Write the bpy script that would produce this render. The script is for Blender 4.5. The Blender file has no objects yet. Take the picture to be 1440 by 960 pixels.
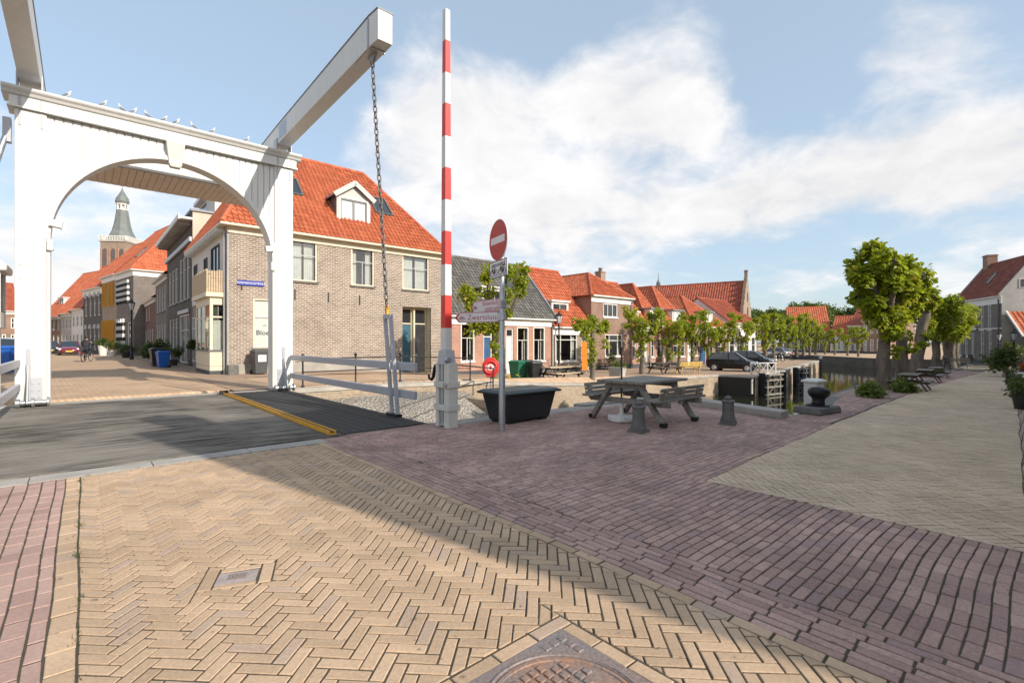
import bpy, bmesh, math, random
import numpy as np
from mathutils import Vector, Matrix
from mathutils.geometry import delaunay_2d_cdt

random.seed(7)
SC = bpy.context.scene
COL = SC.collection
F, CX, CY, EYE = 680.0, 720.0, 480.0, 1.4
ANG = math.radians(41.6)
UX, UY = math.cos(ANG), math.sin(ANG)
R = math.radians

def smooth(a, b, x):
    t = max(0.0, min(1.0, (x - a) / (b - a)))
    return t * t * (3 - 2 * t)
def zn(u): return -0.85 * smooth(9, 60, u)
def zf(u): return -0.70 * smooth(7.5, 21, u) - 0.12 * smooth(21, 36, u)
def W(u, v, z=0.0): return Vector((u * UX - v * UY, u * UY + v * UX, z))
def UV(x, y): return (x * UX + y * UY, -x * UY + y * UX)
def G(px, py, side='n', dz=0.0):
    """ground point of the place seen at a photograph pixel"""
    z = 0.0
    for _ in range(25):
        Y = F * (EYE - z) / (py - CY)
        u, v = UV((px - CX) / F * Y, Y)
        z = 0.5 * z + 0.5 * (zn(u) if side == 'n' else zf(u))
    return u, v, z
def PV(px, v):
    k = (px - CX) / F
    Y = v / (UX - UY * k)
    return Y * (UY + UX * k)
def PY(px, Y): return ((px - CX) / F * Y, Y)

# ------------------------------------------------------------------ mesh builder
class MB:
    def __init__(self, M=None):
        self.v, self.f, self.t = [], [], []
        self.M = M or Matrix.Identity(4)
        self.tint = 0.5
    def add(self, pts, faces):
        n = len(self.v)
        M = self.M
        self.v.extend([tuple(M @ Vector(p)) for p in pts])
        for f in faces:
            self.f.append(tuple(i + n for i in f)); self.t.append(self.tint)
    def box(self, x0, x1, y0, y1, z0, z1):
        self.add([(x0,y0,z0),(x1,y0,z0),(x1,y1,z0),(x0,y1,z0),(x0,y0,z1),(x1,y0,z1),(x1,y1,z1),(x0,y1,z1)],
                 [(0,3,2,1),(4,5,6,7),(0,1,5,4),(1,2,6,5),(2,3,7,6),(3,0,4,7)])
        return self
    def cbox(self, c, s, rot=None):
        x, y, z = s[0]/2, s[1]/2, s[2]/2
        rot = rot or Matrix.Identity(3)
        c = Vector(c)
        p = [c + rot @ Vector(q) for q in [(-x,-y,-z),(x,-y,-z),(x,y,-z),(-x,y,-z),(-x,-y,z),(x,-y,z),(x,y,z),(-x,y,z)]]
        self.add(p, [(0,3,2,1),(4,5,6,7),(0,1,5,4),(1,2,6,5),(2,3,7,6),(3,0,4,7)])
        return self
    def taper(self, x0, x1, y0, y1, z0, X0, X1, Y0, Y1, z1):
        self.add([(x0,y0,z0),(x1,y0,z0),(x1,y1,z0),(x0,y1,z0),(X0,Y0,z1),(X1,Y0,z1),(X1,Y1,z1),(X0,Y1,z1)],
                 [(0,3,2,1),(4,5,6,7),(0,1,5,4),(1,2,6,5),(2,3,7,6),(3,0,4,7)])
        return self
    def bar(self, p, q, w, h, up=(0,0,1)):
        p, q = Vector(p), Vector(q)
        d = (q - p).normalized(); up = Vector(up)
        s = d.cross(up)
        if s.length < 1e-4: s = d.cross(Vector((1,0,0)))
        s.normalize(); t = s.cross(d)
        a = [(-1,-1),(1,-1),(1,1),(-1,1)]
        P = [p + s*i*w/2 + t*j*h/2 for i,j in a] + [q + s*i*w/2 + t*j*h/2 for i,j in a]
        self.add(P, [(3,2,1,0),(4,5,6,7),(0,1,5,4),(1,2,6,5),(2,3,7,6),(3,0,4,7)])
        return self
    def tube(self, pts, rad, n=8, cap=True, jit=0.0):
        pts = [Vector(p) for p in pts]
        if not isinstance(rad, (list, tuple)): rad = [rad]*len(pts)
        P, Fs = [], []
        ref = None
        for i, p in enumerate(pts):
            d = (pts[min(i+1,len(pts)-1)] - pts[max(i-1,0)]).normalized()
            if ref is None:
                ref = Vector((0,0,1)) if abs(d.z) < .9 else Vector((1,0,0))
            s = d.cross(ref).normalized(); t = s.cross(d).normalized(); ref = t
            for k in range(n):
                a = 2*math.pi*k/n
                r = rad[i]*(1 + (random.uniform(-jit,jit) if jit else 0))
                P.append(p + (s*math.cos(a) + t*math.sin(a))*r)
        m = len(pts)
        for i in range(m-1):
            for k in range(n):
                a, b = i*n+k, i*n+(k+1)%n
                Fs.append((a, b, b+n, a+n))
        if cap:
            Fs.append(tuple(range(n-1,-1,-1))); Fs.append(tuple((m-1)*n+k for k in range(n)))
        self.add(P, Fs)
        return self
    def lathe(self, prof, n=16, c=(0,0,0), sx=1.0, sy=1.0, a0=0.0):
        P, Fs = [], []
        for r, z in prof:
            for k in range(n):
                a = a0 + 2*math.pi*k/n
                P.append((c[0]+r*sx*math.cos(a), c[1]+r*sy*math.sin(a), c[2]+z))
        m = len(prof)
        for i in range(m-1):
            for k in range(n):
                a, b = i*n+k, i*n+(k+1)%n
                Fs.append((a, b, b+n, a+n))
        Fs.append(tuple(range(n-1,-1,-1))); Fs.append(tuple((m-1)*n+k for k in range(n)))
        self.add(P, Fs)
        return self
    def prism(self, poly, ax, lo, hi):
        """poly in the two other axes, extruded along ax ('x','y','z')"""
        n = len(poly)
        def mk(a, b, h):
            return {'z': (a,b,h), 'y': (a,h,b), 'x': (h,a,b)}[ax]
        P = [mk(a,b,lo) for a,b in poly] + [mk(a,b,hi) for a,b in poly]
        Fs = [tuple(range(n-1,-1,-1)), tuple(range(n,2*n))]
        for i in range(n):
            j = (i+1)%n
            Fs.append((i,j,j+n,i+n))
        self.add(P, Fs)
        return self
    def torus(self, c, Rr, r, axis='y', n=24, m=6, sx=1, sz=1):
        P, Fs = [], []
        for i in range(n):
            a = 2*math.pi*i/n
            for k in range(m):
                b = 2*math.pi*k/m
                x = (Rr + r*math.cos(b))*math.cos(a)*sx; y = (Rr + r*math.cos(b))*math.sin(a)*sz; z = r*math.sin(b)
                q = {'y': (x,z,y), 'z': (x,y,z), 'x': (z,x,y)}[axis]
                P.append((c[0]+q[0], c[1]+q[1], c[2]+q[2]))
        for i in range(n):
            for k in range(m):
                a = i*m+k; b = i*m+(k+1)%m; c2 = ((i+1)%n)*m+(k+1)%m; d = ((i+1)%n)*m+k
                Fs.append((a,b,c2,d))
        self.add(P, Fs)
        return self
    def poly(self, *pts):
        self.add(pts, [tuple(range(len(pts)))])
        return self
    def mesh(self, name, mat=None, smooth_=False, fix=True, tint=False):
        me = bpy.data.meshes.new(name)
        me.from_pydata(self.v, [], self.f)
        if tint:
            a = me.attributes.new('tint', 'FLOAT', 'FACE')
            a.data.foreach_set('value', self.t)
        if fix:
            bm = bmesh.new(); bm.from_mesh(me)
            bmesh.ops.recalc_face_normals(bm, faces=bm.faces)
            bm.to_mesh(me); bm.free()
        if mat: me.materials.append(mat)
        if smooth_ is True:
            me.polygons.foreach_set('use_smooth', [True]*len(me.polygons))
        elif smooth_:
            me.polygons.foreach_set('use_smooth', [True]*len(me.polygons))
            me.set_sharp_from_angle(angle=math.radians(smooth_))
        me.update()
        return me
    def build(self, name, mat, parent=None, smooth_=False, bevel=0, fix=True, tint=False, seg=2):
        o = bpy.data.objects.new(name, self.mesh(name, mat, smooth_, fix, tint))
        COL.objects.link(o)
        if parent is not None: o.parent = parent
        if bevel:
            b = o.modifiers.new('bevel', 'BEVEL'); b.width = bevel; b.segments = seg
            b.limit_method = 'ANGLE'; b.angle_limit = R(40)
        return o

def tag(o, label=None, cat=None, group=None, kind=None):
    if label: o['label'] = label
    if cat: o['category'] = cat
    if group: o['group'] = group
    if kind: o['kind'] = kind
    return o
def empty(name, loc, rz=0.0, label=None, cat=None, group=None):
    o = bpy.data.objects.new(name, None); COL.objects.link(o)
    o.location = loc; o.rotation_euler = (0, 0, rz); o.empty_display_size = .2
    return tag(o, label, cat, group)
def kids(o): return [c for c in COL.objects if c.parent is o] if False else list(o.children)
def dup(o, loc=None, rz=None, label=None, scale=None, parent=None):
    c = o.copy(); COL.objects.link(c)
    if parent is not None: c.parent = parent
    for ch in o.children: dup(ch, parent=c)
    if loc is not None: c.location = loc
    if rz is not None: c.rotation_euler = (0, 0, rz)
    if scale is not None: c.scale = (scale,)*3 if not isinstance(scale, tuple) else scale
    if label: c['label'] = label
    return c
def structure(name, mb, mat, **k):
    return tag(mb.build(name, mat, **k), kind='structure')

def text_mesh(body, size, depth=.004, align='CENTER', spacing=1.0, lines=1.0):
    cu = bpy.data.curves.new('lettering', 'FONT')
    cu.body = body; cu.size = size; cu.extrude = depth; cu.align_x = align; cu.align_y = 'CENTER'
    cu.space_character = spacing; cu.space_line = lines; cu.resolution_u = 3
    ob = bpy.data.objects.new('lettering', cu); COL.objects.link(ob)
    dg = bpy.context.evaluated_depsgraph_get(); dg.update()
    me = bpy.data.meshes.new_from_object(ob.evaluated_get(dg), depsgraph=dg)
    bpy.data.objects.remove(ob); bpy.data.curves.remove(cu)
    me.materials.clear()
    return me
def lettering(body, size, mat, parent, M, name='lettering', bold=0.0, **k):
    me = text_mesh(body, size, **k)
    me.transform(M); me.materials.append(mat)
    o = bpy.data.objects.new(name, me); COL.objects.link(o); o.parent = parent
    return o

def skin_mesh(name, verts, edges, radii, sub=2, root=0):
    me = bpy.data.meshes.new(name); me.from_pydata(verts, edges, [])
    ob = bpy.data.objects.new(name, me); COL.objects.link(ob)
    ob.modifiers.new('skin', 'SKIN'); s = ob.modifiers.new('sub', 'SUBSURF'); s.levels = sub; s.render_levels = sub
    for i, r in enumerate(radii):
        d = me.skin_vertices[0].data[i]
        d.radius = r if isinstance(r, tuple) else (r, r)
        d.use_root = (i == root)
    dg = bpy.context.evaluated_depsgraph_get(); dg.update()
    out = bpy.data.meshes.new_from_object(ob.evaluated_get(dg), depsgraph=dg)
    bpy.data.objects.remove(ob); bpy.data.meshes.remove(me)
    out.polygons.foreach_set('use_smooth', [True]*len(out.polygons))
    return out
def link_mesh(name, me, mat, parent=None):
    me.materials.clear(); me.materials.append(mat)
    o = bpy.data.objects.new(name, me); COL.objects.link(o)
    if parent is not None: o.parent = parent
    return o

# ------------------------------------------------------------------ materials
class NT:
    def __init__(self, m):
        m.use_nodes = True
        self.m = m; self.n = m.node_tree.nodes; self.l = m.node_tree.links
        self.b = self.n['Principled BSDF']
    def new(self, t, **k):
        n = self.n.new(t)
        for a, v in k.items(): setattr(n, a, v)
        return n
    def link(self, a, b): self.l.new(a, b)
    def math(self, op, a, b=None, c=None):
        n = self.new('ShaderNodeMath', operation=op)
        for i, x in enumerate((a, b, c)):
            if x is None: continue
            if isinstance(x, (int, float)): n.inputs[i].default_value = x
            else: self.link(x, n.inputs[i])
        return n.outputs[0]
    def obj(self): return self.new('ShaderNodeTexCoord').outputs['Object']
    def noise(self, vec, scale, detail=4, rough=.6):
        n = self.new('ShaderNodeTexNoise'); n.inputs['Scale'].default_value = scale
        n.inputs['Detail'].default_value = detail; n.inputs['Roughness'].default_value = rough
        self.link(vec, n.inputs['Vector']); return n.outputs['Fac']
    def mapr(self, x, a, b, c, d):
        n = self.new('ShaderNodeMapRange'); self.link(x, n.inputs[0])
        for i, q in enumerate((a, b, c, d)): n.inputs[i+1].default_value = q
        return n.outputs[0]
    def mix(self, f, a, b, blend='MIX'):
        n = self.new('ShaderNodeMix', data_type='RGBA', blend_type=blend)
        for s, x in ((n.inputs['Factor'], f), (n.inputs[6], a), (n.inputs[7], b)):
            if isinstance(x, (int, float)): s.default_value = x
            elif isinstance(x, tuple): s.default_value = (*x, 1)[:4]
            else: self.link(x, s)
        return n.outputs[2]
    def bump(self, h, strength=.3, dist=.02):
        n = self.new('ShaderNodeBump'); n.inputs['Strength'].default_value = strength; n.inputs['Distance'].default_value = dist
        self.link(h, n.inputs['Height']); self.link(n.outputs[0], self.b.inputs['Normal'])
    def gray(self, x):
        n = self.new('ShaderNodeCombineColor')
        for i in range(3): self.link(x, n.inputs[i])
        return n.outputs[0]
    def val(self, col, f):
        return self.mix(1.0, col, self.gray(f), 'MULTIPLY')
def newmat(name):
    m = bpy.data.materials.new(name); return NT(m)

def M_plain(name, col, rough=.6, metal=0, var=.15, scale=3.0, fine=40.0, bump=.1, spec=.5, stretch=None):
    t = newmat(name)
    v = t.obj()
    if stretch:
        mp = t.new('ShaderNodeMapping'); mp.inputs['Scale'].default_value = stretch; t.link(v, mp.inputs['Vector']); v = mp.outputs[0]
    a = t.noise(v, scale, 5); b = t.noise(v, fine, 3)
    f = t.math('ADD', t.mapr(a, .3, .7, 1-var, 1+var*.6), t.mapr(b, .3, .7, -var*.4, var*.4))
    t.link(t.val(col, f), t.b.inputs['Base Color'])
    t.link(t.mapr(a, .3, .7, max(.02, rough-.08), min(1, rough+.08)), t.b.inputs['Roughness'])
    t.b.inputs['Metallic'].default_value = metal; t.b.inputs['Specular IOR Level'].default_value = spec
    if bump: t.bump(b, bump, .01)
    return t.m

def M_brick(name, c1, c2, mortar, bw=.22, bh=.075, ms=.012, var=.25, bump=.35, mode='wall', rot=0.0, moss=0.0, stain=0.0):
    t = newmat(name); v = t.obj()
    if mode == 'wall':
        s = t.new('ShaderNodeSeparateXYZ'); t.link(v, s.inputs[0])
        c = t.new('ShaderNodeCombineXYZ'); t.link(t.math('ADD', s.outputs[0], s.outputs[1]), c.inputs[0]); t.link(s.outputs[2], c.inputs[1]); vv = c.outputs[0]
    else:
        mp = t.new('ShaderNodeMapping'); mp.inputs['Rotation'].default_value = (0, 0, rot); t.link(v, mp.inputs['Vector']); vv = mp.outputs[0]
    br = t.new('ShaderNodeTexBrick'); t.link(vv, br.inputs['Vector'])
    br.inputs['Scale'].default_value = 1; br.inputs['Brick Width'].default_value = bw; br.inputs['Row Height'].default_value = bh
    br.inputs['Mortar Size'].default_value = ms; br.inputs['Mortar Smooth'].default_value = .3
    br.inputs['Color1'].default_value = (*c1, 1); br.inputs['Color2'].default_value = (*c2, 1); br.inputs['Mortar'].default_value = (*mortar, 1)
    n1 = t.noise(v, .7, 5); n2 = t.noise(v, 9, 4)
    f = t.math('ADD', t.mapr(n1, .3, .7, 1-var, 1+var*.5), t.mapr(n2, .3, .7, -var*.5, var*.5))
    col = t.val(br.outputs['Color'], f)
    if moss:
        col = t.mix(t.mapr(t.noise(v, 1.7, 6, .7), .55, .75, 0, moss), col, (.05, .06, .025))
    if stain:
        col = t.mix(t.mapr(t.noise(v, .35, 6, .65), .5, .8, 0, stain), col, (.12, .105, .09))
    t.link(col, t.b.inputs['Base Color']); t.b.inputs['Roughness'].default_value = .85; t.b.inputs['Specular IOR Level'].default_value = .25
    h = t.math('ADD', t.math('MULTIPLY', br.outputs['Fac'], -1.0), t.math('MULTIPLY', n2, .5))
    t.bump(h, bump, .012)
    return t.m

def M_tint(name, ca, cb, var=.2, rough=.8, scale=2.5, fine=60, bump=.25, moss=0.0, mosscol=(.06,.06,.03), third=None, spec=.3, dirt=0.0):
    """colour between ca and cb by the piece's own tint (each tile or paver fired a little differently)"""
    t = newmat(name); v = t.obj()
    a = t.new('ShaderNodeAttribute', attribute_name='tint').outputs['Fac']
    col = t.mix(a, ca, cb)
    if third: col = t.mix(t.mapr(a, .86, .9, 0, 1), col, third)
    n1 = t.noise(v, scale, 5); n2 = t.noise(v, fine, 4)
    f = t.math('ADD', t.mapr(n1, .3, .7, 1-var, 1+var*.5), t.mapr(n2, .3, .7, -var*.6, var*.6))
    col = t.val(col, f)
    if dirt:
        sp = t.noise(v, 17, 2, .4)
        col = t.mix(t.mapr(sp, .69, .74, 0, dirt), col, (.06,.05,.04))
        col = t.mix(t.mapr(t.noise(v, .5, 6, .7), .52, .72, 0, dirt*.55), col, (.15,.12,.095))
        col = t.mix(t.mapr(t.noise(v, .33, 5, .6), .56, .75, 0, dirt*.5), col, (.62,.50,.38))
    if moss: col = t.mix(t.mapr(t.noise(v, .9, 7, .75), .56, .72, 0, moss), col, mosscol)
    t.link(col, t.b.inputs['Base Color']); t.b.inputs['Roughness'].default_value = rough; t.b.inputs['Specular IOR Level'].default_value = spec
    t.bump(n2, bump, .006)
    return t.m

def M_leaf(name, ca, cb, trans=.35, warm=False):
    t = newmat(name)
    a = t.new('ShaderNodeAttribute', attribute_name='tint').outputs['Fac']
    col = t.mix(a, ca, cb)
    if warm: col = t.mix(t.mapr(a, .80, .92, 0, .75), col, (.50,.33,.04))
    t.link(col, t.b.inputs['Base Color']); t.b.inputs['Roughness'].default_value = .4; t.b.inputs['Specular IOR Level'].default_value = .35
    tr = t.new('ShaderNodeBsdfTranslucent'); t.link(t.mix(.5, col, (.55, .58, .04)), tr.inputs['Color'])
    mx = t.new('ShaderNodeMixShader'); mx.inputs[0].default_value = trans
    t.link(t.b.outputs[0], mx.inputs[1]); t.link(tr.outputs[0], mx.inputs[2])
    t.link(mx.outputs[0], t.n['Material Output'].inputs['Surface'])
    return t.m

def M_glass(name, tint=(.85,.9,.9)):
    t = newmat(name)
    tr = t.new('ShaderNodeBsdfTransparent'); tr.inputs[0].default_value = (*tint, 1)
    gl = t.new('ShaderNodeBsdfGlossy'); gl.inputs['Roughness'].default_value = .02
    lw = t.new('ShaderNodeFresnel'); lw.inputs['IOR'].default_value = 1.6
    mx = t.new('ShaderNodeMixShader')
    t.link(t.math('ADD', t.math('MULTIPLY', lw.outputs[0], .95), .08), mx.inputs[0])
    t.link(tr.outputs[0], mx.inputs[1]); t.link(gl.outputs[0], mx.inputs[2])
    t.link(mx.outputs[0], t.n['Material Output'].inputs['Surface'])
    return t.m

def M_shiny(name, col, rough=.08, metal=0, coat=0.0, spec=.5):
    t = newmat(name)
    n = t.noise(t.obj(), 5, 3)
    t.link(t.val(col, t.mapr(n, .3, .7, .9, 1.1)), t.b.inputs['Base Color'])
    t.b.inputs['Roughness'].default_value = rough; t.b.inputs['Metallic'].default_value = metal
    t.b.inputs['Coat Weight'].default_value = coat; t.b.inputs['Specular IOR Level'].default_value = spec
    return t.m

def M_painted(name, col, amt=1.0):
    """outdoor paint: rain streaks and grime, a few rusty flecks"""
    t = newmat(name); v = t.obj()
    mp = t.new('ShaderNodeMapping'); mp.inputs['Scale'].default_value = (7, 7, .5); t.link(v, mp.inputs['Vector'])
    st = t.noise(mp.outputs[0], 1.4, 5, .65); bl = t.noise(v, 1.1, 5); fl = t.noise(v, 23, 3)
    c = t.val(col, t.math('ADD', t.mapr(bl, .3, .7, .95, 1.03), t.mapr(st, .35, .7, .03, -.05)))
    c = t.mix(t.mapr(t.math('MULTIPLY', st, bl), .32, .45, 0, .35*amt), c, (.40,.36,.29))
    c = t.mix(t.mapr(fl, .72, .78, 0, .45*amt), c, (.33,.24,.16))
    t.link(c, t.b.inputs['Base Color']); t.b.inputs['Roughness'].default_value = .45; t.bump(fl, .05, .01)
    return t.m
def M_tintless():
    t = newmat('joint_sand'); v = t.obj()
    col = t.mix(t.mapr(t.noise(v, 2.2, 6, .7), .45, .65, 0, .8), (.078,.062,.046), (.052,.056,.028))
    t.link(t.val(col, t.mapr(t.noise(v, 55, 3), .3, .7, .7, 1.3)), t.b.inputs['Base Color']); t.b.inputs['Roughness'].default_value = .95
    return t.m
m_white   = M_painted('white_paint', (.655,.645,.615))
m_white2  = M_plain('white_joinery', (.69,.68,.64), .5, var=.06, bump=.03)
m_cream   = M_plain('cream_paint', (.66,.58,.43), .5, var=.08, bump=.05)
m_soffit  = M_plain('soffit_boards', (.56,.48,.41), .7, var=.1)
m_grey    = M_plain('grey_paint', (.42,.43,.46), .45, var=.08, bump=.05)
m_dgrey   = M_plain('dark_grey_paint', (.10,.11,.12), .5, var=.12)
m_galv    = M_plain('galvanised_steel', (.42,.44,.46), .4, .75, var=.2, scale=14, fine=80, bump=.05)
m_iron    = M_plain('black_iron', (.018,.018,.02), .5, .3, var=.25, bump=.15)
m_chain   = M_plain('weathered_chain', (.17,.16,.15), .55, .5, var=.3, scale=9)
m_black   = M_plain('black_plastic', (.022,.024,.026), .38, var=.18, bump=.05)
m_rubber  = M_plain('black_rubber', (.02,.02,.02), .7, var=.15)
m_red     = M_painted('red_paint', (.64,.04,.032), .3)
m_signred = M_plain('sign_red', (.44,.035,.03), .5, var=.12, scale=8, bump=.02)
m_letred  = M_plain('sign_letter_red', (.42,.04,.09), .5, var=.05, bump=0)
m_signwh  = M_plain('sign_white', (.66,.66,.67), .4, var=.06, bump=.01)
m_yellow  = M_plain('yellow_paint', (.72,.36,.02), .5, var=.18, scale=9, fine=60)
m_wood    = M_plain('weathered_wood', (.25,.23,.20), .8, var=.35, scale=3, fine=22, bump=.3, stretch=(1,5,5))
m_woodlt  = M_plain('pale_wood', (.55,.43,.29), .7, var=.25, scale=3, fine=25, bump=.2, stretch=(1,6,6))
m_wooddk  = M_plain('dark_wood', (.075,.055,.045), .7, var=.3, scale=3, fine=22, bump=.2)
m_woodye  = M_plain('yellow_wood', (.62,.42,.10), .6, var=.15, bump=.1)
m_stone   = M_plain('bluestone', (.14,.135,.125), .8, var=.35, scale=5, fine=50, bump=.35)
m_stonelt = M_plain('pale_stone', (.42,.39,.34), .85, var=.25, scale=2, fine=40, bump=.3)
m_concrete= M_plain('concrete', (.36,.335,.30), .85, var=.25, scale=2, fine=50, bump=.3)
m_render  = M_plain('grey_render', (.42,.405,.38), .85, var=.22, scale=.9, fine=18, bump=.2)
m_renderw = M_plain('white_render', (.66,.64,.60), .8, var=.1, scale=.9, fine=18, bump=.1)
m_renderb = M_plain('beige_render', (.58,.50,.40), .85, var=.12, scale=.9, fine=18, bump=.1)
m_plinth  = M_plain('dark_plinth', (.07,.075,.08), .8, var=.2, bump=.2)
m_blue    = M_plain('blue_plastic', (.012,.11,.46), .4, var=.1)
m_green   = M_plain('green_plastic', (.012,.14,.075), .45, var=.12)
m_lidgr   = M_plain('faded_green_plastic', (.022,.042,.045), .42, var=.15, bump=.03)
m_bark    = M_plain('lime_bark', (.17,.142,.11), .9, var=.5, scale=5, fine=35, bump=.7, stretch=(1,1,.35))
m_soil    = M_plain('soil', (.06,.045,.03), .95, var=.3, bump=.5)
m_lead    = M_plain('lead_sheet', (.22,.235,.25), .55, .2, var=.15, scale=2, bump=.05)
m_zinc    = M_plain('zinc_cladding', (.30,.31,.32), .5, .2, var=.12)
m_slate   = M_plain('spire_slate', (.16,.18,.175), .75, var=.25, scale=.5, fine=6, bump=.3)
m_spot    = M_plain('dark_shutter', (.03,.03,.032), .5)
m_orange  = M_plain('orange_door_paint', (.62,.20,.02), .45, var=.06, bump=.02)
m_ochre   = M_plain('ochre_shutter_paint', (.60,.30,.03), .5, var=.06)
m_bluedr  = M_plain('blue_door_paint', (.03,.10,.22), .45, var=.08)
m_tealdr  = M_plain('teal_door_paint', (.03,.11,.16), .45, var=.08)
m_curtain = M_plain('net_curtain', (.62,.60,.56), .9, var=.12, scale=2, fine=12, bump=0)
m_skin    = M_plain('skin', (.5,.3,.22), .6, var=.05, bump=0)
m_jacket  = M_plain('dark_jacket', (.022,.024,.03), .8, var=.2)
m_jeans   = M_plain('dark_trousers', (.03,.035,.05), .85, var=.2)
m_hair    = M_plain('brown_hair', (.04,.028,.02), .7)
m_feather = M_plain('pale_plumage', (.55,.58,.62), .7, var=.1)
m_wing    = M_plain('grey_wing', (.16,.18,.21), .7, var=.15)
m_label   = M_plain('white_sticker', (.78,.78,.76), .5, var=.03, bump=0)
m_ink     = M_plain('dark_ink', (.03,.03,.035), .6, bump=0)
m_signblue= M_plain('enamel_blue', (.03,.05,.33), .3, var=.05, bump=0)
m_glass   = M_glass('window_glass')
m_dglass  = M_shiny('dark_window_glass', (.025,.03,.033), .04, spec=.9)
m_frost   = M_plain('frosted_film', (.50,.53,.48), .5, var=.03, bump=0)
m_bulb    = M_shiny('lantern_glass', (.55,.58,.60), .1)
m_carblk  = M_shiny('black_car_paint', (.006,.006,.007), .25, 0, .25, .3)
m_cardk   = M_shiny('dark_blue_car_paint', (.010,.014,.020), .22, 0, .4, .3)
m_carred  = M_shiny('dark_red_car_paint', (.17,.006,.02), .18, 0, 1.0)
m_carsil  = M_shiny('silver_car_paint', (.45,.46,.50), .2, .3, 1.0)
m_carwh   = M_shiny('white_car_paint', (.72,.73,.75), .2, 0, 1.0)
m_carglass= M_shiny('car_window_glass', (.02,.03,.04), .03, spec=1.0)
m_rim     = M_shiny('wheel_rim_metal', (.5,.5,.52), .3, .6)
m_lamp    = M_shiny('lamp_lens', (.7,.72,.74), .1)
m_plate   = M_plain('yellow_number_plate', (.75,.50,.03), .5, var=.03, bump=0)
m_tail    = M_shiny('red_lens', (.5,.01,.01), .2)
m_flower  = M_plain('orange_flowers', (.6,.13,.02), .8, var=.4, scale=20)
m_ylflow  = M_plain('yellow_flowers', (.6,.45,.03), .8, var=.4, scale=20)
m_leaf    = M_leaf('lime_leaf', (.10,.175,.014), (.42,.47,.035), .5, True)
m_leafdk  = M_leaf('dark_leaf', (.022,.05,.012), (.06,.10,.02), .2)
m_leafmid = M_leaf('wood_leaf', (.035,.075,.016), (.085,.14,.03), .25)

m_bk_corner = M_brick('grey_brown_brick', (.30,.23,.18), (.18,.13,.105), (.52,.475,.41), .24, .085, .014, .22)
m_bk_pink   = M_brick('pink_red_brick', (.42,.20,.14), (.34,.155,.11), (.48,.38,.30), .22, .075, .010, .2)
m_bk_brown  = M_brick('brown_red_brick', (.27,.15,.105), (.20,.11,.08), (.36,.30,.25), .22, .075, .010, .22)
m_bk_tan    = M_brick('tan_brick', (.34,.25,.18), (.27,.19,.14), (.44,.38,.32), .22, .075, .010, .2)
m_bk_dark   = M_brick('dark_grey_brick', (.11,.10,.092), (.085,.078,.072), (.16,.15,.14), .22, .075, .010, .2)
m_bk_grey   = M_brick('grey_brick', (.185,.16,.14), (.14,.12,.105), (.25,.235,.22), .22, .075, .010, .2)
m_bk_red    = M_brick('dark_red_brick', (.17,.065,.05), (.13,.05,.04), (.22,.18,.15), .22, .075, .010, .2)
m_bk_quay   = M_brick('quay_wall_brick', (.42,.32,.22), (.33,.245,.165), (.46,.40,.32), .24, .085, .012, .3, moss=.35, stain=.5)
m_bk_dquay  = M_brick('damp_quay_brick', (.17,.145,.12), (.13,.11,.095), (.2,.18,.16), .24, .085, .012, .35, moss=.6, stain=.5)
m_bk_tower  = M_brick('tower_brick', (.30,.215,.16), (.24,.17,.13), (.36,.31,.26), .9, .3, .04, .25)
m_blackwall = M_plain('tarred_wall', (.018,.018,.016), .6, var=.6, scale=1.5, fine=14, bump=.3)

m_tile_or = M_tint('orange_pantile', (.42,.105,.048), (.56,.165,.075), .22, .6, moss=.35, mosscol=(.19,.07,.042))
m_tile_rd = M_tint('red_pantile', (.30,.078,.044), (.42,.12,.065), .2, .65, moss=.4, mosscol=(.14,.055,.035))
m_tile_br = M_tint('brown_red_pantile', (.17,.05,.035), (.25,.08,.05), .2, .7, moss=.4, mosscol=(.1,.045,.035))
m_tile_gy = M_tint('grey_pantile', (.115,.11,.10), (.19,.18,.165), .22, .75, moss=.5, mosscol=(.09,.085,.055))
m_pv_yel  = M_tint('yellow_paver', (.43,.305,.20), (.57,.405,.27), .2, .8, 1.3, 55, .4, third=(.44,.325,.24), dirt=.5)
m_pv_pur  = M_tint('purple_paver', (.36,.228,.195), (.52,.34,.285), .30, .75, 1.3, 55, .4, third=(.35,.235,.215), dirt=.5)
m_pv_pink = M_tint('pink_paver', (.37,.24,.205), (.46,.31,.26), .2, .8, 1.6, 55, .3)
m_pv_gry  = M_tint('buff_paver', (.55,.42,.29), (.64,.50,.365), .2, .8, 1.2, 55, .3)
m_joint   = M_tintless()
m_gr_far  = M_brick('far_street_paving', (.60,.42,.275), (.50,.345,.225), (.32,.225,.15), .2, .09, .008, .2, .2, 'flat', R(-41.6+45), stain=.12)
m_gr_quay = M_brick('quay_paving', (.46,.33,.23), (.36,.25,.175), (.27,.2,.14), .22, .1, .008, .22, .2, 'flat', R(-41.6), moss=.12, stain=.15)
m_gr_near = M_brick('near_paving', (.25,.21,.165), (.20,.165,.13), (.09,.075,.06), .2, .1, .008, .2, .2, 'flat', R(-41.6))
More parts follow.
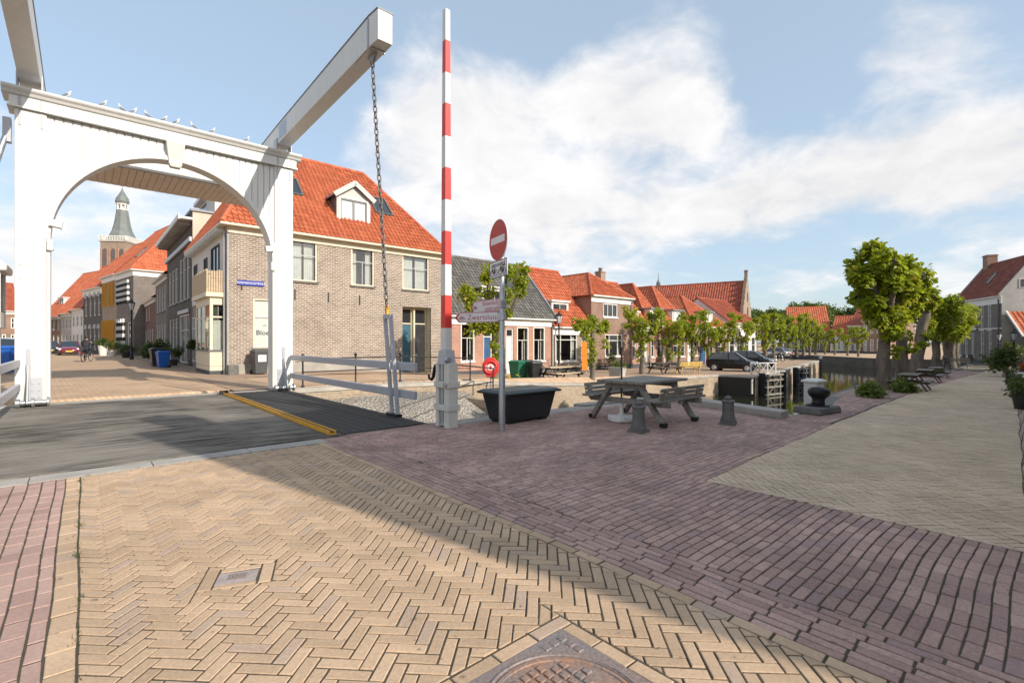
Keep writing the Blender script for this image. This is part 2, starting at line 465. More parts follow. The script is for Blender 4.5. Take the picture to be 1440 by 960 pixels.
# ------------------------------------------------------------------ camera, sun, sky
cam = bpy.data.cameras.new('camera'); co = bpy.data.objects.new('camera', cam); COL.objects.link(co)
co.location = (0, 0, EYE); co.rotation_euler = (R(90), 0, 0)
cam.sensor_width = 36; cam.lens = 17.0; cam.clip_end = 3000; cam.clip_start = .05
SC.camera = co
EL = R(28); sx, sy = .80, -.60
sun = bpy.data.lights.new('sun', 'SUN'); sun.energy = 3.7; sun.angle = R(.5); sun.color = (1, .91, .79)
so = bpy.data.objects.new('sun', sun); COL.objects.link(so)
so.rotation_euler = Vector((sx*math.cos(EL), sy*math.cos(EL), math.sin(EL))).to_track_quat('Z', 'Y').to_euler()
SC.view_settings.view_transform = 'Standard'; SC.view_settings.look = 'None'
SC.view_settings.exposure = .52; SC.view_settings.gamma = 1
w = bpy.data.worlds.new('World'); SC.world = w; w.use_nodes = True
def sky():
    N, L = w.node_tree.nodes, w.node_tree.links
    bg = N['Background']
    s = N.new('ShaderNodeTexSky'); s.sky_type = 'NISHITA'; s.sun_disc = False
    s.sun_elevation = EL; s.sun_rotation = math.atan2(sx, sy); s.air_density = 1.0; s.dust_density = 1.6; s.ozone_density = 1.5
    tc = N.new('ShaderNodeTexCoord')
    sep = N.new('ShaderNodeSeparateXYZ'); L.new(tc.outputs['Generated'], sep.inputs[0])
    def m(op, a, b=None):
        n = N.new('ShaderNodeMath'); n.operation = op
        for i, x in enumerate((a, b)):
            if x is None: continue
            if isinstance(x, (int, float)): n.inputs[i].default_value = x
            else: L.new(x, n.inputs[i])
        return n.outputs[0]
    z = m('ADD', m('MAXIMUM', sep.outputs[2], 0.0), .30)
    cx_ = N.new('ShaderNodeCombineXYZ'); L.new(m('DIVIDE', sep.outputs[0], z), cx_.inputs[0]); L.new(m('DIVIDE', sep.outputs[1], z), cx_.inputs[1])
    cx_.inputs[2].default_value = 1.7
    mp = N.new('ShaderNodeMapping'); mp.inputs['Rotation'].default_value = (0, 0, CROT); L.new(cx_.outputs[0], mp.inputs['Vector'])
    def noise(scale, det, rough, dist=0):
        n = N.new('ShaderNodeTexNoise'); n.inputs['Scale'].default_value = scale; n.inputs['Detail'].default_value = det
        n.inputs['Roughness'].default_value = rough; n.inputs['Distortion'].default_value = dist
        L.new(mp.outputs[0], n.inputs['Vector']); return n.outputs['Fac']
    big = noise(.8, 9, .52, .25); fine = noise(5.0, 8, .6, .3)
    d = m('ADD', big, m('MULTIPLY', m('SUBTRACT', fine, .5), .36))
    # banks of cumulus within the view, given as directions in the sky
    def bank(x, y, r, a):
        n = N.new('ShaderNodeVectorMath'); n.operation = 'DISTANCE'; n.inputs[1].default_value = (x, y, 1.7); L.new(cx_.outputs[0], n.inputs[0])
        k = N.new('ShaderNodeMapRange'); k.interpolation_type = 'SMOOTHSTEP'; L.new(n.outputs['Value'], k.inputs[0])
        for i, q in enumerate((0, r, a, 0)): k.inputs[i+1].default_value = q
        return k.outputs[0]
    for px, py, r, a in BANKS:
        q = Vector(((px-CX)/F, 1, (CY-py)/F)).normalized(); zz = max(q.z, 0)+.30
        d = m('ADD', d, bank(q.x/zz, q.y/zz, r, a))
    d = m('ADD', d, bank(0, -2.2, 2.2, .10)); d = m('ADD', d, bank(0, -.15, .8, .04))  # unseen cloud added behind the camera and overhead to brighten the shade
    hz = N.new('ShaderNodeMapRange'); L.new(sep.outputs[2], hz.inputs[0])
    for i, q in enumerate((0, .38, .06, 0.0)): hz.inputs[i+1].default_value = q
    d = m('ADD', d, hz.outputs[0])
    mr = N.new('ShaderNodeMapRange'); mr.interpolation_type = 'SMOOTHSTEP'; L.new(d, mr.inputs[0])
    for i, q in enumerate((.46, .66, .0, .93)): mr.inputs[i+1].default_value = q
    sh = N.new('ShaderNodeMapRange'); L.new(m('ADD', fine, m('MULTIPLY', big, .6)), sh.inputs[0])
    for i, q in enumerate((.62, 1.0, .86, 1.06)): sh.inputs[i+1].default_value = q
    cl = N.new('ShaderNodeVectorMath'); cl.operation = 'SCALE'; cl.inputs[0].default_value = CLOUD; L.new(sh.outputs[0], cl.inputs['Scale'])
    # thin high veil lightens the blue everywhere
    ve = N.new('ShaderNodeMix'); ve.data_type = 'RGBA'; ve.inputs['Factor'].default_value = .5
    L.new(s.outputs[0], ve.inputs[6]); ve.inputs[7].default_value = (*VEIL, 1)
    mx = N.new('ShaderNodeMix'); mx.data_type = 'RGBA'
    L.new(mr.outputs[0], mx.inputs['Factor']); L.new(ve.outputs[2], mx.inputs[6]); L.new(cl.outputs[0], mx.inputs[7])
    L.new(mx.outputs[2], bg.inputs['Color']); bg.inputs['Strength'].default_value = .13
BANKS = [(640,130,.28,.09),(560,190,.30,.06),(790,215,.14,-.08),(900,120,.32,.13),(985,170,.26,.10),(1180,270,.5,.18),(1340,205,.40,.18),(1430,250,.45,.16),(1010,300,.5,.16),(780,290,.4,.05),(1240,40,.28,.13),(1350,70,.24,.11),(1100,140,.24,-.13),(1000,245,.18,-.05),(300,60,.5,-.14),(140,100,.5,-.14),(160,300,.5,-.16),(420,190,.3,-.10),(740,60,.16,-.10),(1090,60,.22,-.10),(850,20,.12,-.05)]
CROT = R(-31); CLOUD = (5.4, 5.3, 5.28); VEIL = (3.6, 4.45, 5.2)
sky()

# ------------------------------------------------------------------ terrain
near = [(-300,-300),(400,-300),(400,6.0),(78,6.0),(50,5.4),(20,4.5),(13.6,3.9),(11.3,3.45),(10.4,3.3),(9.65,3.5),(10.35,6.6),(4.5,7.1),(-300,7.1)]
far = [(-300,14.9),(31.5,14.9),(31.8,12.7),(34,12.7),(46,15),(64.6,18.5),(70,32),(90,29),(78,16),(78,6.0),(400,6.0),(400,500),(-300,500)]
def inside(p, poly):
    x, y = p; c = False
    for i in range(len(poly)):
        (x1, y1), (x2, y2) = poly[i], poly[i-1]
        if (y1 > y) != (y2 > y) and x < (x2-x1)*(y-y1)/(y2-y1)+x1: c = not c
    return c
def terrain(name, poly, h, mat, dz):
    pts = [Vector(p) for p in poly]; n = len(pts)
    ed = [(i, (i+1) % n) for i in range(n)]
    for u in list(range(-20, 100, 3)):
        for v in (-30, -8, -2, 1, 3, 5, 9, 16, 20, 23, 27, 35, 60):
            if inside((u, v), poly): pts.append(Vector((u, v)))
    vs, es, fs, *_ = delaunay_2d_cdt(pts, ed, [], 0, 1e-4)
    mb = MB()
    fs = [f for f in fs if inside(tuple(sum((vs[i] for i in f), Vector((0,0)))/len(f)), poly)]
    mb.add([W(p.x, p.y, h(p.x)+dz) for p in vs], [tuple(f) for f in fs])
    o = structure(name, mb, mat)
    return o
terrain('ground', near, zn, m_gr_near, -.045)
terrain('quay_ground', far, zf, m_gr_far, 0)
g = MB(); g.add([(-2500,-2500,-4.2),(2500,-2500,-4.2),(2500,2500,-4.2),(-2500,2500,-4.2)], [(0,1,2,3)])
structure('far_ground', g, m_gr_near)
def water_mat():
    t = newmat('canal_water'); v = t.obj()
    t.b.inputs['Base Color'].default_value = (.022, .022, .014, 1); t.b.inputs['Roughness'].default_value = .04
    t.b.inputs['Specular IOR Level'].default_value = .6
    t.bump(t.noise(v, 2.2, 3), .05, .05)
    return t.m
g = MB(); ww = -2.12
g.add([W(-120,2,ww),W(97,2,ww),W(97,34,ww),W(-120,34,ww)], [(0,1,2,3)])
structure('canal_water', g, water_mat())

# quay walls, coping stones
def wall_run(name, pts, h, mat, cop, cmat, drop=-2.7, label=None, th=.35, up=0.0):
    """a retaining wall along pts (uv), its outer face on the line, with a coping that lies on it"""
    root = empty(name, W(*pts[0], h(pts[0][0])), 0, label, 'quay wall')
    off = Matrix.Translation(-root.location)
    mb, cb = MB(off), MB(off)
    for (a, b) in zip(pts, pts[1:]):
        n = max(1, int(math.hypot(b[0]-a[0], b[1]-a[1])/4)); d = Vector((b[0]-a[0], b[1]-a[1])).normalized(); s = Vector((d.y, -d.x))*.03
        for i in range(n):
            p = [a[k]+(b[k]-a[k])*i/n for k in (0,1)]; q = [a[k]+(b[k]-a[k])*(i+1)/n for k in (0,1)]
            zp, zq = h(p[0])-.02, h(q[0])-.02
            mb.poly(W(p[0]+s.x, p[1]+s.y, drop), W(q[0]+s.x, q[1]+s.y, drop), W(q[0]+s.x, q[1]+s.y, zq), W(p[0]+s.x, p[1]+s.y, zp))
            if cop:
                o1, o2 = (s.x*2.2, s.y*2.2), (-d.y*th, d.x*th)
                P = [W(p[0]+o1[0], p[1]+o1[1], zp-.10), W(q[0]+o1[0], q[1]+o1[1], zq-.10), W(q[0]+o2[0], q[1]+o2[1], zq-.10), W(p[0]+o2[0], p[1]+o2[1], zp-.10)]
                e = Vector((0,0,.10+.024+up))
                P += [x+e for x in P]
                g_ = .004
                cb.add(P, [(0,3,2,1),(4,5,6,7),(0,1,5,4),(1,2,6,5),(2,3,7,6),(3,0,4,7)])
    mb.build('wall_face', mat, root, fix=False)
    if cop: cb.build('coping', cmat, root)
    return root
# outer face of each line is on the right-hand side of the direction of travel
wall_run('quay_wall', [(-60,14.9),(31.5,14.9)], zf, m_bk_quay, True, m_stonelt, label='long sunlit brick quay wall below the terrace houses')
wall_run('quay_wall', [(31.5,14.9),(31.8,12.7)], zf, m_blackwall, True, m_stonelt, label='black tarred wall at the lock entrance below the black hatchback')
wall_run('quay_wall', [(31.8,12.7),(34,12.7)], zf, m_bk_quay, True, m_stonelt, label='pale brick pier between black tarred wall and first lock gate')
wall_run('quay_wall', [(34.0,12.7),(46,15),(64.6,18.5),(70,32)], zf, m_bk_quay, True, m_stonelt, label='pale brick lock wall behind the two lock gates')
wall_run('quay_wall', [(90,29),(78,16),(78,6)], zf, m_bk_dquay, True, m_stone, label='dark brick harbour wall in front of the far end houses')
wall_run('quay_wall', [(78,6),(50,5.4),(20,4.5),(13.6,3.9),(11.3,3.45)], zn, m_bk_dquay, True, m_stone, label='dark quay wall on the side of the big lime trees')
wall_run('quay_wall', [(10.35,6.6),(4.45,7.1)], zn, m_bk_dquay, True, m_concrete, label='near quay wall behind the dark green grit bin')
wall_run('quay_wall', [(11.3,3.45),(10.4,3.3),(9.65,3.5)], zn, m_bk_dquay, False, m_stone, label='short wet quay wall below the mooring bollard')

# ------------------------------------------------------------------ pavers, each laid singly
def clip(poly, c, n):
    """part of a convex polygon on the side n.(p-c) <= 0"""
    out = []
    for i in range(len(poly)):
        a, b = poly[i-1], poly[i]
        da, db = (a[0]-c[0])*n[0]+(a[1]-c[1])*n[1], (b[0]-c[0])*n[0]+(b[1]-c[1])*n[1]
        if (da <= 0) != (db <= 0):
            t = da/(da-db); out.append((a[0]+(b[0]-a[0])*t, a[1]+(b[1]-a[1])*t))
        if db <= 0: out.append(b)
    return out
def area(p): return abs(sum(p[i-1][0]*p[i][1]-p[i][0]*p[i-1][1] for i in range(len(p))))/2
def edges(poly):
    s = sum(poly[i-1][0]*poly[i][1]-poly[i][0]*poly[i-1][1] for i in range(len(poly)))
    for i in range(len(poly)):
        a, b = poly[i-1], poly[i]
        n = (b[1]-a[1], a[0]-b[0]) if s > 0 else (a[1]-b[1], b[0]-a[0])
        yield a, n
def inset(p, d):
    c = (sum(q[0] for q in p)/len(p), sum(q[1] for q in p)/len(p))
    lines = []
    q = p
    for a, n in list(edges(p)):
        l = math.hypot(*n)
        if l < 1e-6: continue
        q = clip(q, (a[0]-n[0]/l*d, a[1]-n[1]/l*d), n)
        if len(q) < 3: return None
    return q
def herring(u0, u1, v0, v1, L, B, ang):
    c, s = math.cos(ang), math.sin(ang); cu, cv = (u0+u1)/2, (v0+v1)/2
    rad = math.hypot(u1-u0, v1-v0)/2+L
    out = []
    # cell vectors (B,B) and (L,-L)
    ki = int(rad/B*1.2)+2; kj = int(rad/L*1.2)+2
    for i in range(-ki, ki+1):
        for j in range(-kj, kj+1):
            x, y = i*B+j*L, i*B-j*L
            if abs(x) > rad*1.45 or abs(y) > rad*1.45: continue
            for r in ((x,y,x+L,y+B), (x+L,y+B-L,x+L+B,y+B)):
                P = [(r[0],r[1]),(r[2],r[1]),(r[2],r[3]),(r[0],r[3])]
                P = [(cu+c*a-s*b, cv+s*a+c*b) for a, b in P]
                m0 = (sum(q[0] for q in P)/4, sum(q[1] for q in P)/4)
                if u0-L < m0[0] < u1+L and v0-L < m0[1] < v1+L: out.append(P)
    return out
def rows(u0, u1, v0, v1, L, B, along='u', wob=0.0):
    out = []
    if along == 'u':
        nv = int(math.ceil((v1-v0)/B))
        for j in range(nv):
            o = random.random()*L if j % 2 else random.random()*.02
            x = u0-L+o
            while x < u1:
                l = L*random.uniform(.94, 1.06); e_ = random.uniform(0, .002)
                out.append([(x+e_,v0+j*B),(x+l,v0+j*B),(x+l,v0+(j+1)*B),(x+e_,v0+(j+1)*B)]); x += l
    else:
        for q in rows(v0, v1, u0, u1, L, B, 'u'): out.append([(b, a) for a, b in q][::-1])
    return out
def warp(u, v):
    f = min(1, max(0, (v+.6)*2))*min(1, max(0, 6.7-v)) if u < 2.5 else 1
    return (u+.004*math.sin(2.3*v+1.1*u)+.002*math.sin(5.1*v-2.7*u+1), v+(.009*math.sin(1.9*u+.8*v)+.006*math.sin(4.7*u-1.3*v+2))*f)
holes = []
def pave(name, polys, zone, mat, h=zn, gap=.0065, top=.0, tints=(0,1), ch=.003, jit=.002, bias=None):
    mb = MB(); V, Fc, T = mb.v, mb.f, mb.t
    def lay(P):
        if ch:
            ra = random.gauss(0, .011); ca, sa = math.cos(ra), math.sin(ra); mu, mv = sum(q[0] for q in P)/len(P), sum(q[1] for q in P)/len(P)
            k = random.uniform(.975, 1.0)
            P = [(mu+k*(ca*(x-mu)-sa*(y-mv)), mv+k*(sa*(x-mu)+ca*(y-mv))) for x, y in P]
        A = inset(P, gap/2+random.uniform(0,.002))
        if not A or len(A) < 3: return
        Bp = inset(A, ch) if ch else A
        if not Bp or len(Bp) != len(A): Bp = [(A[i][0]*.96+sum(q[0] for q in A)/len(A)*.04, A[i][1]*.96+sum(q[1] for q in A)/len(A)*.04) for i in range(len(A))]
        n = len(A); b = len(V); dz = random.uniform(-jit, jit); tx, ty = random.uniform(-.012,.012), random.uniform(-.012,.012)
        mu, mv = sum(q[0] for q in A)/n, sum(q[1] for q in A)/n
        zz = h(mu)+top+dz
        for ring, d in ((Bp, 0), (A, -ch), (A, -.035)):
            for (u, v) in ring: V.append(tuple(W(*warp(u, v), zz+d+(u-mu)*tx+(v-mv)*ty)))
        Fc.append(tuple(range(b, b+n)))
        for i in range(n):
            j = (i+1) % n
            Fc.append((b+n+i, b+n+j, b+j, b+i)); Fc.append((b+2*n+i, b+2*n+j, b+n+j, b+n+i))
        t = random.uniform(*tints)
        T.extend([t]*(1+2*n))
    zes = list(edges(zone))
    for P in polys:
        for a, n in zes:
            P = clip(P, a, n)
            if len(P) < 3: break
        if len(P) < 3 or area(P) < .0012: continue
        pieces = [P]
        for hole in holes:
            nxt = []
            for Q in pieces:
                q, hit = Q, True
                for e, n in edges(hole):
                    q = clip(q, e, n)
                    if len(q) < 3: hit = False; break
                if not hit: nxt.append(Q); continue
                rest = Q
                for e, n in edges(hole):
                    o_ = clip(rest, e, (-n[0], -n[1]))
                    if len(o_) >= 3 and area(o_) > .0008: nxt.append(o_)
                    rest = clip(rest, e, n)
                    if len(rest) < 3: break
            pieces = nxt
        for P in pieces: lay(P)
    o = mb.build(name, mat, None, tint=True)
    return tag(o, kind='structure')
def rect(a, b, c, d): return [(a,c),(b,c),(b,d),(a,d)]
def bed(name, polys, h=zn, dz=-.0055):
    mb = MB()
    for p in polys:
        mb.add([W(u, v, h(u)+dz) for u, v in p], [tuple(range(len(p)))])
    structure(name, mb, m_joint)
# openings for the two iron covers
MH = (1.0, 1.75, .86, 1.61)           # manhole frame
hm = rect(MH[0]-.085, MH[1]+.085, MH[2]-.085, MH[3]+.085)
vu, vv, _ = G(334, 809)
VC = (vu, vv)
def rot_rect(c, a, b, ang):
    co_, si = math.cos(ang), math.sin(ang)
    return [(c[0]+co_*x-si*y, c[1]+si*x+co_*y) for x, y in ((-a,-b),(a,-b),(a,b),(-a,b))]
VA = R(-22)
hv = rot_rect(VC, .19, .135, VA)
holes += [hm, hv]
AZ = R(45)
pave('road_paving', herring(-.02, 2.42, -.6, 6.72,   .19, .066, AZ), rect(-.02, 2.42, -.6, 6.72), m_pv_yel)
pave('road_edge', rows(-.13, -.02, -.6, 6.72, .2, .11, 'v') , rect(-.13, -.02, -.6, 6.72), m_pv_yel)
pave('road_edge', rows(2.42, 2.5, -.6, 7.0, .21, .08, 'v'), rect(2.42, 2.5, -.6, 7.0), m_pv_yel)
pave('pavement', rows(-3.4, -.13, -.6, 6.72, .2, .1, 'v'), rect(-3.4, -.13, -.6, 6.72), m_pv_pink)
pave('pavement', rows(2.5, 2.92, -.6, 7.05, .20, .06, 'v'), rect(2.5, 2.92, -.6, 7.05), m_pv_pur)
def wavy(P):
    return [(u, v) for u, v in P]
pave('pavement', rows(2.92, 4.69, -1.0, 7.1, .165, .068, 'u'), rect(2.92, 4.69, -1.0, 7.1), m_pv_pur)
pave('pavement', rows(4.69, 10.4, 2.62, 7.05, .175, .068, 'u'), [(4.69,2.62),(9.6,2.62),(10.3,6.58),(4.69,7.05)], m_pv_pur)
for zn_ in ([(9.6,2.62),(10.4,2.64),(10.4,3.28),(9.7,3.5)],[(10.4,2.64),(11.3,2.66),(11.3,3.42),(10.4,3.28)],[(11.3,2.66),(13.6,2.70),(13.6,3.85),(11.3,3.42)],[(13.6,2.70),(20,2.84),(20,4.45),(13.6,3.85)],[(20,2.84),(47,3.4),(47,5.3),(20,4.45)]):
    pave('pavement', rows(min(p[0] for p in zn_), max(p[0] for p in zn_), 2.62, max(p[1] for p in zn_), .205, .088, 'u'), zn_, m_pv_pur)
holes = []
S = [(4.7,.12),(48,1.9),(48,3.4),(9.5,2.62),(7.0,2.5),(4.7,2.36)]
pave('street_paving', herring(4.7, 26, .1, 2.9, .2, .066, AZ+R(3)), [(4.7,.12),(26,1.0),(26,2.93),(9.5,2.52),(4.7,2.36)], m_pv_gry)
pave('street_paving', herring(26, 50, .8, 3.5, .2, .1, AZ+R(3)), [(26,1.0),(50,2.0),(50,3.45),(26,2.93)], m_pv_gry, ch=0)
pave('street_edge', rows(4.62, 9.6, 2.35, 2.65, .21, .075, 'u'), [(4.69,2.36),(9.5,2.52),(9.5,2.62),(4.69,2.62)], m_pv_pur)
pave('street_edge', rows(9.5, 48, 2.5, 3.5, .21, .075, 'u'), [(9.5,2.52),(26,2.93),(48,3.42),(48,3.45),(9.5,2.64)], m_pv_pur)
pave('street_edge', rows(4.7, 48, -.5, 2.0, .21, .075, 'u'), [(4.7,-.12),(48,1.6),(48,1.9),(4.7,.12)], m_pv_pur)
pave('pavement', rows(4.7, 48, -1.7, 1.7, .21, .1, 'u'), [(4.7,-1.6),(48,-1.2),(48,1.6),(4.7,-.12)], m_pv_gry, ch=0)
bed('paving_joints', [rect(-3.4,4.62,-1.0,7.0), [(4.62,-1.6),(9.55,-1.5),(9.62,3.5),(10.3,6.55),(4.62,7.0)]] +
    [[(u,-1.5),(u+2.5,-1.5),(u+2.5,3.4+.021*(u-11)),(u,3.4+.021*(u-13.5))] for u in [9.6+2.5*i for i in range(16)]])
# bricks round the iron covers
sur = []
a0, a1, b0, b1 = MH
for k in range(4):
    s = (a1-a0+.16)/4
    sur.append(rect(a0-.08+k*s, a0-.08+(k+1)*s, b1, b1+.08)); sur.append(rect(a0-.08+k*s, a0-.08+(k+1)*s, b0-.08, b0))
    s2 = (b1-b0)/4; sur.append(rect(a1, a1+.08, b0+k*s2, b0+(k+1)*s2)); sur.append(rect(a0-.08, a0, b0+k*s2, b0+(k+1)*s2))
pave('road_paving', sur, rect(a0-.08, a1+.08, b0-.08, b1+.08), m_pv_yel)
q = []
for (x0,x1,y0,y1) in ((-.19,-.115,-.135,.135),(.115,.19,-.135,.135),(-.115,.115,.075,.135),(-.115,.115,-.135,-.085)):
    c_, s_ = math.cos(VA), math.sin(VA)
    q.append([(VC[0]+c_*x-s_*y, VC[1]+s_*x+c_*y) for x, y in ((x0,y0),(x1,y0),(x1,y1),(x0,y1))])
pave('road_paving', q, rect(-.1,2.4,0,6), m_pv_yel)
# concrete strip at the bridge joint
mb = MB()
for i in range(6):
    u0 = -3.4+i*1.0
    if u0 > 2.5: break
    mb.add([W(*p) for p in [(u0,6.74,-.02),(min(u0+.99,2.55),6.74,-.02),(min(u0+.99,2.55),7.02,-.02),(u0,7.02,-.02),(u0,6.74,.006),(min(u0+.99,2.55),6.74,.006),(min(u0+.99,2.55),7.02,.006),(u0,7.02,.006)]],
           [(0,3,2,1),(4,5,6,7),(0,1,5,4),(1,2,6,5),(2,3,7,6),(3,0,4,7)])
structure('concrete_strip', mb, m_concrete)
# strips across the street at the far end of the bridge and along the corner house
mb = MB()
mb.add([W(-1.2,14.86,.008),W(4.0,14.86,.008),W(4.0,15.04,.008),W(-1.2,15.04,.008)], [(0,1,2,3)])
structure('concrete_strip', mb, m_stonelt)
mb = MB()
for a, b, c, d in ((3.2,4.6,15.4,60),(4.6,16,20.6,23.1)):
    for i in range(12):
        u0, u1 = a+(b-a)*i/12, a+(b-a)*(i+1)/12
        mb.add([W(u0,c,zf(u0)+.012),W(u1,c,zf(u1)+.012),W(u1,d,zf(u1)+.012),W(u0,d,zf(u0)+.012)], [(0,1,2,3)])
structure('far_pavement', mb, m_gr_quay)
mb = MB()
for a, b, c, d in ((16,66,15.3,23.4),):
    for i in range(25):
        u0, u1 = a+(b-a)*i/25, a+(b-a)*(i+1)/25
        c0 = lambda u: 15.3 if u < 31 else (13.1 if u < 34 else 13.2+.19*(u-34))
        mb.add([W(u0,c0(u0),zf(u0)+.008),W(u1,c0(u0 if u0 < 34 and u1 > 31 else u1),zf(u1)+.008),W(u1,d,zf(u1)+.008),W(u0,d,zf(u0)+.008)], [(0,1,2,3)])
structure('quay_paving', mb, m_gr_quay)
# cobbled slope on the far side of the canal, beside the bridge
def cobble_mat():
    t = newmat('cobbles'); v = t.obj()
    vo = t.new('ShaderNodeTexVoronoi'); vo.inputs['Scale'].default_value = 8; t.link(v, vo.inputs['Vector'])
    ve = t.new('ShaderNodeTexVoronoi', feature='DISTANCE_TO_EDGE'); ve.inputs['Scale'].default_value = 8; t.link(v, ve.inputs['Vector'])
    sep = t.new('ShaderNodeSeparateColor'); t.link(vo.outputs['Color'], sep.inputs[0])
    col = t.mix(sep.outputs[0], (.33,.29,.245), (  .46,.415,.35))
    col = t.mix(t.mapr(ve.outputs['Distance'], .02, .09, 1, 0), col, (.22,.19,.15))
    t.link(t.val(col, t.mapr(t.noise(v, .8, 5), .3, .7, .75, 1.15)), t.b.inputs['Base Color']); t.b.inputs['Roughness'].default_value = .85
    t.bump(t.mapr(ve.outputs['Distance'], 0, .25, 0, 1), .8, .05)
    return t.m
mb = MB()
for i in range(10):
    for j in range(12):
        def P(a, b):
            u = 4.5+a*.62; v = 14.80-b*.55
            return W(u, v, zf(u)-.36-1.95*(b/12.0)**1.2+.02*math.sin(a*2.1+b))
        mb.add([P(i,j+1),P(i+1,j+1),P(i+1,j),P(i,j)], [(0,1,2,3)])
structure('cobbled_slope', mb, cobble_mat())

# weeds and moss in the joints
def weeds():
    m = MB(); rng = random.Random(12)
    def blade(u, v, h):
        a = rng.uniform(0, 6.28); p = W(u, v, .0); d = Vector((math.cos(a), math.sin(a), 0)); l = h*rng.uniform(.3,1.0)
        s_ = Vector((-d.y, d.x, 0))*.0022; q = p+d*l*.45+Vector((0,0,l))
        m.add([p-s_-Vector((0,0,.012)), p+s_-Vector((0,0,.012)), q], [(0,1,2)])
    for c in range(95):
        t = rng.random()
        if c < 40: u, v = -.02+rng.gauss(0,.008), rng.uniform(1.0, 6.6)
        elif c < 62: u, v = rng.uniform(-3,2.4), 6.735+rng.gauss(0,.006)
        elif c < 75: u, v = 2.92+rng.gauss(0,.006), rng.uniform(.8,6.8)
        else: u, v = rng.uniform(4.8,10), 6.75-.05*0+rng.gauss(0,.03)
        for _ in range(rng.randrange(5, 22)): blade(u+rng.gauss(0,.012), v+rng.gauss(0,.035), rng.uniform(.012,.035))
    for c in range(60):
        for _ in range(12): blade(9.38+rng.gauss(0,.02)+(c/60)*1.0, 3.3+(c/60)*2.7+rng.gauss(0,.04), rng.uniform(.02,.07))
    return tag(m.build('grass', m_leafdk, None, fix=False), kind='stuff')
weeds()
# ------------------------------------------------------------------ drawbridge portal
P0 = W(0, 14.9)
portal = empty('drawbridge_portal', W(1.73,14.9), ANG, 'white timber drawbridge gateway with round arch across the bridge', 'bridge portal')
PM = Matrix.Translation((-1.73,0,0))          # portal frame: x = u, y = v-14.9
def pm(): return MB(PM.copy())
ZT = 6.36
YF, YB = -.27, .15
for a, b in ((-1.08,-.585),(4.045,4.54)):
    pm().box(a, b, YF, YB, .02, ZT-.01).build('post', m_white, portal, bevel=.012)
c0, rad, zc = 1.73, 2.31, 3.64
mb = pm()
nb = 31; xs = [-.62+4.7*i/nb for i in range(nb+1)]
def arch(x):
    d = rad**2-(x-c0)**2
    return zc+math.sqrt(d) if d > 0 else zc-1.0
for i in range(nb):
    x0, x1 = xs[i]+.011, xs[i+1]-.011
    n = 4
    if abs((x0+x1)/2-c0) > rad: continue
    bot = [(x0+(x1-x0)*k/n, max(arch(x0+(x1-x0)*k/n), zc-.0)+.0) for k in range(n+1)]
    mb.prism(bot+[(x1,ZT-.02),(x0,ZT-.02)], 'y', YF+.055, YF+.095)
mb.build('boarding', m_white, portal)
mb = pm()
n = 48
bot = [(c0+rad*math.cos(math.pi-math.pi*k/n), zc+rad*math.sin(math.pi-math.pi*k/n)) for k in range(n+1)]
for k in range(n):
    a, b = bot[k], bot[k+1]
    mb.poly((a[0],YF+.085,a[1]),(b[0],YF+.085,b[1]),(b[0],YF+.085,ZT-.03),(a[0],YF+.085,ZT-.03))
    mb.poly((a[0],YB-.03,a[1]),(b[0],YB-.03,b[1]),(b[0],YB-.03,ZT-.03),(a[0],YB-.03,ZT-.03))
mb.build('backing_board', m_white2, portal, fix=False)
mb = pm()
for k in range(n):                             # the arch lining, its front edge a bead
    a0_, a1_ = math.pi-math.pi*k/n, math.pi-math.pi*(k+1)/n
    for (r0, r1, y0, y1) in ((rad-.05, rad+.012, YF-.012, YB+.01), (rad+.012, rad+.055, YF-.012, YF+.05)):
        P = [(c0+r*math.cos(a), y, zc+r*math.sin(a)) for a in (a0_, a1_) for r in (r0, r1) for y in (y0, y1)]
        mb.add(P, [(0,1,5,4),(2,6,7,3),(0,4,6,2),(1,3,7,5)])
for s in (-1, 1):
    x = c0+s*rad
    mb.box(min(x,x-s*.05), max(x,x-s*.05), YF-.012, YB+.01, .06, zc)
mb.build('arch_lining', m_white, portal, smooth_=35)
mb = pm()
mb.box(-1.16, 4.62, YF-.05, YB+.05, ZT+.035, 6.60)
mb.build('fascia', m_white, portal, bevel=.008)
mb = pm()
mb.box(-1.19, 4.65, YF-.075, YB+.07, ZT-.01, ZT+.035)
prof = [(YF-.06,6.602),(YF-.09,6.62),(YF-.12,6.67),(YF-.16,6.70),(YF-.18,6.73),(YF-.18,6.77),(YB+.18,6.77),(YB+.18,6.73),(YB+.06,6.602)]
mb.prism(prof, 'x', -1.27, 4.73)
mb.build('cornice', m_white, portal, bevel=.004)
mb = pm()
mb.taper(c0-.13, c0+.13, YF-.03, YF+.05, zc+rad-.12, c0-.20, c0+.20, YF-.16, YF+.05, ZT-.015)
mb.taper(c0-.10, c0+.10, YF-.08, YF+.1, zc+rad-.22, c0-.15, c0+.15, YF-.11, YF+.1, zc+rad-.121)
mb.build('keystone', m_white, portal, bevel=.008)
for x in (-1.0, -.66, 4.12, 4.46):
    mb = pm()
    mb.box(x-.022, x+.022, YF-.018, YF-.001, ZT-.36, ZT-.02)
    mb.box(x-.022, x+.022, YF-.072, YF-.051, ZT+.04, ZT+.23)
    mb.build('iron_strap', m_grey, portal, bevel=.003)
for z in (2.72, 3.02, 2.0, 3.55):
    mb = pm(); mb.box(-1.05, -.80, YF-.006, YF-.001, z, z+.05)
    for x in (-1.0, -.84): mb.cbox((x, YF-.012, z+.025), (.025,.014,.025))
    mb.build('bolt_plate', m_white2, portal)
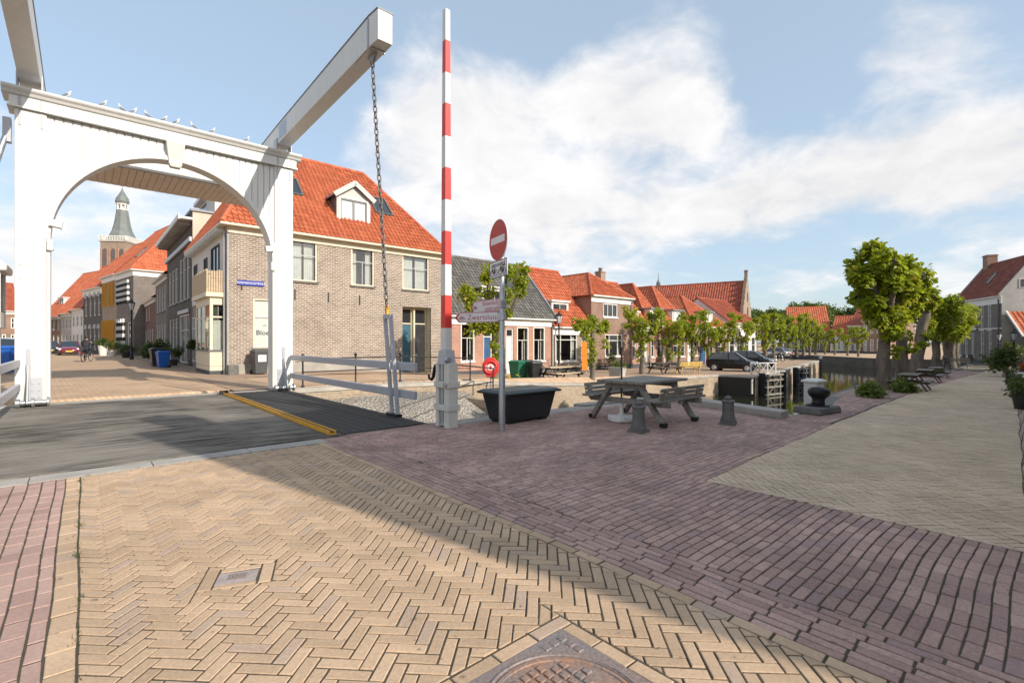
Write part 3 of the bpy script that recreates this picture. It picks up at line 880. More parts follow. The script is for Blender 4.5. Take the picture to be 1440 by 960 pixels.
for x, s in ((-.60, 1), (4.06, -1)):
    mb = pm(); mb.cbox((x+s*.16, YF-.02, 3.98), (.20,.16,.15), Matrix.Rotation(s*.15, 3, 'Y')); mb.cbox((x+s*.255, YF-.02, 3.965), (.02,.18,.17), Matrix.Rotation(s*.15, 3, 'Y'))
    mb.build('floodlight', m_white2, portal, bevel=.008)
    mb = pm(); mb.cbox((x+s*.07, YF-.03, 3.5), (.12,.12,.26)); mb.build('sensor_box', m_white2, portal, bevel=.04)
for a, b, s in ((-1.08,-.62,1),(4.08,4.54,-1)):
    inn, out = (b, a) if s > 0 else (a, b)
    mb = pm()
    x0, x1 = sorted((inn-s*.03, inn-s*.24))
    mb.box(x0, x1, YF-.016, YF-.001, .10, .62)
    for i in range(3):
        for j in range(2): mb.cbox((x0+.05+j*.11, YF-.022, .2+i*.15), (.03,.02,.03))
    mb.build('foot_plate', m_grey, portal, bevel=.003)
    mb = pm()
    xr = (a+b)/2-.02
    mb.box(xr-.035, xr+.035, YF-.03, YF-.001, .62, 1.24)
    mb.box(xr-.03, xr+.03, YF-.09, YF-.03, .06, .92)
    mb.prism([(YF-.09,.9),(YF-.09,.1),(YF-.40,.1)], 'x', xr-.012, xr+.012)
    mb.build('rail_bracket', m_grey, portal, bevel=.003)
    mb = pm(); T = Matrix.Rotation(R(90), 4, 'Y')
    q = MB(PM @ Matrix.Translation(((a+b)/2+s*.05, YF-.16, .10)) @ T)
    q.lathe([(.05,-.26),(.09,-.25),(.09,-.19),(.05,-.18),(.05,-.02),(.10,-.01),(.10,.03),(.055,.04),(.055,.22),(.11,.23),(.11,.26),(.06,.27)], 14)
    q.build('hinge_roller', m_galv, portal, smooth_=35)

# ------------------------------------------------------------------ swinging balance frame
bal = empty('balance_frame', W(1.73,14.9,6.77), ANG, 'pair of white balance beams with boxed counterweight above the arch', 'balance beams')
BM = Matrix.Translation((-1.73,0,-6.77))
for uc in (-.86, 4.34):
    mb = MB(BM)
    # y stations: tip -6.35, pivot 0, tail 3.7
    st = [(-6.35,.15,7.14,7.72),(-6.0,.165,7.14,7.735),(0,.175,7.04,7.56),(3.75,.17,6.97,7.40)]
    P = []
    for y, hw, zb, zt in st: P += [(uc-hw,y,zb),(uc+hw,y,zb),(uc+hw,y,zt),(uc-hw,y,zt)]
    Fs = [(3,2,1,0),(12,13,14,15)]
    for i in range(3):
        for k in range(4):
            a = 4*i+k; b = 4*i+(k+1)%4; Fs.append((a,b,b+4,a+4))
    mb.add(P, Fs)
    o = mb.build('balance_beam', m_white, bal, bevel=.006)
    mb = MB(BM)
    for i in range(3):
        y0, hw0, zb0, zt0 = st[i]; y1, hw1, zb1, zt1 = st[i+1]
        mb.add([(uc-hw0-.015,y0-(.012 if i==0 else 0),zt0+.002),(uc+hw0+.015,y0-(.012 if i==0 else 0),zt0+.002),(uc+hw1+.015,y1,zt1+.002),(uc-hw1-.015,y1,zt1+.002),
                (uc-hw0-.015,y0-(.012 if i==0 else 0),zt0+.022),(uc+hw0+.015,y0-(.012 if i==0 else 0),zt0+.022),(uc+hw1+.015,y1,zt1+.022),(uc-hw1-.015,y1,zt1+.022)],
               [(0,3,2,1),(4,5,6,7),(0,1,5,4),(1,2,6,5),(2,3,7,6),(3,0,4,7)])
    mb.build('lead_cap', m_lead, o)
    mb = MB(BM)
    mb.box(uc-.25, uc+.25, -.2, .2, 6.772, 6.86); mb.box(uc-.21, uc-.18, -.14, .14, 6.86, 7.2); mb.box(uc+.18, uc+.21, -.14, .14, 6.86, 7.2)
    mb.build('bearing_block', m_grey, bal, bevel=.006)
    mb = MB(BM)                                # ironwork on the beam end that holds the chain
    mb.box(uc-.182, uc-.168, -5.98, -5.93, 7.14, 7.70); mb.box(uc+.168, uc+.182, -5.98, -5.93, 7.14, 7.70)
    mb.box(uc-.14, uc+.14, -6.05, -5.3, 7.118, 7.136)
    mb.prism([(-5.98,7.118),(-5.62,7.118),(-5.75,6.98),(-5.85,6.98)], 'x', uc-.03, uc+.03)
    mb.build('chain_bracket', m_galv, o)
    MB(BM).box(uc-.179, uc-.1755, -.9, -.25, 7.12, 7.5).build('side_plate', m_galv, o)
mb = MB(BM)
mb.box(-.66, 4.14, 1.55, 3.6, 6.04, 7.15)
cw = mb.build('counterweight_box', m_white, bal, bevel=.01)
mb = MB(BM)
for i in range(30):
    x0 = -.655+i*.16
    mb.box(x0+.006, min(x0+.154, 4.135), 1.60, 3.55, 6.012, 6.036)
mb.build('soffit_boards', m_soffit, cw)

# ------------------------------------------------------------------ chains with their hanger irons
def chain_mesh(p, q, R_=.034, r=.0105, pitch=.118):
    mb = MB(); p, q = Vector(p), Vector(q); L = (q-p).length; d = (q-p)/L
    n = int(L/pitch)
    sid = d.cross(Vector((1,0,0))).normalized(); fr = d.cross(sid)
    for i in range(n+1):
        c = p+d*(i*pitch)
        e1 = sid if i % 2 else fr
        P, Fs = [], []
        m, k = 12, 5
        nn = d.cross(e1)
        for a in range(m):
            t = 2*math.pi*a/m
            cc, ss = math.cos(t), math.sin(t)
            ctr = c+d*(ss*.045+(.026 if ss > .01 else (-.026 if ss < -.01 else 0)))+e1*cc*R_
            rad_ = (d*ss+e1*cc).normalized()
            for b in range(k):
                s = 2*math.pi*b/k
                P.append(ctr+rad_*(math.cos(s)*r*1.35)+nn*(math.sin(s)*r*1.35))
        for a in range(m):
            for b in range(k): Fs.append((a*k+b, a*k+(b+1)%k, ((a+1)%m)*k+(b+1)%k, ((a+1)%m)*k+b))
        mb.add(P, Fs)
    return mb
top = (4.34, 9.10); btm = (4.36, 8.50)
for uc, lab in ((4.34, 'rusty lifting chain hanging from tip of beam beside striped barrier'), (-.86, 'lifting chain hanging from the beam over the railing by the cabin')):
    r_ = empty('lifting_chain', W(uc, 8.45, 1.9), ANG, lab, 'chain')
    chain_mesh((0,0.03,.12), (0,.65,5.06)).build('chain', m_chain, r_, smooth_=True)
    mb = MB(); mb.cbox((0,.02,.075), (.05,.05,.14)); mb.torus((0,.03,.15), .045, .014, 'x'); mb.build('shackle', m_yellow, r_)
    h = empty('chain_hanger', W(uc, 8.2, .03), ANG, 'tall grey hanger irons holding the %s chain to the deck' % ('barrier side' if uc > 0 else 'cabin side'), 'hanger')
    for y in (-.11, .11):
        MB().bar((0.02,y,0), (0.0,y+.25,1.86), .045, .07, (1,0,0)).build('strap', m_grey, h, bevel=.004)
    MB().box(-.03, .03, .10, .40, 1.80, 1.885).build('head', m_grey, h, bevel=.004)
    MB().box(-.06, .06, -.2, .2, -.02, .03).build('foot', m_iron, h)
# ------------------------------------------------------------------ deck
def deck_mat():
    t = newmat('worn_deck_coating'); v = t.obj()
    mp = t.new('ShaderNodeMapping'); mp.inputs['Scale'].default_value = (.45, 9, 1); t.link(v, mp.inputs['Vector'])
    st = t.noise(mp.outputs[0], 2.2, 5, .65); fn = t.noise(v, 90, 3); bg = t.noise(v, .45, 4, .6)
    col = t.mix(t.mapr(st, .44, .63, 0, 1), (.032,.029,.026), (.26,.232,.195))
    wear = t.mapr(t.math('ADD', bg, t.math('MULTIPLY', st, .35)), .58, .80, 0, .8)
    col = t.mix(wear, col, (.26,.235,.20))
    t.link(t.val(col, t.mapr(fn, .3, .7, .8, 1.2)), t.b.inputs['Base Color'])
    t.b.inputs['Roughness'].default_value = .85; t.b.inputs['Specular IOR Level'].default_value = .25
    t.bump(t.math('ADD', st, fn), .35, .01)
    return t.m
deck = empty('bridge_deck', W(1.7, 7.12, 0), ANG, 'worn dark grey bridge deck lying below the white gateway', 'bridge deck')
DM = Matrix.Translation((-1.7,0,0))
d = MB(DM)
for i in range(48):                            # planks under a worn grit coating, each a little off its neighbour
    y0 = i*.1597
    d.box(-1.25, 4.42, y0+.002, min(y0+.1567, 7.66), -.12, -.003+random.uniform(0,.004))
d.build('deck_plate', deck_mat(), deck)
for u in (-1.22, 4.38): MB(DM).box(u-.06, u+.06, 0, 7.66, -.42, -.005).build('edge_girder', m_dgrey, deck)
k = MB(DM); k.box(2.76, 2.87, .12, 7.45, 0, .025); k.box(2.76, 2.78, .12, 7.45, .025, .055); k.box(2.85, 2.87, .12, 7.45, .025, .055)
k.build('yellow_kerb', m_yellow, deck)
k = MB(DM); k.box(2.782, 2.848, .12, 7.45, .0255, .034); k.build('kerb_infill', m_rubber, deck)
k = MB(DM); k.box(2.7, 2.9, 7.46, 7.6, 0, .1); k.build('kerb_end', m_iron, deck)
def footplank():
    m = MB(DM)
    for i in range(9):
        x0 = 2.95+i*.155
        m.box(x0, x0+.145, .02, 7.6, 0, .012+random.uniform(0,.004))
    return m
footplank().build('footway_plank', M_plain('tarred_planks', (.030,.029,.029), .75, var=.45, scale=2, fine=30, bump=.4, stretch=(6,.6,1)), deck)
# ------------------------------------------------------------------ railings of the deck
def railing(name, u, label):
    r_ = empty(name, W(u, 7.5, 0), ANG, label, 'railing')
    for z in (.43, .94):
        MB().box(-.035, .035, .12, 7.05, z-.075, z+.075).build('rail', m_railgrey, r_, bevel=.008)
    return r_
m_railgrey = M_plain('grey_rail_paint', (.40,.41,.45), .4, var=.06, bump=.03)
railing('bridge_railing', 4.46, 'grey two rail bridge railing on the side of the striped barrier')
railing('bridge_railing', -1.02, 'grey two rail bridge railing on the side of the blue bin')
# ------------------------------------------------------------------ cabin, cylinder at the portal
cb = empty('control_cabin', W(-1.9, 15.9, 0), ANG, 'small white control cabin on legs behind the white post', 'cabin')
for x in (-.55, .42):
    for y in (-.4, .4): MB().box(x-.05, x+.05, y-.05, y+.05, 0, 1.7).build('leg', m_white2, cb)
MB().box(-.65, .55, -.5, .5, 1.7, 2.05).build('body', m_white, cb, bevel=.01)
f_ = MB(); f_.box(-.65,-.58,-.5,-.44,2.05,2.95); f_.box(.48,.55,-.5,-.44,2.05,2.95); f_.box(-.65,-.58,.44,.5,2.05,2.95); f_.box(.48,.55,.44,.5,2.05,2.95)
f_.build('window_frame', m_white2, cb)
MB().box(-.60,.50,-.46,.46,2.05,2.95).build('pane', m_dglass, cb)
rf = MB(); rf.prism([(-.75,2.95),(.65,2.95),(.66,3.1),(.5,3.22),(-.6,3.22),(-.76,3.1)], 'y', -.62, .62); rf.build('roof', m_white, cb, smooth_=40, bevel=.03)
cy = empty('hydraulic_cylinder', W(-1.12, 14.7, 5.5), ANG, 'grey lifting cylinder bolted to the white post below the balance beam', 'cylinder')
MB().box(-.14,-.01,-.06,.10,.1,.62).build('mount', m_grey, cy, bevel=.01)
MB().tube([(-.10,-.02,.2),(-.22,-.1,-.35),(-.62,-.4,-2.4)], [.05,.06,.075], 12).build('barrel', m_galv, cy, smooth_=40)
MB().tube([(-.62,-.4,-2.4),(-.80,-.55,-3.4)], .04, 10).build('rod', m_dgrey, cy, smooth_=40)
# ------------------------------------------------------------------ birds on the cornice
def bird():
    g_ = skin_mesh('bird', [(-.16,0,.06),(-.09,0,.11),(0,0,.18),(.055,0,.245),(.075,0,.305),(.09,0,.345),(.135,0,.335),
                            (0,.03,.10),(0,.03,.0),(0,-.03,.10),(0,-.03,.0),(.03,.03,.0),(.03,-.03,.0)],
                   [(0,1),(1,2),(2,3),(3,4),(4,5),(5,6),(2,7),(7,8),(2,9),(9,10),(8,11),(10,12)],
                   [(.012,.03),(.045,.05),(.068,.068),(.058,.058),(.034,.034),(.036,.036),(.006,.006),.014,.006,.014,.006,.005,.005], 2, 2)
    o = link_mesh('perched_bird', g_, m_feather)
    for s in (1,-1):
        m = MB()
        m.add([(.045,s*.06,.22),(.0,s*.07,.225),(-.09,s*.055,.165),(-.20,s*.02,.06),(-.09,s*.06,.10),(.0,s*.07,.15),
               (.045,s*.068,.22),(.0,s*.08,.225),(-.09,s*.065,.165),(-.20,s*.03,.06),(-.09,s*.07,.10),(.0,s*.08,.15)],
              [(0,1,2,3,4,5),(6,7,8,9,10,11)]+[(i,(i+1)%6,(i+1)%6+6,i+6) for i in range(6)])
        m.build('wing', m_wing, o)
    return o
b0 = bird()
spots = [(95,'nearest the cabin end'),(145,'second from the cabin end'),(170,''),(187,''),(206,''),(230,'above the arch crown'),(247,''),(270,''),(297,''),(345,'nearest the far balance beam')]
first = True
for i, (px, wh) in enumerate(spots):
    k_ = (px-CX)/F; Y_ = 14.78/(UX-UY*k_); u_ = Y_*(UY+UX*k_)
    lab = ['pale bird on the white cornice nearest the balance beam by the cabin','pale bird on the cornice, second along from the cabin side','pale bird on the cornice, third along from the cabin side','pale bird on the cornice, fourth along from the cabin side','pale bird on the cornice, fifth along just before the keystone','pale bird on the cornice straight above the keystone','pale bird on the cornice just past the keystone','pale bird on the cornice, third from the barrier side beam','pale bird on the cornice, second from the barrier side beam','pale bird on the cornice alone near the barrier side beam'][i]
    z_ = 6.772
    if first: b = b0; first = False
    else: b = dup(b0)
    b.scale = (.6,)*3; b.location = W(u_, 14.62, z_); b.rotation_euler = (0, 0, ANG+[0,.3,2.8,.2,2.6,.4,-.2,3.0,.25,.2][i])
    tag(b, lab, 'bird', 'birds sitting on the bridge cornice')
# ------------------------------------------------------------------ striped barrier
bar = empty('road_barrier', W(4.47, 6.66, .0), ANG, 'tall red and white striped barrier standing upright beside the bridge', 'barrier')
m_cream_st = M_plain('cream_steel', (.58,.57,.52), .5, var=.1, scale=4, bump=.05)
for y, hw in ((-.13,.072),(.14,.042)):
    MB().box(-.09,.09,y-hw,y+hw,0,1.05).build('cheek', m_cream_st, bar, bevel=.006)
MB().box(-.05,.06,-.07,.10,.02,.95).build('inner_channel', m_grey, bar)
MB().tube([(-.06,.02,.1),(-.06,.02,1.12)], .03, 12).build('damper', m_galv, bar, smooth_=40)
for z in (.70,.33):
    m = MB(); m.box(-.12,-.092,-.205,.19,z-.05,z+.05); m.box(.092,.115,-.205,.19,z-.05,z+.05)
    m.box(-.12,.115,-.225,-.2055,z-.05,z+.05)
    m.build('clamp_band', m_cream_st, bar, bevel=.005)
MB().tube([(-.145,-.16,.70),(-.12,-.16,.70)], .045, 6).build('bolt', m_galv, bar)
MB().taper(-.10,.10,-.14,.13,1.02,-.085,.085,-.11,.10,1.26).build('pivot_bracket', m_grey, bar, bevel=.01)
MB().tube([(-.07,-.12,1.1),(-.07,-.19,1.1)], .05, 12).build('pivot_bolt', m_galv, bar, smooth_=40)
zb = [1.262,1.62,2.15,2.66,3.20,3.72,4.24,4.76,5.29,5.80,6.32,6.835]
for i in range(11):
    z0, z1 = zb[i], zb[i+1]
    h0, h1 = .068-.022*(z0-1.26)/5.57, .068-.022*(z1-1.26)/5.57
    MB().taper(-h0,h0,-h0,h0,z0,-h1,h1,-h1,h1,z1).build('red_band' if i % 2 else 'white_band', m_red if i % 2 else m_white, bar, bevel=.006)
hk = MB(); hk.tube([(-.02,.20,.98),(-.02,.30,.99),(-.02,.34,.90),(-.02,.36,.80),(-.02,.42,.75),(-.02,.49,.77),(-.02,.51,.84)], [.03,.03,.03,.028,.026,.024,.018], 10)
hk.build('catch_hook', m_iron, bar, smooth_=True)
MB().tube([(-.02,.22,.1),(-.03,.23,.6),(-.02,.22,.95)], .018, 8).build('cable', m_rubber, bar, smooth_=True)
# ------------------------------------------------------------------ sign post
sp = empty('sign_post', (*PY(706, 7.62), 0), 0, 'galvanised post with round no entry sign and two direction arms', 'sign post')
MB().lathe([(.05,0),(.05,1.28),(.040,1.31),(.040,3.28)], 16).build('pole', m_galv, sp, smooth_=40)
RZ = Matrix.Rotation(math.atan2(-.888,.46), 4, 'Z')
def circ(r, cz, n=48): return [(r*math.cos(2*math.pi*i/n), cz+r*math.sin(2*math.pi*i/n)) for i in range(n)]
dsc = MB(RZ); dsc.prism(circ(.315,2.99), 'y', -.075,-.062); dsc_o = dsc.build('no_entry_disc', m_signred, sp)
rim = MB(RZ); rim.torus((0,-.062,2.99), .316, .011, 'y', 48, 6); rim.build('rim', m_signwh, dsc_o, smooth_=True)
b_ = MB(RZ); b_.box(-.245,.245,-.079,-.0755,2.935,3.045); b_.build('white_bar', m_signwh, dsc_o)
for z in (2.85, 3.12): MB(RZ).box(-.05,.05,-.062,.05,z-.02,z+.02).build('clamp', m_galv, sp)
pl = MB(RZ); pl.box(-.315,.315,-.07,-.055,2.405,2.672); plo = pl.build('sub_plate', m_signwh, sp, bevel=.004)
fr = MB(RZ)
for a in ((-.315,.315,2.405,2.415),(-.315,.315,2.662,2.672),(-.315,-.305,2.416,2.661),(.305,.315,2.416,2.661)): fr.box(a[0],a[1],-.074,-.0705,a[2],a[3])
fr.build('plate_border', m_ink, plo)
T90 = Matrix.Rotation(R(90), 4, 'X')
lettering('uitgezonderd', .088, m_ink, plo, RZ @ Matrix.Translation((0,-.0705,2.608)) @ T90, depth=.002, spacing=1.02)
def bike_icon(x0, moped):
    m = MB(RZ); y = -.0735; r = .052; z0 = 2.485
    for cx_ in (-.072,.072): m.torus((x0+cx_,y,z0), r, .0045, 'y', 24, 5)
    def L_(a, b, w=.007): m.bar((x0+a[0],y,z0+a[1]), (x0+b[0],y,z0+b[1]), w, .006, (0,1,0))
    L_((-.072,0),(-.045,.075)); L_((.072,0),(.025,.06)); L_((-.045,.06),(.025,.06)); L_((-.045,.06),(0,0)); L_((0,0),(.025,.06)); L_((0,0),(.072,0))
    L_((-.045,.075),(-.075,.095)); L_((.01,.085),(.045,.085), .014)
    if moped:
        L_((-.05,.03),(-.035,.085),.03); L_((0,0),(.072,.0),.022); L_((.03,.085),(.095,.092),.022)
    m.build('pictogram', m_ink, plo)
bike_icon(-.15, False); bike_icon(.15, True)
def arm(ax, L, z0, z1, txt, size, name_lab, lines=1.0):
    M = Matrix.Rotation(math.atan2(ax[1], ax[0]), 4, 'Z')
    h = (z1-z0)
    def shape(g_): return [(-L+g_, (z0+z1)/2),(-L+.085+g_*.5, z1-g_),(-.055-g_, z1-g_),(-.055-g_, z0+g_),(-L+.085+g_*.5, z0+g_)]
    a = MB(M); a.prism(shape(0), 'y', -.015, .008); ao = a.build('direction_arm', m_signwh, sp)
    bd = MB(M)
    o_, i_ = shape(.004), shape(.013)
    for k in range(5):
        j = (k+1) % 5
        bd.poly((o_[k][0],-.0175,o_[k][1]),(o_[j][0],-.0175,o_[j][1]),(i_[j][0],-.0175,i_[j][1]),(i_[k][0],-.0175,i_[k][1]))
    bd.build('red_border', m_letred, ao)
    tip = MB(M); tip.poly((-L+.014,-.018,(z0+z1)/2),(-L+.075,-.018,z1-.02),(-L+.098,-.018,z1-.02),(-L+.045,-.018,(z0+z1)/2),(-L+.098,-.018,z0+.02),(-L+.075,-.018,z0+.02)); tip.build('arrow_tip', m_letred, ao)
    lettering(txt, size, m_letred, ao, M @ Matrix.Translation((-.085,-.0155,(z0+z1)/2-.004)) @ T90, depth=.002, align='RIGHT', spacing=1.08, lines=lines)
    bi = MB(M)
    for cx_ in (-.028,.028): bi.torus((-L+.145+cx_,-.0175,(z0+z1)/2-.015), .02, .004, 'y', 16, 4)
    bi.bar((-L+.117,-.0175,(z0+z1)/2-.012),(-L+.135,-.0175,(z0+z1)/2+.02),.006,.004,(0,1,0)); bi.bar((-L+.135,-.0175,(z0+z1)/2+.02),(-L+.173,-.0175,(z0+z1)/2-.012),.006,.004,(0,1,0))
    bi.build('bicycle_symbol', m_letred, ao)
    cl = MB(M); cl.box(-.06,.05,-.05,.05,(z0+z1)/2-.06,(z0+z1)/2+.06); cl.build('clamp', m_galv, sp, bevel=.004)
arm((.57,-.82), .95, 1.885, 2.085, 'historisch\ncentrum', .112, '', .78)
arm((.893,-.45), .88, 1.705, 1.875, 'Zwartsluis', .118, '')
# ------------------------------------------------------------------ grit bin
gb = empty('grit_bin', W(5.86, 6.37, 0), ANG+R(1), 'dark green grit bin with faded lid next to the sign post', 'grit bin')
MB().taper(-.52,.50,-.24,.26,.03,-.62,.60,-.32,.34,.50).build('tub', m_black, gb, bevel=.03, seg=3)
for x in (-.4,.38): MB().box(x-.07,x+.07,-.22,.24,0,.035).build('foot', m_black, gb)
m = MB(); m.taper(-.68,.66,-.385,.40,.50,-.69,.67,-.395,.41,.535); m.taper(-.675,.655,-.38,.395,.535,-.60,.58,-.31,.33,.57)
m.build('lid', m_lidgr, gb, bevel=.012)
# ------------------------------------------------------------------ big picnic table with backrests
def picnic_bench_table(loc, rz):
    t = empty('picnic_table', loc, rz, 'heavy weathered picnic table whose two benches have slatted backrests', 'picnic table')
    for i in range(6):
        y = -.42+i*.168
        MB().box(-.80+random.uniform(-.01,.01),.80,y-.078,y+.078,.725,.772).build('table_plank', m_wood, t, bevel=.006)
    for x in (-.58,.52):
        for s in (1,-1):
            l = MB(); l.bar((x,s*.30,.72),(x,s*.80,.0),.075,.115,(1,0,0)); l.build('leg', m_wood, t, bevel=.006)
            MB().bar((x,s*.786,.02),(x,s*.795,.09),.085,.135,(1,0,0)).build('leg_shoe', m_iron, t)
        MB().box(x+.04,x+.10,-.88,.88,.34,.44).build('cross_beam', m_wood, t, bevel=.006)
        MB().box(x-.04,x+.03,-.42,.42,.62,.722).build('top_bearer', m_wood, t, bevel=.006)
    for s in (1,-1):
        for i in range(2):
            y = s*(.63+i*.15)
            MB().box(-.82,.84,y-.07,y+.07,.442,.482).build('seat_plank', m_wood, t, bevel=.006)
        for x in (-.60,-.03,.56):
            MB().bar((x,s*.80,.38),(x,s*.86,.66),.05,.09,(1,0,0)).build('back_post', m_wood, t, bevel=.005)
        for i in range(3):
            z = .50+i*.075; y = s*(.795+.22*(z-.42))
            MB().bar((-.76,y,z),(.76,y,z),.026,.062,(0,s*.3,1)).build('back_slat', m_wood, t, bevel=.004)
    return t
pt = picnic_bench_table(W(7.53,4.93,0), ANG)
pt.scale = (.92,.92,.95)
# ------------------------------------------------------------------ parasol foot
u_, v_, _ = G(874, 592)
pb = empty('parasol_base', W(u_, v_, 0), ANG+.4, 'white plastic parasol foot holding a thin brown pole', 'parasol base')
m = MB(); m.lathe([(.20,0),(.225,.02),(.225,.075),(.20,.10),(.08,.115),(.05,.125)], 24); m.build('foot', m_white2, pb, smooth_=40)
for a in range(4):
    q_ = MB(Matrix.Rotation(a*math.pi/2+.3, 4, 'Z')); q_.box(.07,.235,-.05,.05,.02,.113); q_.build('weight_segment', m_white2, pb, bevel=.015)
MB().lathe([(.035,.12),(.035,.28),(.042,.29),(.042,.36),(.030,.38),(.024,.42)], 14).build('socket', m_white2, pb, smooth_=40)
MB().tube([(0,0,.40),(0,0,1.30)], .017, 10).build('pole', m_wooddk, pb, smooth_=40)
# ------------------------------------------------------------------ stone bollards
def stone_bollard(px, py, label, rz=0):
    u_, v_, _ = G(px, py)
    b = empty('stone_bollard', W(u_, v_, zn(u_)), ANG+rz, label, 'bollard', 'stone bollards on the waterside paving')
    m = MB()
    m.taper(-.125,.125,-.125,.125,0,-.12,.12,-.12,.12,.05); m.lathe([(.135,.05),(.115,.12),(.098,.18),(.096,.36),(.112,.375),(.112,.40),(.06,.415)], 8, a0=R(22.5))
    m.build('shaft', m_stone, b, smooth_=30, bevel=.006)
    m = MB(); m.lathe([(.03,.405),(.055,.425),(.06,.445),(.05,.465),(.02,.48)], 12); m.build('finial', m_stone, b, smooth_=True)
stone_bollard(898, 607, 'short mossy stone bollard in front of the parasol foot')
stone_bollard(1024, 596, 'short mossy stone bollard in front of the raised kerb, away from the table', .3)
# ------------------------------------------------------------------ raised kerb, mooring bollard, white post
def stone_block(pts, h, label, name='kerb_stone'):
    r_ = empty(name, W(*pts[0], 0), 0, label, 'kerb')
    off = Matrix.Translation(-r_.location); m = MB(off)
    n = len(pts); P = [W(u, v, -.02) for u, v in pts]+[W(u, v, h) for u, v in pts]
    m.add(P, [tuple(range(n-1,-1,-1)), tuple(range(n,2*n))]+[(i,(i+1)%n,(i+1)%n+n,i+n) for i in range(n)])
    m.build('block', m_concrete, r_, bevel=.015)
stone_block([(9.42,3.30),(9.80,3.30),(10.62,6.0),(10.28,6.12)], .13, 'raised weathered stone kerb along the water behind the far stone bollard')
stone_block([(8.0,6.72),(10.28,6.45),(10.34,6.78),(8.0,7.0)], .05, 'low stone kerb at the water edge behind the picnic table')
u_, v_, _ = G(1150, 580)
mbk = empty('mooring_bollard', W(u_, v_, 0), ANG-R(10), 'black mushroom headed mooring bollard on a rough stone block', 'mooring bollard')
m = MB(); m.taper(-.42,.40,-.26,.28,0,-.40,.38,-.24,.26,.13); m.build('stone_block', m_stone, mbk, bevel=.025)
m = MB(); m.lathe([(.20,.13),(.20,.155),(.135,.165)], 20); m.build('base_flange', m_iron, mbk, smooth_=40)
m = MB(Matrix.Translation((0,0,0)) @ Matrix.Rotation(.10,4,'Y')); m.lathe([(.125,.15),(.112,.20),(.108,.25),(.125,.29),(.17,.33),(.195,.385),(.19,.44),(.15,.485),(.08,.505),(.01,.51)], 22)
m.build('head', m_iron, mbk, smooth_=True)
wb = empty('service_box', W(u_+.62, v_+.25, 0), ANG-R(8), 'white metal service cabinet with pale cap behind the black mooring bollard', 'service box')
MB().box(-.16,.16,-.13,.13,.01,.55).build('cabinet', m_white, wb, bevel=.01)
m = MB(); m.box(-.20,.20,-.17,.17,.55,.59); m.taper(-.2,.2,-.17,.17,.59,-.12,.12,-.1,.1,.62); m.build('cap', m_white2, wb, bevel=.008)
MB().box(-.13,.13,-.137,-.131,.06,.50).build('door', m_white2, wb)
# ------------------------------------------------------------------ iron covers in the paving
mh = empty('manhole_cover', W((MH[0]+MH[1])/2, (MH[2]+MH[3])/2, 0), ANG, 'round rusty studded manhole cover in a square iron frame', 'manhole cover')
def iron_mat(nm, rust):
    t = newmat(nm); v = t.obj()
    n = t.noise(v, 4, 5); f_ = t.noise(v, 60, 4)
    c = t.mix(t.mapr(n, .38, .62, 0, rust), (.20,.175,.17), (.36,.19,.11))
    t.link(t.val(c, t.mapr(f_, .3, .7, .7, 1.3)), t.b.inputs['Base Color']); t.b.inputs['Roughness'].default_value = .6; t.b.inputs['Metallic'].default_value = .1
    t.bump(f_, .3, .004); return t.m
m_castiron, m_rustiron = iron_mat('cast_iron', .25), iron_mat('rusty_cast_iron', .95)
hs = (MH[1]-MH[0])/2-.003; rc = .315
m = MB(); n = 64
sq = []
for i in range(n):
    a = 2*math.pi*i/n; k_ = hs/max(abs(math.cos(a)), abs(math.sin(a))); sq.append((k_*math.cos(a), k_*math.sin(a)))
for i in range(n):
    j = (i+1) % n
    a, b = 2*math.pi*i/n, 2*math.pi*j/n
    m.poly((rc*math.cos(a),rc*math.sin(a),.0),(sq[i][0],sq[i][1],.0),(sq[j][0],sq[j][1],.0),(rc*math.cos(b),rc*math.sin(b),.0))
    m.poly((rc*math.cos(a),rc*math.sin(a),.0),(rc*math.cos(b),rc*math.sin(b),.0),(rc*math.cos(b),rc*math.sin(b),-.03),(rc*math.cos(a),rc*math.sin(a),-.03))
m.torus((0,0,-.001), rc+.012, .007, 'z', 64, 6)
s_ = .052
for i in range(-7, 8):
    for j in range(-7, 8):
        x, y = i*s_, j*s_
        if math.hypot(x, y) > rc+.055 and max(abs(x), abs(y)) < hs-.02: m.taper(x-.019,x+.019,y-.019,y+.019,-.002,x-.015,x+.015,y-.015,y+.015,.005)
fo = m.build('iron_frame', m_castiron, mh, fix=False)
m = MB(); m.lathe([(.0,-.03),(rc-.006,-.03),(rc-.006,.001),(rc-.022,.001),(rc-.024,-.004),(.0,-.004)], 64)
for i in range(-7, 8):
    for j in range(-7, 8):
        x, y = i*.046, j*.046
        if math.hypot(x, y) < rc-.05 and not (i == 5 and j in (0, 1)): m.taper(x-.017,x+.017,y-.017,y+.017,-.006,x-.0145,x+.0145,y-.0145,y+.0145,.004)
m.build('round_lid', m_rustiron, mh)
vc = empty('valve_cover', W(VC[0], VC[1], 0), ANG+VA, 'small rectangular iron valve cover sunk in the yellow pavers', 'valve cover')
MB().box(-.108,.108,-.080,.070,-.05,-.003).build('lid', M_plain('pale_cast_iron', (.36,.30,.28), .6, var=.25, scale=9), vc, bevel=.004)
m = MB(); m.box(-.05,.05,.018,.026,-.003,.002); m.box(-.05,.05,-.036,-.028,-.003,.002)
for i in range(5): m.box(-.045+i*.02,-.035+i*.02,-.018,.008,-.003,.002)
m.build('raised_bars', m_castiron, vc)
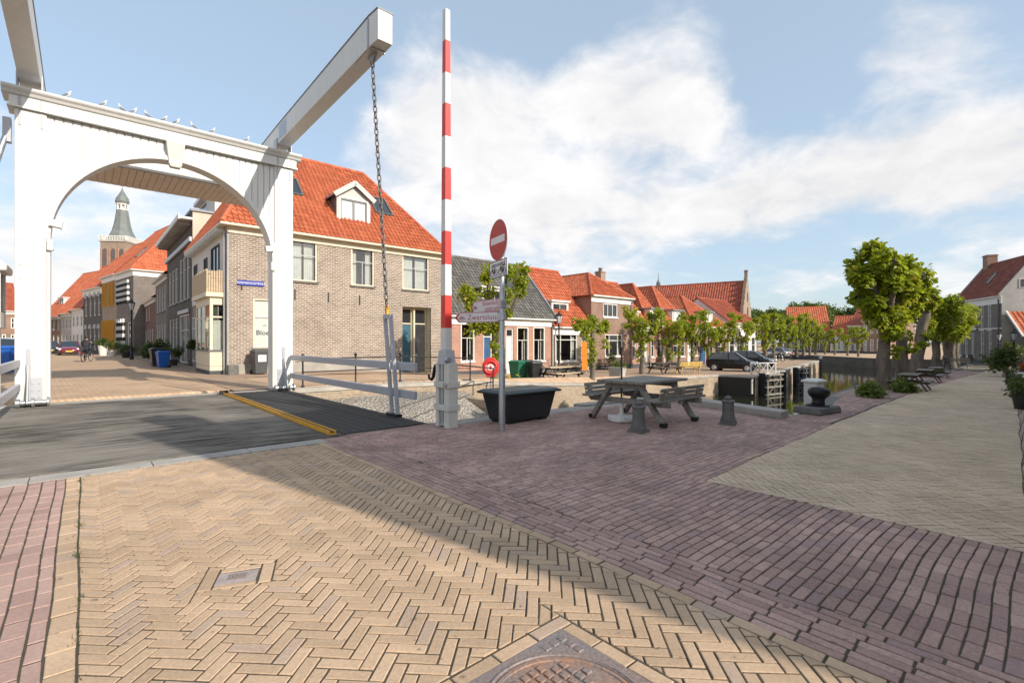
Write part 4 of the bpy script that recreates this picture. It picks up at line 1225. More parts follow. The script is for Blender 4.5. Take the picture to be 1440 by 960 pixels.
# ------------------------------------------------------------------ quay rail, lifebuoy
def iron_fence(us, v, label, zoff=0.0):
    r_ = empty('quay_railing', W(us[0], v, zf(us[0])), 0, label, 'railing')
    off = Matrix.Translation(-r_.location)
    for u in us:
        m = MB(off @ Matrix.Translation(W(u, v, zf(u)))); m.lathe([(.05,0),(.05,.06),(.026,.10),(.024,.80),(.04,.82),(.024,.85),(.022,.92),(.045,.95),(.05,.985),(.035,1.02),(.01,1.04)], 10)
        m.build('post', m_iron, r_, smooth_=40)
        MB(off @ Matrix.Translation(W(u, v, zf(u)))).cbox((0,0,-.06), (.34,.30,.16)).build('stone_foot', m_stonelt, r_)
    for z in (.48, .88):
        MB(off).tube([W(u, v, zf(u)+z) for u in us], .018, 8).build('rail', m_iron, r_, smooth_=40)
iron_fence([4.95,6.6,8.2,9.8,11.2], 15.05, 'thin black iron railing along the quay in front of the corner house')
lb = empty('lifebuoy_box', (*PY(690, 18.8), -.62), 0, 'red octagonal lifebuoy case on a post behind the green grit bin', 'lifebuoy case')
MB().tube([(0,.06,0),(0,.06,1.2)], .03, 10).build('post', m_galv, lb)
m = MB(); o8 = [(.345*math.cos(R(22.5+45*i)), 1.02+.41*math.sin(R(22.5+45*i))) for i in range(8)]
m.prism(o8, 'y', -.09, .05); lo = m.build('case', m_red, lb, bevel=.025)
m = MB(); m.torus((0,-.09,1.02), .235, .05, 'y', 36, 8); m.build('ring', m_red, lo, smooth_=True)
m = MB(); m.prism(circ(.13,1.02,24), 'y', -.10, -.092); m.build('white_emblem', m_label, lo)
for s in (1,-1):
    m = MB(); m.prism([(s*.15,.90),(s*.19,.93),(s*.205,1.02),(s*.19,1.11),(s*.15,1.14),(s*.165,1.02)], 'y', -.101, -.093); m.build('white_wing', m_label, lo)
m = MB(); m.prism([(-.04,.93),(.04,.93),(.045,1.03),(.02,1.09),(-.02,1.09),(-.045,1.03)], 'y', -.106, -.101); m.build('red_figure', m_red, lo)
rl = empty('handrail', W(4.9, 8.0, 0), 0, 'black double tube handrail running back from the barrier to the quay', 'handrail')
off = Matrix.Translation(-rl.location)
for za, zb_ in ((.98, .40),(.32,-.1)):
    p = [W(4.75,7.35,za*.95), W(6.5,9.8,za*.8+zb_*.2), W(11.4,13.9,zb_)]
    MB(off).tube(p, .022, 8).build('rail', m_iron, rl, smooth_=40)
for p in (W(4.75,7.35,0),):
    MB(off).tube([Vector((p.x,p.y,-.05)), Vector((p.x,p.y,.96))], .025, 8).build('post', m_iron, rl)
MB(off).tube([W(11.4,13.9,-1.2), W(11.4,13.9,.42)], .025, 8).build('post', m_iron, rl)
# brick landing with steps cut in the far quay wall
st = empty('landing_steps', W(11.3, 14.8, -2.0), ANG, 'brick landing with steps below the quay behind the grit bin', 'steps')
m = MB()
for i in range(8): m.box(-.9+i*.3,-.6+i*.3,-2.6,-.9,-.6,1.25-i*.17)
m.build('stair', m_bk_pink, st)
MB().box(-1.2,-.92,-2.7,-.03,-.6,1.42).build('parapet', m_bk_quay, st)
MB().box(1.52,3.3,-2.6,-.03,-.6,.12).build('landing', m_bk_quay, st)
# ------------------------------------------------------------------ tiled roofs, walls with openings, windows
def tile_poly(mb, pts, tw=.26, tl=.34, amp=.06, step=.026):
    """roof slope covered in courses of pantiles; first edge of pts is the eave, pts run anticlockwise seen from outside"""
    pts = [Vector(p) for p in pts]
    O = pts[0]; xv = (pts[1]-O).normalized()
    nrm = Vector((0,0,0))
    for i in range(len(pts)): nrm += pts[i-1].cross(pts[i])
    nrm.normalize(); yv = nrm.cross(xv)
    s = [(p-O).dot(xv) for p in pts]; t = [(p-O).dot(yv) for p in pts]
    s0, s1, t1 = min(s), max(s), max(t)
    nc = max(1, int(math.ceil((s1-s0)/tw))); nr = max(1, int(math.ceil(t1/tl)))
    prof = [(0,.62),(.12,.95),(.28,1.0),(.48,.6),(.68,.12),(.88,.0),(.985,.06)]
    bm = bmesh.new(); lay = bm.faces.layers.float.new('tint')
    xs = [(s0+(c+a)*tw, h) for c in range(nc) for a, h in prof]+[(s0+nc*tw, 0)]
    for r in range(nr):
        lo = [bm.verts.new(O+xv*x+yv*(r*tl)+nrm*(h*amp+step)) for x, h in xs]
        hi = [bm.verts.new(O+xv*x+yv*((r+1)*tl)+nrm*(h*amp)) for x, h in xs]
        tc = [random.random() for _ in range(nc+1)]
        for i in range(len(xs)-1):
            f = bm.faces.new((lo[i],lo[i+1],hi[i+1],hi[i])); f[lay] = tc[i//len(prof)]
    cen = sum(pts, Vector((0,0,0)))/len(pts)
    for i in range(len(pts)):
        a, b = pts[i-1], pts[i]
        e = (b-a); 
        if e.length < 1e-5: continue
        pn = e.cross(nrm).normalized()
        if (cen-a).dot(pn) > 0: pn = -pn
        geom = list(bm.verts)+list(bm.edges)+list(bm.faces)
        bmesh.ops.bisect_plane(bm, geom=geom, plane_co=a, plane_no=pn, clear_outer=True)
    bm.verts.index_update()
    n = len(mb.v)
    mb.v.extend([tuple(mb.M @ v.co) for v in bm.verts])
    for f in bm.faces:
        mb.f.append(tuple(v.index+n for v in f.verts)); mb.t.append(f[lay])
    bm.free()
    mb.poly(*[p-nrm*.03 for p in pts])
def ridge(mb, a, b, r=.10, l=.36):
    a, b = Vector(a), Vector(b); n = max(1, int((b-a).length/l)); d = (b-a)/n
    for i in range(n):
        mb.tint = random.random()
        mb.tube([a+d*i, a+d*(i+1.04)], [r*1.08, r*.95], 8)
def wall_grid(mb, x0, x1, z0, z1, holes, rev=.12):
    X = sorted({x0, x1, *[min(max(h[0],x0),x1) for h in holes], *[min(max(h[1],x0),x1) for h in holes]})
    Z = sorted({z0, z1, *[min(max(h[2],z0),z1) for h in holes], *[min(max(h[3],z0),z1) for h in holes]})
    for i in range(len(X)-1):
        for j in range(len(Z)-1):
            xm, zm = (X[i]+X[i+1])/2, (Z[j]+Z[j+1])/2
            if any(h[0] < xm < h[1] and h[2] < zm < h[3] for h in holes): continue
            mb.poly((X[i],0,Z[j]),(X[i+1],0,Z[j]),(X[i+1],0,Z[j+1]),(X[i],0,Z[j+1]))
    for a, b, c, d in holes:
        mb.poly((a,0,c),(a,0,d),(a,rev,d),(a,rev,c)); mb.poly((b,0,c),(b,rev,c),(b,rev,d),(b,0,d))
        mb.poly((a,0,d),(b,0,d),(b,rev,d),(a,rev,d)); mb.poly((a,0,c),(a,rev,c),(b,rev,c),(b,0,c))
def window(parent, M, x, z, w, h, rows_=(.45,), cols=(), lower_cols=(), mat=None, glass=None, y=.07, fw=.055, sill=None, outer=None, curtain=None, flat_panes=False, name='window', deep=True):
    """sash in the opening x..x+w, z..z+h; rows_/cols are the fractions where its bars sit"""
    mat = mat or m_white2; glass = glass or m_dglass
    m = MB(M)
    def fr(mm, a, b, c, d, t, y0, y1):
        mm.box(a, a+t, y0, y1, c, d); mm.box(b-t, b, y0, y1, c, d); mm.box(a+t, b-t, y0, y1, c, c+t); mm.box(a+t, b-t, y0, y1, d-t, d)
    fr(m, x+.004, x+w-.004, z+.004, z+h-.004, fw, y-.045, y+.05)
    lo = z
    bt = fw*.7
    zr = [z+h*r_ for r_ in rows_]
    for q in zr: m.box(x+fw, x+w-fw, y-.03, y+.03, q-bt/2, q+bt/2)
    for c in cols: m.box(x+w*c-bt/2, x+w*c+bt/2, y-.028, y+.028, z+fw, z+h-fw)
    for c in lower_cols: m.box(x+w*c-bt/2, x+w*c+bt/2, y-.028, y+.028, z+fw, (zr[0] if zr else z+h)-bt/2)
    f = m.build(name, mat, parent, bevel=.004 if deep else 0)
    if outer:
        o = MB(M); fr(o, x-.002, x+w+.002, z-.002, z+h+.002, .07, y-.075, y-.048); o.build('casing', outer, f)
    g = MB(M); g.poly((x+fw,y+.012,z+fw),(x+w-fw,y+.012,z+fw),(x+w-fw,y+.012,z+h-fw),(x+fw,y+.012,z+h-fw))
    g.build('pane', glass, f if not flat_panes else parent, fix=False)
    if curtain:
        cm = MB(M)
        for (a, b) in curtain:
            n = max(4, int((b-a)*w/.05)); P = []
            for i in range(n+1):
                xx = x+fw+(w-2*fw)*(a+(b-a)*i/n); yy = y+.16+.025*(i % 2)
                P += [(xx,yy,z+fw),(xx,yy,z+h-fw)]
            cm.add(P, [(2*i,2*i+2,2*i+3,2*i+1) for i in range(n)])
        cm.build('curtain', m_curtain, f, fix=False)
    if sill:
        s = MB(M); s.box(x-.06, x+w+.06, -.07, y-.05, z-.085, z-.003); s.build('sill', sill, f)
    return f
def door(parent, M, x, z, w, h, mat, frame=None, light=.4, y=.10):
    f = MB(M); t = .07
    f.box(x+.003,x+t,y-.05,y+.06,z,z+h-.003); f.box(x+w-t,x+w-.003,y-.05,y+.06,z,z+h-.003); f.box(x+t,x+w-t,y-.05,y+.06,z+h-t,z+h-.003); f.box(x+t,x+w-t,y-.05,y+.06,z+h-t-light-.06,z+h-t-light)
    d = f.build('door_frame', frame or m_white2, parent)
    l = MB(M); l.box(x+t,x+w-t,y,y+.05,z+.02,z+h-t-light-.06)
    for i in range(2):
        for j in range(2):
            xa = x+t+.08+i*(w-2*t-.08)/2; za = z+.15+j*.85
            l.box(xa,xa+(w-2*t)/2-.14,y-.012,y,za,za+.7)
    lo = l.build('door', mat, d)
    g = MB(M); g.poly((x+t,y+.02,z+h-t-light),(x+w-t,y+.02,z+h-t-light),(x+w-t,y+.02,z+h-t),(x+t,y+.02,z+h-t)); g.build('fanlight', m_dglass, d, fix=False)
    k = MB(M); k.tube([(x+t+.09,y-.05,z+1.0),(x+t+.09,y,z+1.0)], .025, 8); k.build('handle', m_galv, d)
    return d
def dormer(parent, x, w, z0, z1, yf, zroof, style='flat', wall=None, frame=None, glass=None):
    """box dormer: front at y=yf, running back until the slope zroof(y) meets it"""
    wall = wall or m_lead; frame = frame or m_white2
    yb = yf
    while zroof(yb) < z1+.25 and yb < yf+6: yb += .05
    m = MB()
    for xx in (x, x+w):
        P = [(xx,yf,zroof(yf)-.1),(xx,yb,z1),(xx,yf,z1)]
        q = .03 if xx == x else -.03
        m.add([p for p in P]+[(p[0]+q,p[1],p[2]) for p in P], [(0,1,2),(3,5,4),(0,3,4,1),(1,4,5,2),(2,5,3,0)])
    d = m.build('dormer', wall, parent)
    f = MB(); f.box(x-.02,x+.10,yf-.03,yf+.06,z0-.02,z1); f.box(x+w-.10,x+w+.02,yf-.03,yf+.06,z0-.02,z1); f.box(x+.10,x+w-.10,yf-.03,yf+.06,z0-.04,z0+.06); f.box(x+.10,x+w-.10,yf-.03,yf+.06,z1-.1,z1)
    if style == 'gable':
        f.prism([(x+.0,z1),(x+w,z1),(x+w/2,z1+w*.33)], 'y', yf-.02, yf+.05)
    f.build('dormer_front', frame, d)
    r = MB()
    if style == 'flat': r.box(x-.12,x+w+.12,yf-.16,yb+.1,z1,z1+.12)
    else:
        h = w*.36
        for s in (-1, 1):
            r.add([(x+w/2,yf-.2,z1+h+.05),(x+w/2,yb+h*1.2,z1+h+.05),(x+w/2+s*(w/2+.18),yb+.2,z1-.09),(x+w/2+s*(w/2+.18),yf-.2,z1-.09),
                   (x+w/2,yf-.2,z1+h+.17),(x+w/2,yb+h*1.2,z1+h+.17),(x+w/2+s*(w/2+.18),yb+.2,z1+.03),(x+w/2+s*(w/2+.18),yf-.2,z1+.03)],
                  [(0,1,2,3),(4,7,6,5),(0,4,5,1),(1,5,6,2),(2,6,7,3),(3,7,4,0)])
    if style == 'gable':
        q = MB(); apex = (x+w/2,yf-.215,z1+w*.36+.04)
        for s in (-1, 1): q.bar((x+w/2+s*(w/2+.2),yf-.215,z1-.10), apex, .03, .24, (0,0,1))
        q.build('barge_board', frame, d)
    r.build('dormer_roof', m_zinc if style == 'gable' else m_white2, d)
    window(d, Matrix.Translation((0,yf-.05,0)), x+.1, z0+.06, w-.2, z1-z0-.16, (), (.5,), mat=m_dgrey2 if style == 'gable' else frame, glass=glass, flat_panes=True, deep=False, fw=.13 if style == 'gable' else .055, outer=m_white2 if style == 'gable' else None)
    return d
def skylight(parent, x, w, y0, y1, zroof):
    m = MB(); o = .125
    A = [(x,y0,zroof(y0)+o),(x+w,y0,zroof(y0)+o),(x+w,y1,zroof(y1)+o),(x,y1,zroof(y1)+o)]
    t = .07
    def bar(p, q): m.bar(p, q, .08, .10, (0,-.7,.7))
    for i in range(4): bar(A[i], A[(i+1)%4])
    s = m.build('skylight', m_dgrey, parent)
    g = MB(); g.poly(*[(p[0],p[1],p[2]+.01) for p in A]); g.build('pane', m_dglass, s, fix=False)
def chimney(parent, x, y, z0, z1, w=.5, mat=None, pots=2):
    m = MB(); m.box(x-w/2,x+w/2,y-w/2,y+w/2,z0,z1); m.box(x-w/2-.05,x+w/2+.05,y-w/2-.05,y+w/2+.05,z1-.16,z1-.06)
    c = m.build('chimney', mat or m_bk_tan, parent)
    for i in range(pots):
        p = MB(); p.lathe([(.09,z1),(.08,z1+.28),(.1,z1+.3)], 8, (x+(i-(pots-1)/2)*.24, y, 0)); p.build('chimney_pot', m_bk_red, c)
m_dgrey2 = M_plain('sash_grey_paint', (.17,.185,.19), .5, var=.06)
class House:
    """frame: x along the facade (A to B), y into the house, z up from its own base"""
    def __init__(s, name, label, A, B, D, base, eave, ridge_z, wall, roof, kind='side', hipl=0.0, hipr=0.0, holes=(), side_wall=None, ov=.25, tw=.28, tl=.36, cornice=m_white2, plinth=True, cat='house', corn_h=.32, back=True):
        A, B = Vector(A), Vector(B)
        s.W = (B-A).length; s.D = D; s.base = base; s.rz = math.atan2(B.y-A.y, B.x-A.x)
        s.e, s.r = eave-base, ridge_z-base
        s.root = empty(name, (A.x, A.y, base), s.rz, label, cat, None)
        s.kind = kind; s.ov = ov
        w, d, e, r = s.W, D, s.e, s.r
        s.holes = list(holes)
        m = MB(); wall_grid(m, 0, w, -1.2, e, s.holes)
        s.wall = m.build('wall', wall, s.root, fix=False)
        m = MB()
        for x in (0, w): m.poly((x,0,-1.2),(x,d,-1.2),(x,d,e),(x,0,e))
        m.poly((0,d,-1.2),(w,d,-1.2),(w,d,e),(0,d,e))
        if kind == 'side':
            if not hipl: m.poly((0,0,e),(0,d,e),(0,d/2,r-.03))
            if not hipr: m.poly((w,0,e),(w,d,e),(w,d/2,r-.03))
        if kind == 'front':
            if not hipl: m.poly((0,0,e),(w,0,e),(w/2,0,r-.03))
            m.poly((0,d,e),(w,d,e),(w/2,d,r-.03))
        s.side = m.build('end_wall', side_wall or wall, s.root, fix=False)
        if kind != 'flat':
            m = MB()
            sl = (r-e)/(d/2)
            if kind == 'side':
                zo = e-sl*ov; g = .12
                L0, R0 = (-ov if hipl else -g), (w+ov if hipr else w+g)
                RL, RR = (hipl if hipl else -g), (w-hipr if hipr else w+g)
                tile_poly(m, [(L0,-ov,zo),(R0,-ov,zo),(RR,d/2,r),(RL,d/2,r)], tw, tl)
                tile_poly(m, [(R0,d+ov,zo),(L0,d+ov,zo),(RL,d/2,r),(RR,d/2,r)], tw*2, tl*2)
                if hipl: tile_poly(m, [(L0,d+ov,zo),(L0,-ov,zo),(RL,d/2,r)], tw, tl)
                if hipr: tile_poly(m, [(R0,-ov,zo),(R0,d+ov,zo),(RR,d/2,r)], tw, tl)
                ridge(m, (RL,d/2,r+.02), (RR,d/2,r+.02))
                for f_, x0, xr in ((hipl, L0, RL), (hipr, R0, RR)):
                    if f_:
                        ridge(m, (x0,-ov,zo+.04), (xr,d/2,r+.04), .09); ridge(m, (x0,d+ov,zo+.04), (xr,d/2,r+.04), .09)
                s.zroof = lambda y: e+(y)*sl
            else:
                slx = (r-e)/(w/2); zo = e-slx*ov; yf = hipl if hipl else -.12
                y0 = -ov if hipl else -.12
                tile_poly(m, [(-ov,d,zo),(-ov,y0,zo),(w/2,yf,r),(w/2,d,r)], tw, tl)
                tile_poly(m, [(w+ov,y0,zo),(w+ov,d,zo),(w/2,d,r),(w/2,yf,r)], tw, tl)
                if hipl:
                    tile_poly(m, [(-ov,-ov,zo),(w+ov,-ov,zo),(w/2,yf,r)], tw, tl)
                    ridge(m, (-ov,-ov,zo+.04), (w/2,yf,r+.04), .09); ridge(m, (w+ov,-ov,zo+.04), (w/2,yf,r+.04), .09)
                ridge(m, (w/2,yf,r+.02), (w/2,d,r+.02))
                s.zroof = lambda y: e+min(y, hipl)*((r-e)/hipl if hipl else 0)
            s.roof = m.build('roof', roof, s.root, tint=True, fix=False)
        else:
            m = MB(); m.box(-.1,w+.1,-.1,d+.1,e,e+.12); s.roof = m.build('roof', m_lead, s.root)
        if cornice:
            m = MB(); zc_ = e-(s.ov*( (r-e)/(d/2) if kind == 'side' else .6))-.0
            zc_ = min(zc_, e-.02)
            m.box(-.04,w+.04,-.06,-.002,zc_-corn_h,zc_-.06); m.box(-.08,w+.08,-s.ov-.06,-.002,zc_-.075,zc_+.015)
            m.box(-.06,w+.06,-.12,-.062,zc_-.14,zc_-.08)
            s.corn = m.build('cornice', cornice, s.root)
            if kind == 'side' and hipr:
                m = MB(); m.box(w+.002,w+.06,-.06,d,zc_-corn_h,zc_-.06); m.box(w+.06,w+s.ov+.06,-s.ov-.06,d+s.ov,zc_-.075,zc_+.015); m.build('cornice', cornice, s.root)
            if kind == 'side' and hipl:
                m = MB(); m.box(-.06,-.002,-.06,d,zc_-corn_h,zc_-.06); m.box(-s.ov-.06,-.08,-s.ov-.06,d+s.ov,zc_-.075,zc_+.015); m.build('cornice', cornice, s.root)
        if plinth:
            m = MB()
            segs = []; x = 0
            for h in sorted([h for h in s.holes if h[2] < .35]):
                if h[0] > x: segs.append((x, h[0]))
                x = h[1]
            if x < w: segs.append((x, w))
            for a, b in segs: m.box(a, b, -.025, -.001, -1.2, .34)
            m.build('plinth', m_plinth, s.root)
        s.I = Matrix.Identity(4)
    def win(s, h, **k):
        return window(s.root, s.I, h[0], h[2], h[1]-h[0], h[3]-h[2], **k)
def px_frac(A, B, px):
    """distance along the facade A-B at which the photograph's column px crosses it"""
    k = (px-CX)/F
    dx, dy = B[0]-A[0], B[1]-A[1]
    t = (k*A[1]-A[0])/(dx-k*dy)
    return t*math.hypot(dx, dy)
def z_at(A, B, px, py):
    t = px_frac(A, B, px)/math.hypot(B[0]-A[0], B[1]-A[1])
    Y = A[1]+(B[1]-A[1])*t
    return EYE-(py-CY)/F*Y
def row(A, B, base, rects):
    """photograph rectangles (x0,x1,ytop,ybottom) on a facade -> openings in its own frame"""
    out = []
    for x0, x1, y0, y1 in rects:
        a, b = px_frac(A, B, x0), px_frac(A, B, x1); xm = (x0+x1)/2
        out.append((min(a,b), max(a,b), z_at(A,B,xm,y1)-base, z_at(A,B,xm,y0)-base))
    return out

# ------------------------------------------------------------------ corner house
A = W(4.6, 23.1).xy; B = W(15.2, 23.1).xy
fl = row(A, B, 0, [(398,436,337,393),(494,526,348,402),(566,603,359,408)])
fl[0] = (fl[1][0]-(fl[2][0]-fl[1][0]), fl[1][0]-(fl[2][0]-fl[1][0])+1.15, fl[1][2], fl[1][3])
gw = row(A, B, 0, [(356,383,420,489)])[0]
dr = row(A, B, 0, [(566,606,432,516)])[0]; dr = (dr[0], dr[1], -.35, dr[3])
H = House('corner_house', 'large grey brown brick corner house with orange pantile roof behind the bridge', A, B, 8.9, 0.0, 6.66, 11.4, m_bk_corner, m_tile_or, 'side', 2.6, 2.7, fl+[gw, dr], side_wall=m_bk_corner, ov=.32, tw=.225, tl=.32, cornice=m_cream, corn_h=.34, plinth=False)
for i, h in enumerate(fl):
    H.win(h, rows_=(.62,), lower_cols=(.5,) if i else (), mat=m_grey, glass=m_glass, outer=m_cream, sill=m_stone, curtain=[(0,.45),(.55,1)] if i != 1 else [(0,.28),(.72,1)], y=.10)
    m = MB(); m.box(h[0]-.1,h[1]+.1,-.012,-.001,h[3]+.0,h[3]+.24); m.build('soldier_course', m_bk_corner, H.root)
f = H.win(gw, rows_=(.62,), mat=m_grey, glass=m_frost, outer=m_cream, sill=m_stone, y=.09)
lettering('Bloei', .30, m_ink, H.root, Matrix.Translation(((gw[0]+gw[1])/2+.05, .082, gw[2]+.66)) @ T90, name='window_lettering', depth=.002)
m = MB(); m.tube([((gw[0]+gw[1])/2+.1+.07*math.cos(a), .082, gw[2]+.93+.07*math.sin(a)) for a in [i*.5 for i in range(1,7)]], .008, 5); m.build('window_emblem', m_ink, H.root)
# recessed entrance: two doors in a deep reveal
m = MB(); m.box(dr[0],dr[1],.55,.60,dr[2],dr[3]); m.box(dr[0]-.02,dr[0],.0,.6,dr[2],dr[3]); m.box(dr[1],dr[1]+.02,.0,.6,dr[2],dr[3]); m.box(dr[0],dr[1],.0,.6,dr[3],dr[3]+.02)
m.build('porch', m_cream, H.root)
mid = (dr[0]+dr[1])/2
door(H.root, Matrix.Translation((0,.42,0)), dr[0]+.02, dr[2], mid-dr[0]-.06, dr[3]-dr[2]-.03, m_tealdr, m_cream, .75)
d2 = door(H.root, Matrix.Translation((0,.42,0)), mid+.06, dr[2], dr[1]-mid-.08, dr[3]-dr[2]-.03, m_black, m_cream, .75)
m = MB(); m.box(mid-.04,mid+.05,.30,.5,dr[2],dr[3]-.02); m.build('mullion', m_cream, H.root)
m = MB(); m.box(dr[0]-.12,dr[1]+.12,-.012,-.001,dr[3],dr[3]+.25); m.build('soldier_course', m_bk_corner, H.root)
m = MB(); m.box(-.02,dr[0]-.02,-.03,-.001,-.7,.42); m.box(dr[1]+.02,H.W+.02,-.03,-.001,-.7,.05); m.build('plinth', m_concrete, H.root)
for px, py in ((340,402),(415,415),(462,419),(506,423)):
    h = row(A, B, 0, [(px-1,px+1,py-8,py+6)])[0]
    MB().box(h[0],h[0]+.045,-.035,-.001,h[2],h[3]).build('wall_anchor', m_iron, H.root)
dw = dormer(H.root, px_frac(A,B,480)+.12, 1.75, 7.35, 8.8, .85, H.zroof, 'gable', m_dgrey, M_plain('pale_grey_cladding', (.46,.455,.44), .55, var=.08), M_shiny('white_blind_glass', (.50,.53,.56), .1))
for px0, y0, y1, ww_ in ((420,1.75,2.7,.95),(530,1.55,2.6,.95)):
    skylight(H.root, px_frac(A,B,px0)+(-.2 if px0 < 500 else .75), ww_, y0, y1, H.zroof)
# street sign on the house
ss = row(A, B, 0, [(336,369,393,402)])[0]
s_ = empty('street_name_sign', W(4.6+(ss[0]+ss[1])/2, 23.06, ss[2]+.11), ANG, 'blue enamel street name plate on the corner house wall', 'street sign')
m = MB(); m.box(-.52,.52,-.02,.03,-.11,.11); po = m.build('plate', m_signblue, s_, bevel=.01)
lettering('REGENBOOGSTRAAT', .115, m_label, po, Matrix.Translation((0,-.021,0)) @ T90, depth=.002)
# side facing the shaded street
SM = Matrix.Translation((0,8.9,0)) @ Matrix.Rotation(R(-90), 4, 'Z')      # x runs back to the corner, y into the house
def SB(): return MB(SM.copy())
L_ = 8.9
m = SB(); m.box(0,L_-.25,-.04,-.002,3.35,6.2); m.build('white_render', m_renderw, H.root)
m = SB(); m.box(L_-.22,L_-.02,-.06,-.002,-.3,6.2); m.build('corner_pilaster', m_render, H.root)
m = SB()
for i in range(18): m.box(.2+i*.48,.3+i*.48,-.42,-.07,6.05,6.2)
m.build('eave_bracket', m_white2, H.root)
def panel_window(x, z, w_, h_, rows_, cols, mat=m_white2, y0=-.06, glass=m_dglass):
    return window(H.root, SM @ Matrix.Translation((0,y0,0)), x, z, w_, h_, rows_, cols, mat=mat, glass=glass, y=.0)
panel_window(L_-3.3, 3.5, 1.7, 2.25, (), (.5,), m_dgrey)
panel_window(L_-5.1, 4.0, .7, 1.5, (), (), m_dgrey)
panel_window(.9, 3.9, .8, 1.6, (.6,), (), m_dgrey)
panel_window(.5, .3, 1.0, 2.4, (.75,), (), m_white2)
panel_window(2.2, .0, 1.0, 2.6, (.75,), (), m_dgrey)
# bay window with balcony on top
by = SB(); x0, x1, dpt = L_-3.7, L_-.45, .62
by.box(x0,x1,-dpt,-.002,.36,.98); by.box(x0,x1,-dpt,-.002,2.95,3.28); by.box(x0-.12,x1+.12,-dpt-.16,-.002,3.28,3.46)
for xx in (x0, x0+1.02, x0+2.1, x1-.12): by.box(xx,xx+.12,-dpt,-dpt+.12,.98,2.95)
by.box(x0,x0+.1,-.1,-.002,.98,2.95); by.box(x1-.1,x1,-.1,-.002,.98,2.95)
by.box(x0,x1,-dpt,-.002,-.05,.35)
bo = by.build('bay_window', m_cream, H.root, bevel=.006)
m = SB(); m.box(x0-.05,x1+.05,-dpt-.06,-.002,.98,1.05); m.build('sill', m_dgrey, bo)
m = SB(); m.box(x0+.03,x1-.03,-dpt+.03,-.06,1.05,2.95); m.build('pane', m_glass, bo)
m = SB(); m.box(x0+.02,x1-.02,-dpt+.02,-dpt+.07,2.40,2.47); m.box(x1-.07,x1-.02,-dpt+.05,-.1,2.40,2.47); m.build('transom', m_cream, bo)
m = SB(); m.box(x0+.12,x1-.12,-.30,-.28,1.05,2.9); m.box(x1-.16,x1-.14,-dpt+.15,-.1,1.05,2.3); m.build('curtain', m_curtain, bo)
m = SB(); m.box(x0-.01,x1+.01,-dpt-.01,-.002,-.3,.17); m.build('plinth', m_plinth, bo)
bl = SB()
x = x0-.05
while x < x1+.02:
    r_ = random.uniform(.035,.05); hgt = random.uniform(.92,1.0)
    bl.tube([(x,-dpt-.10,3.46),(x+random.uniform(-.01,.01),-dpt-.10,3.46+hgt)], [r_, r_*.9], 7); x += .092
y = -dpt-.02
while y < -.05:
    bl.tube([(x1+.02,y,3.46),(x1+.02,y,3.46+random.uniform(.9,1.0))], [.045,.04], 7); y += .092
bb = bl.build('balcony_palisade', m_woodlt, H.root)
m = SB(); m.box(x0-.1,x1+.06,-dpt-.04,-dpt-.01,4.2,4.25); m.box(x0-.1,x0-.07,-dpt-.04,0,3.46,4.45); m.build('balcony_rail', m_iron, H.root)
m = SB(); m.tube([(L_-.33,-.10,-.2),(L_-.33,-.10,6.1)], .05, 10); m.build('drainpipe', m_grey, H.root)
m = MB(); m.box(-.10,.30,-.36,-.032,-.3,.42); m.build('corner_stone', m_stone, H.root, bevel=.03)
# ------------------------------------------------------------------ houses along the left street
def lh(v0, v1, u=4.6): return W(u, v1).xy, W(u, v0).xy
# tall dark shop house next to the corner house
A, B = lh(32.1, 43)
w_ = (Vector(B)-Vector(A)).length
def grid(xs, zs, w, h): return [(x, x+w, z, z+h) for x in xs for z in zs]
hs1 = grid([1.0,2.5,4.0], [3.9], 1.15, 2.3)+grid([6.0,7.4,8.8], [3.9], 1.1, 2.6)+[(6.2,9.7,.1,3.0),(1.2,2.2,.0,2.9),(2.7,3.7,.5,2.9),(4.1,5.1,.5,2.9)]
H2 = House('shop_house', 'tall dark brick shop house with a wide overhanging flat eave', A, B, 10, 0, 8.7, 8.9, m_bk_dark, None, 'flat', holes=hs1, side_wall=m_renderb, cornice=None, cat='shop house')
for h in hs1[:6]: H2.win(h, rows_=(.7,), cols=(), sill=m_dgrey)
H2.win(hs1[6], rows_=(.68,), cols=(.45,.62), name='shop_window', outer=m_white2); 
for h in hs1[7:]: H2.win(h, rows_=(.75,))
m = MB(); m.box(-.2,w_+.05,-.62,.02,8.2,8.32); m.box(-.25,w_+.1,-.68,-.60,8.15,8.42); o = m.build('overhanging_eave', m_white2, H2.root)
m = MB()
for i in range(20): m.box(.1+i*.53,.2+i*.53,-.55,-.02,8.0,8.198)
m.build('eave_bracket', m_render, o)
m = MB(); m.box(-.0,w_,-.16,-.03,7.0,7.25); m.box(5.9,9.95,-.10,-.03,3.08,3.3); m.build('string_course', m_grey, H2.root)
m = MB(); m.box(5.2,10.2,1.2,5.5,8.82,10.3); ro = m.build('roof_cabin', m_renderw, H2.root)
m = MB(); m.box(4.9,10.5,.9,5.8,10.3,10.52); m.build('flat_roof', m_white2, ro)
m = MB(); m.poly((5.19,1.6,9.0),(5.19,3.2,9.0),(5.19,3.2,10.1),(5.19,1.6,10.1)); m.poly((5.8,1.19,9.0),(7.6,1.19,9.0),(7.6,1.19,10.1),(5.8,1.19,10.1)); m.build('pane', m_dglass, ro)
A, B = lh(43, 50.5)
hs1 = grid([.8,2.4,4.0,5.6],[3.7],.95,1.9)+grid([.8,2.4,4.0,5.6],[.5],.95,2.2)
H3 = House('dark_house', 'dark brick house with pale window frames between the shop house and a red brick house', A, B, 9, 0, 6.5, 10.5, m_bk_grey, m_tile_rd, 'side', holes=hs1, tw=.4, tl=.5)
for h in hs1: H3.win(h, rows_=(.55,), sill=m_stone, deep=False)
A, B = lh(50.5, 60)
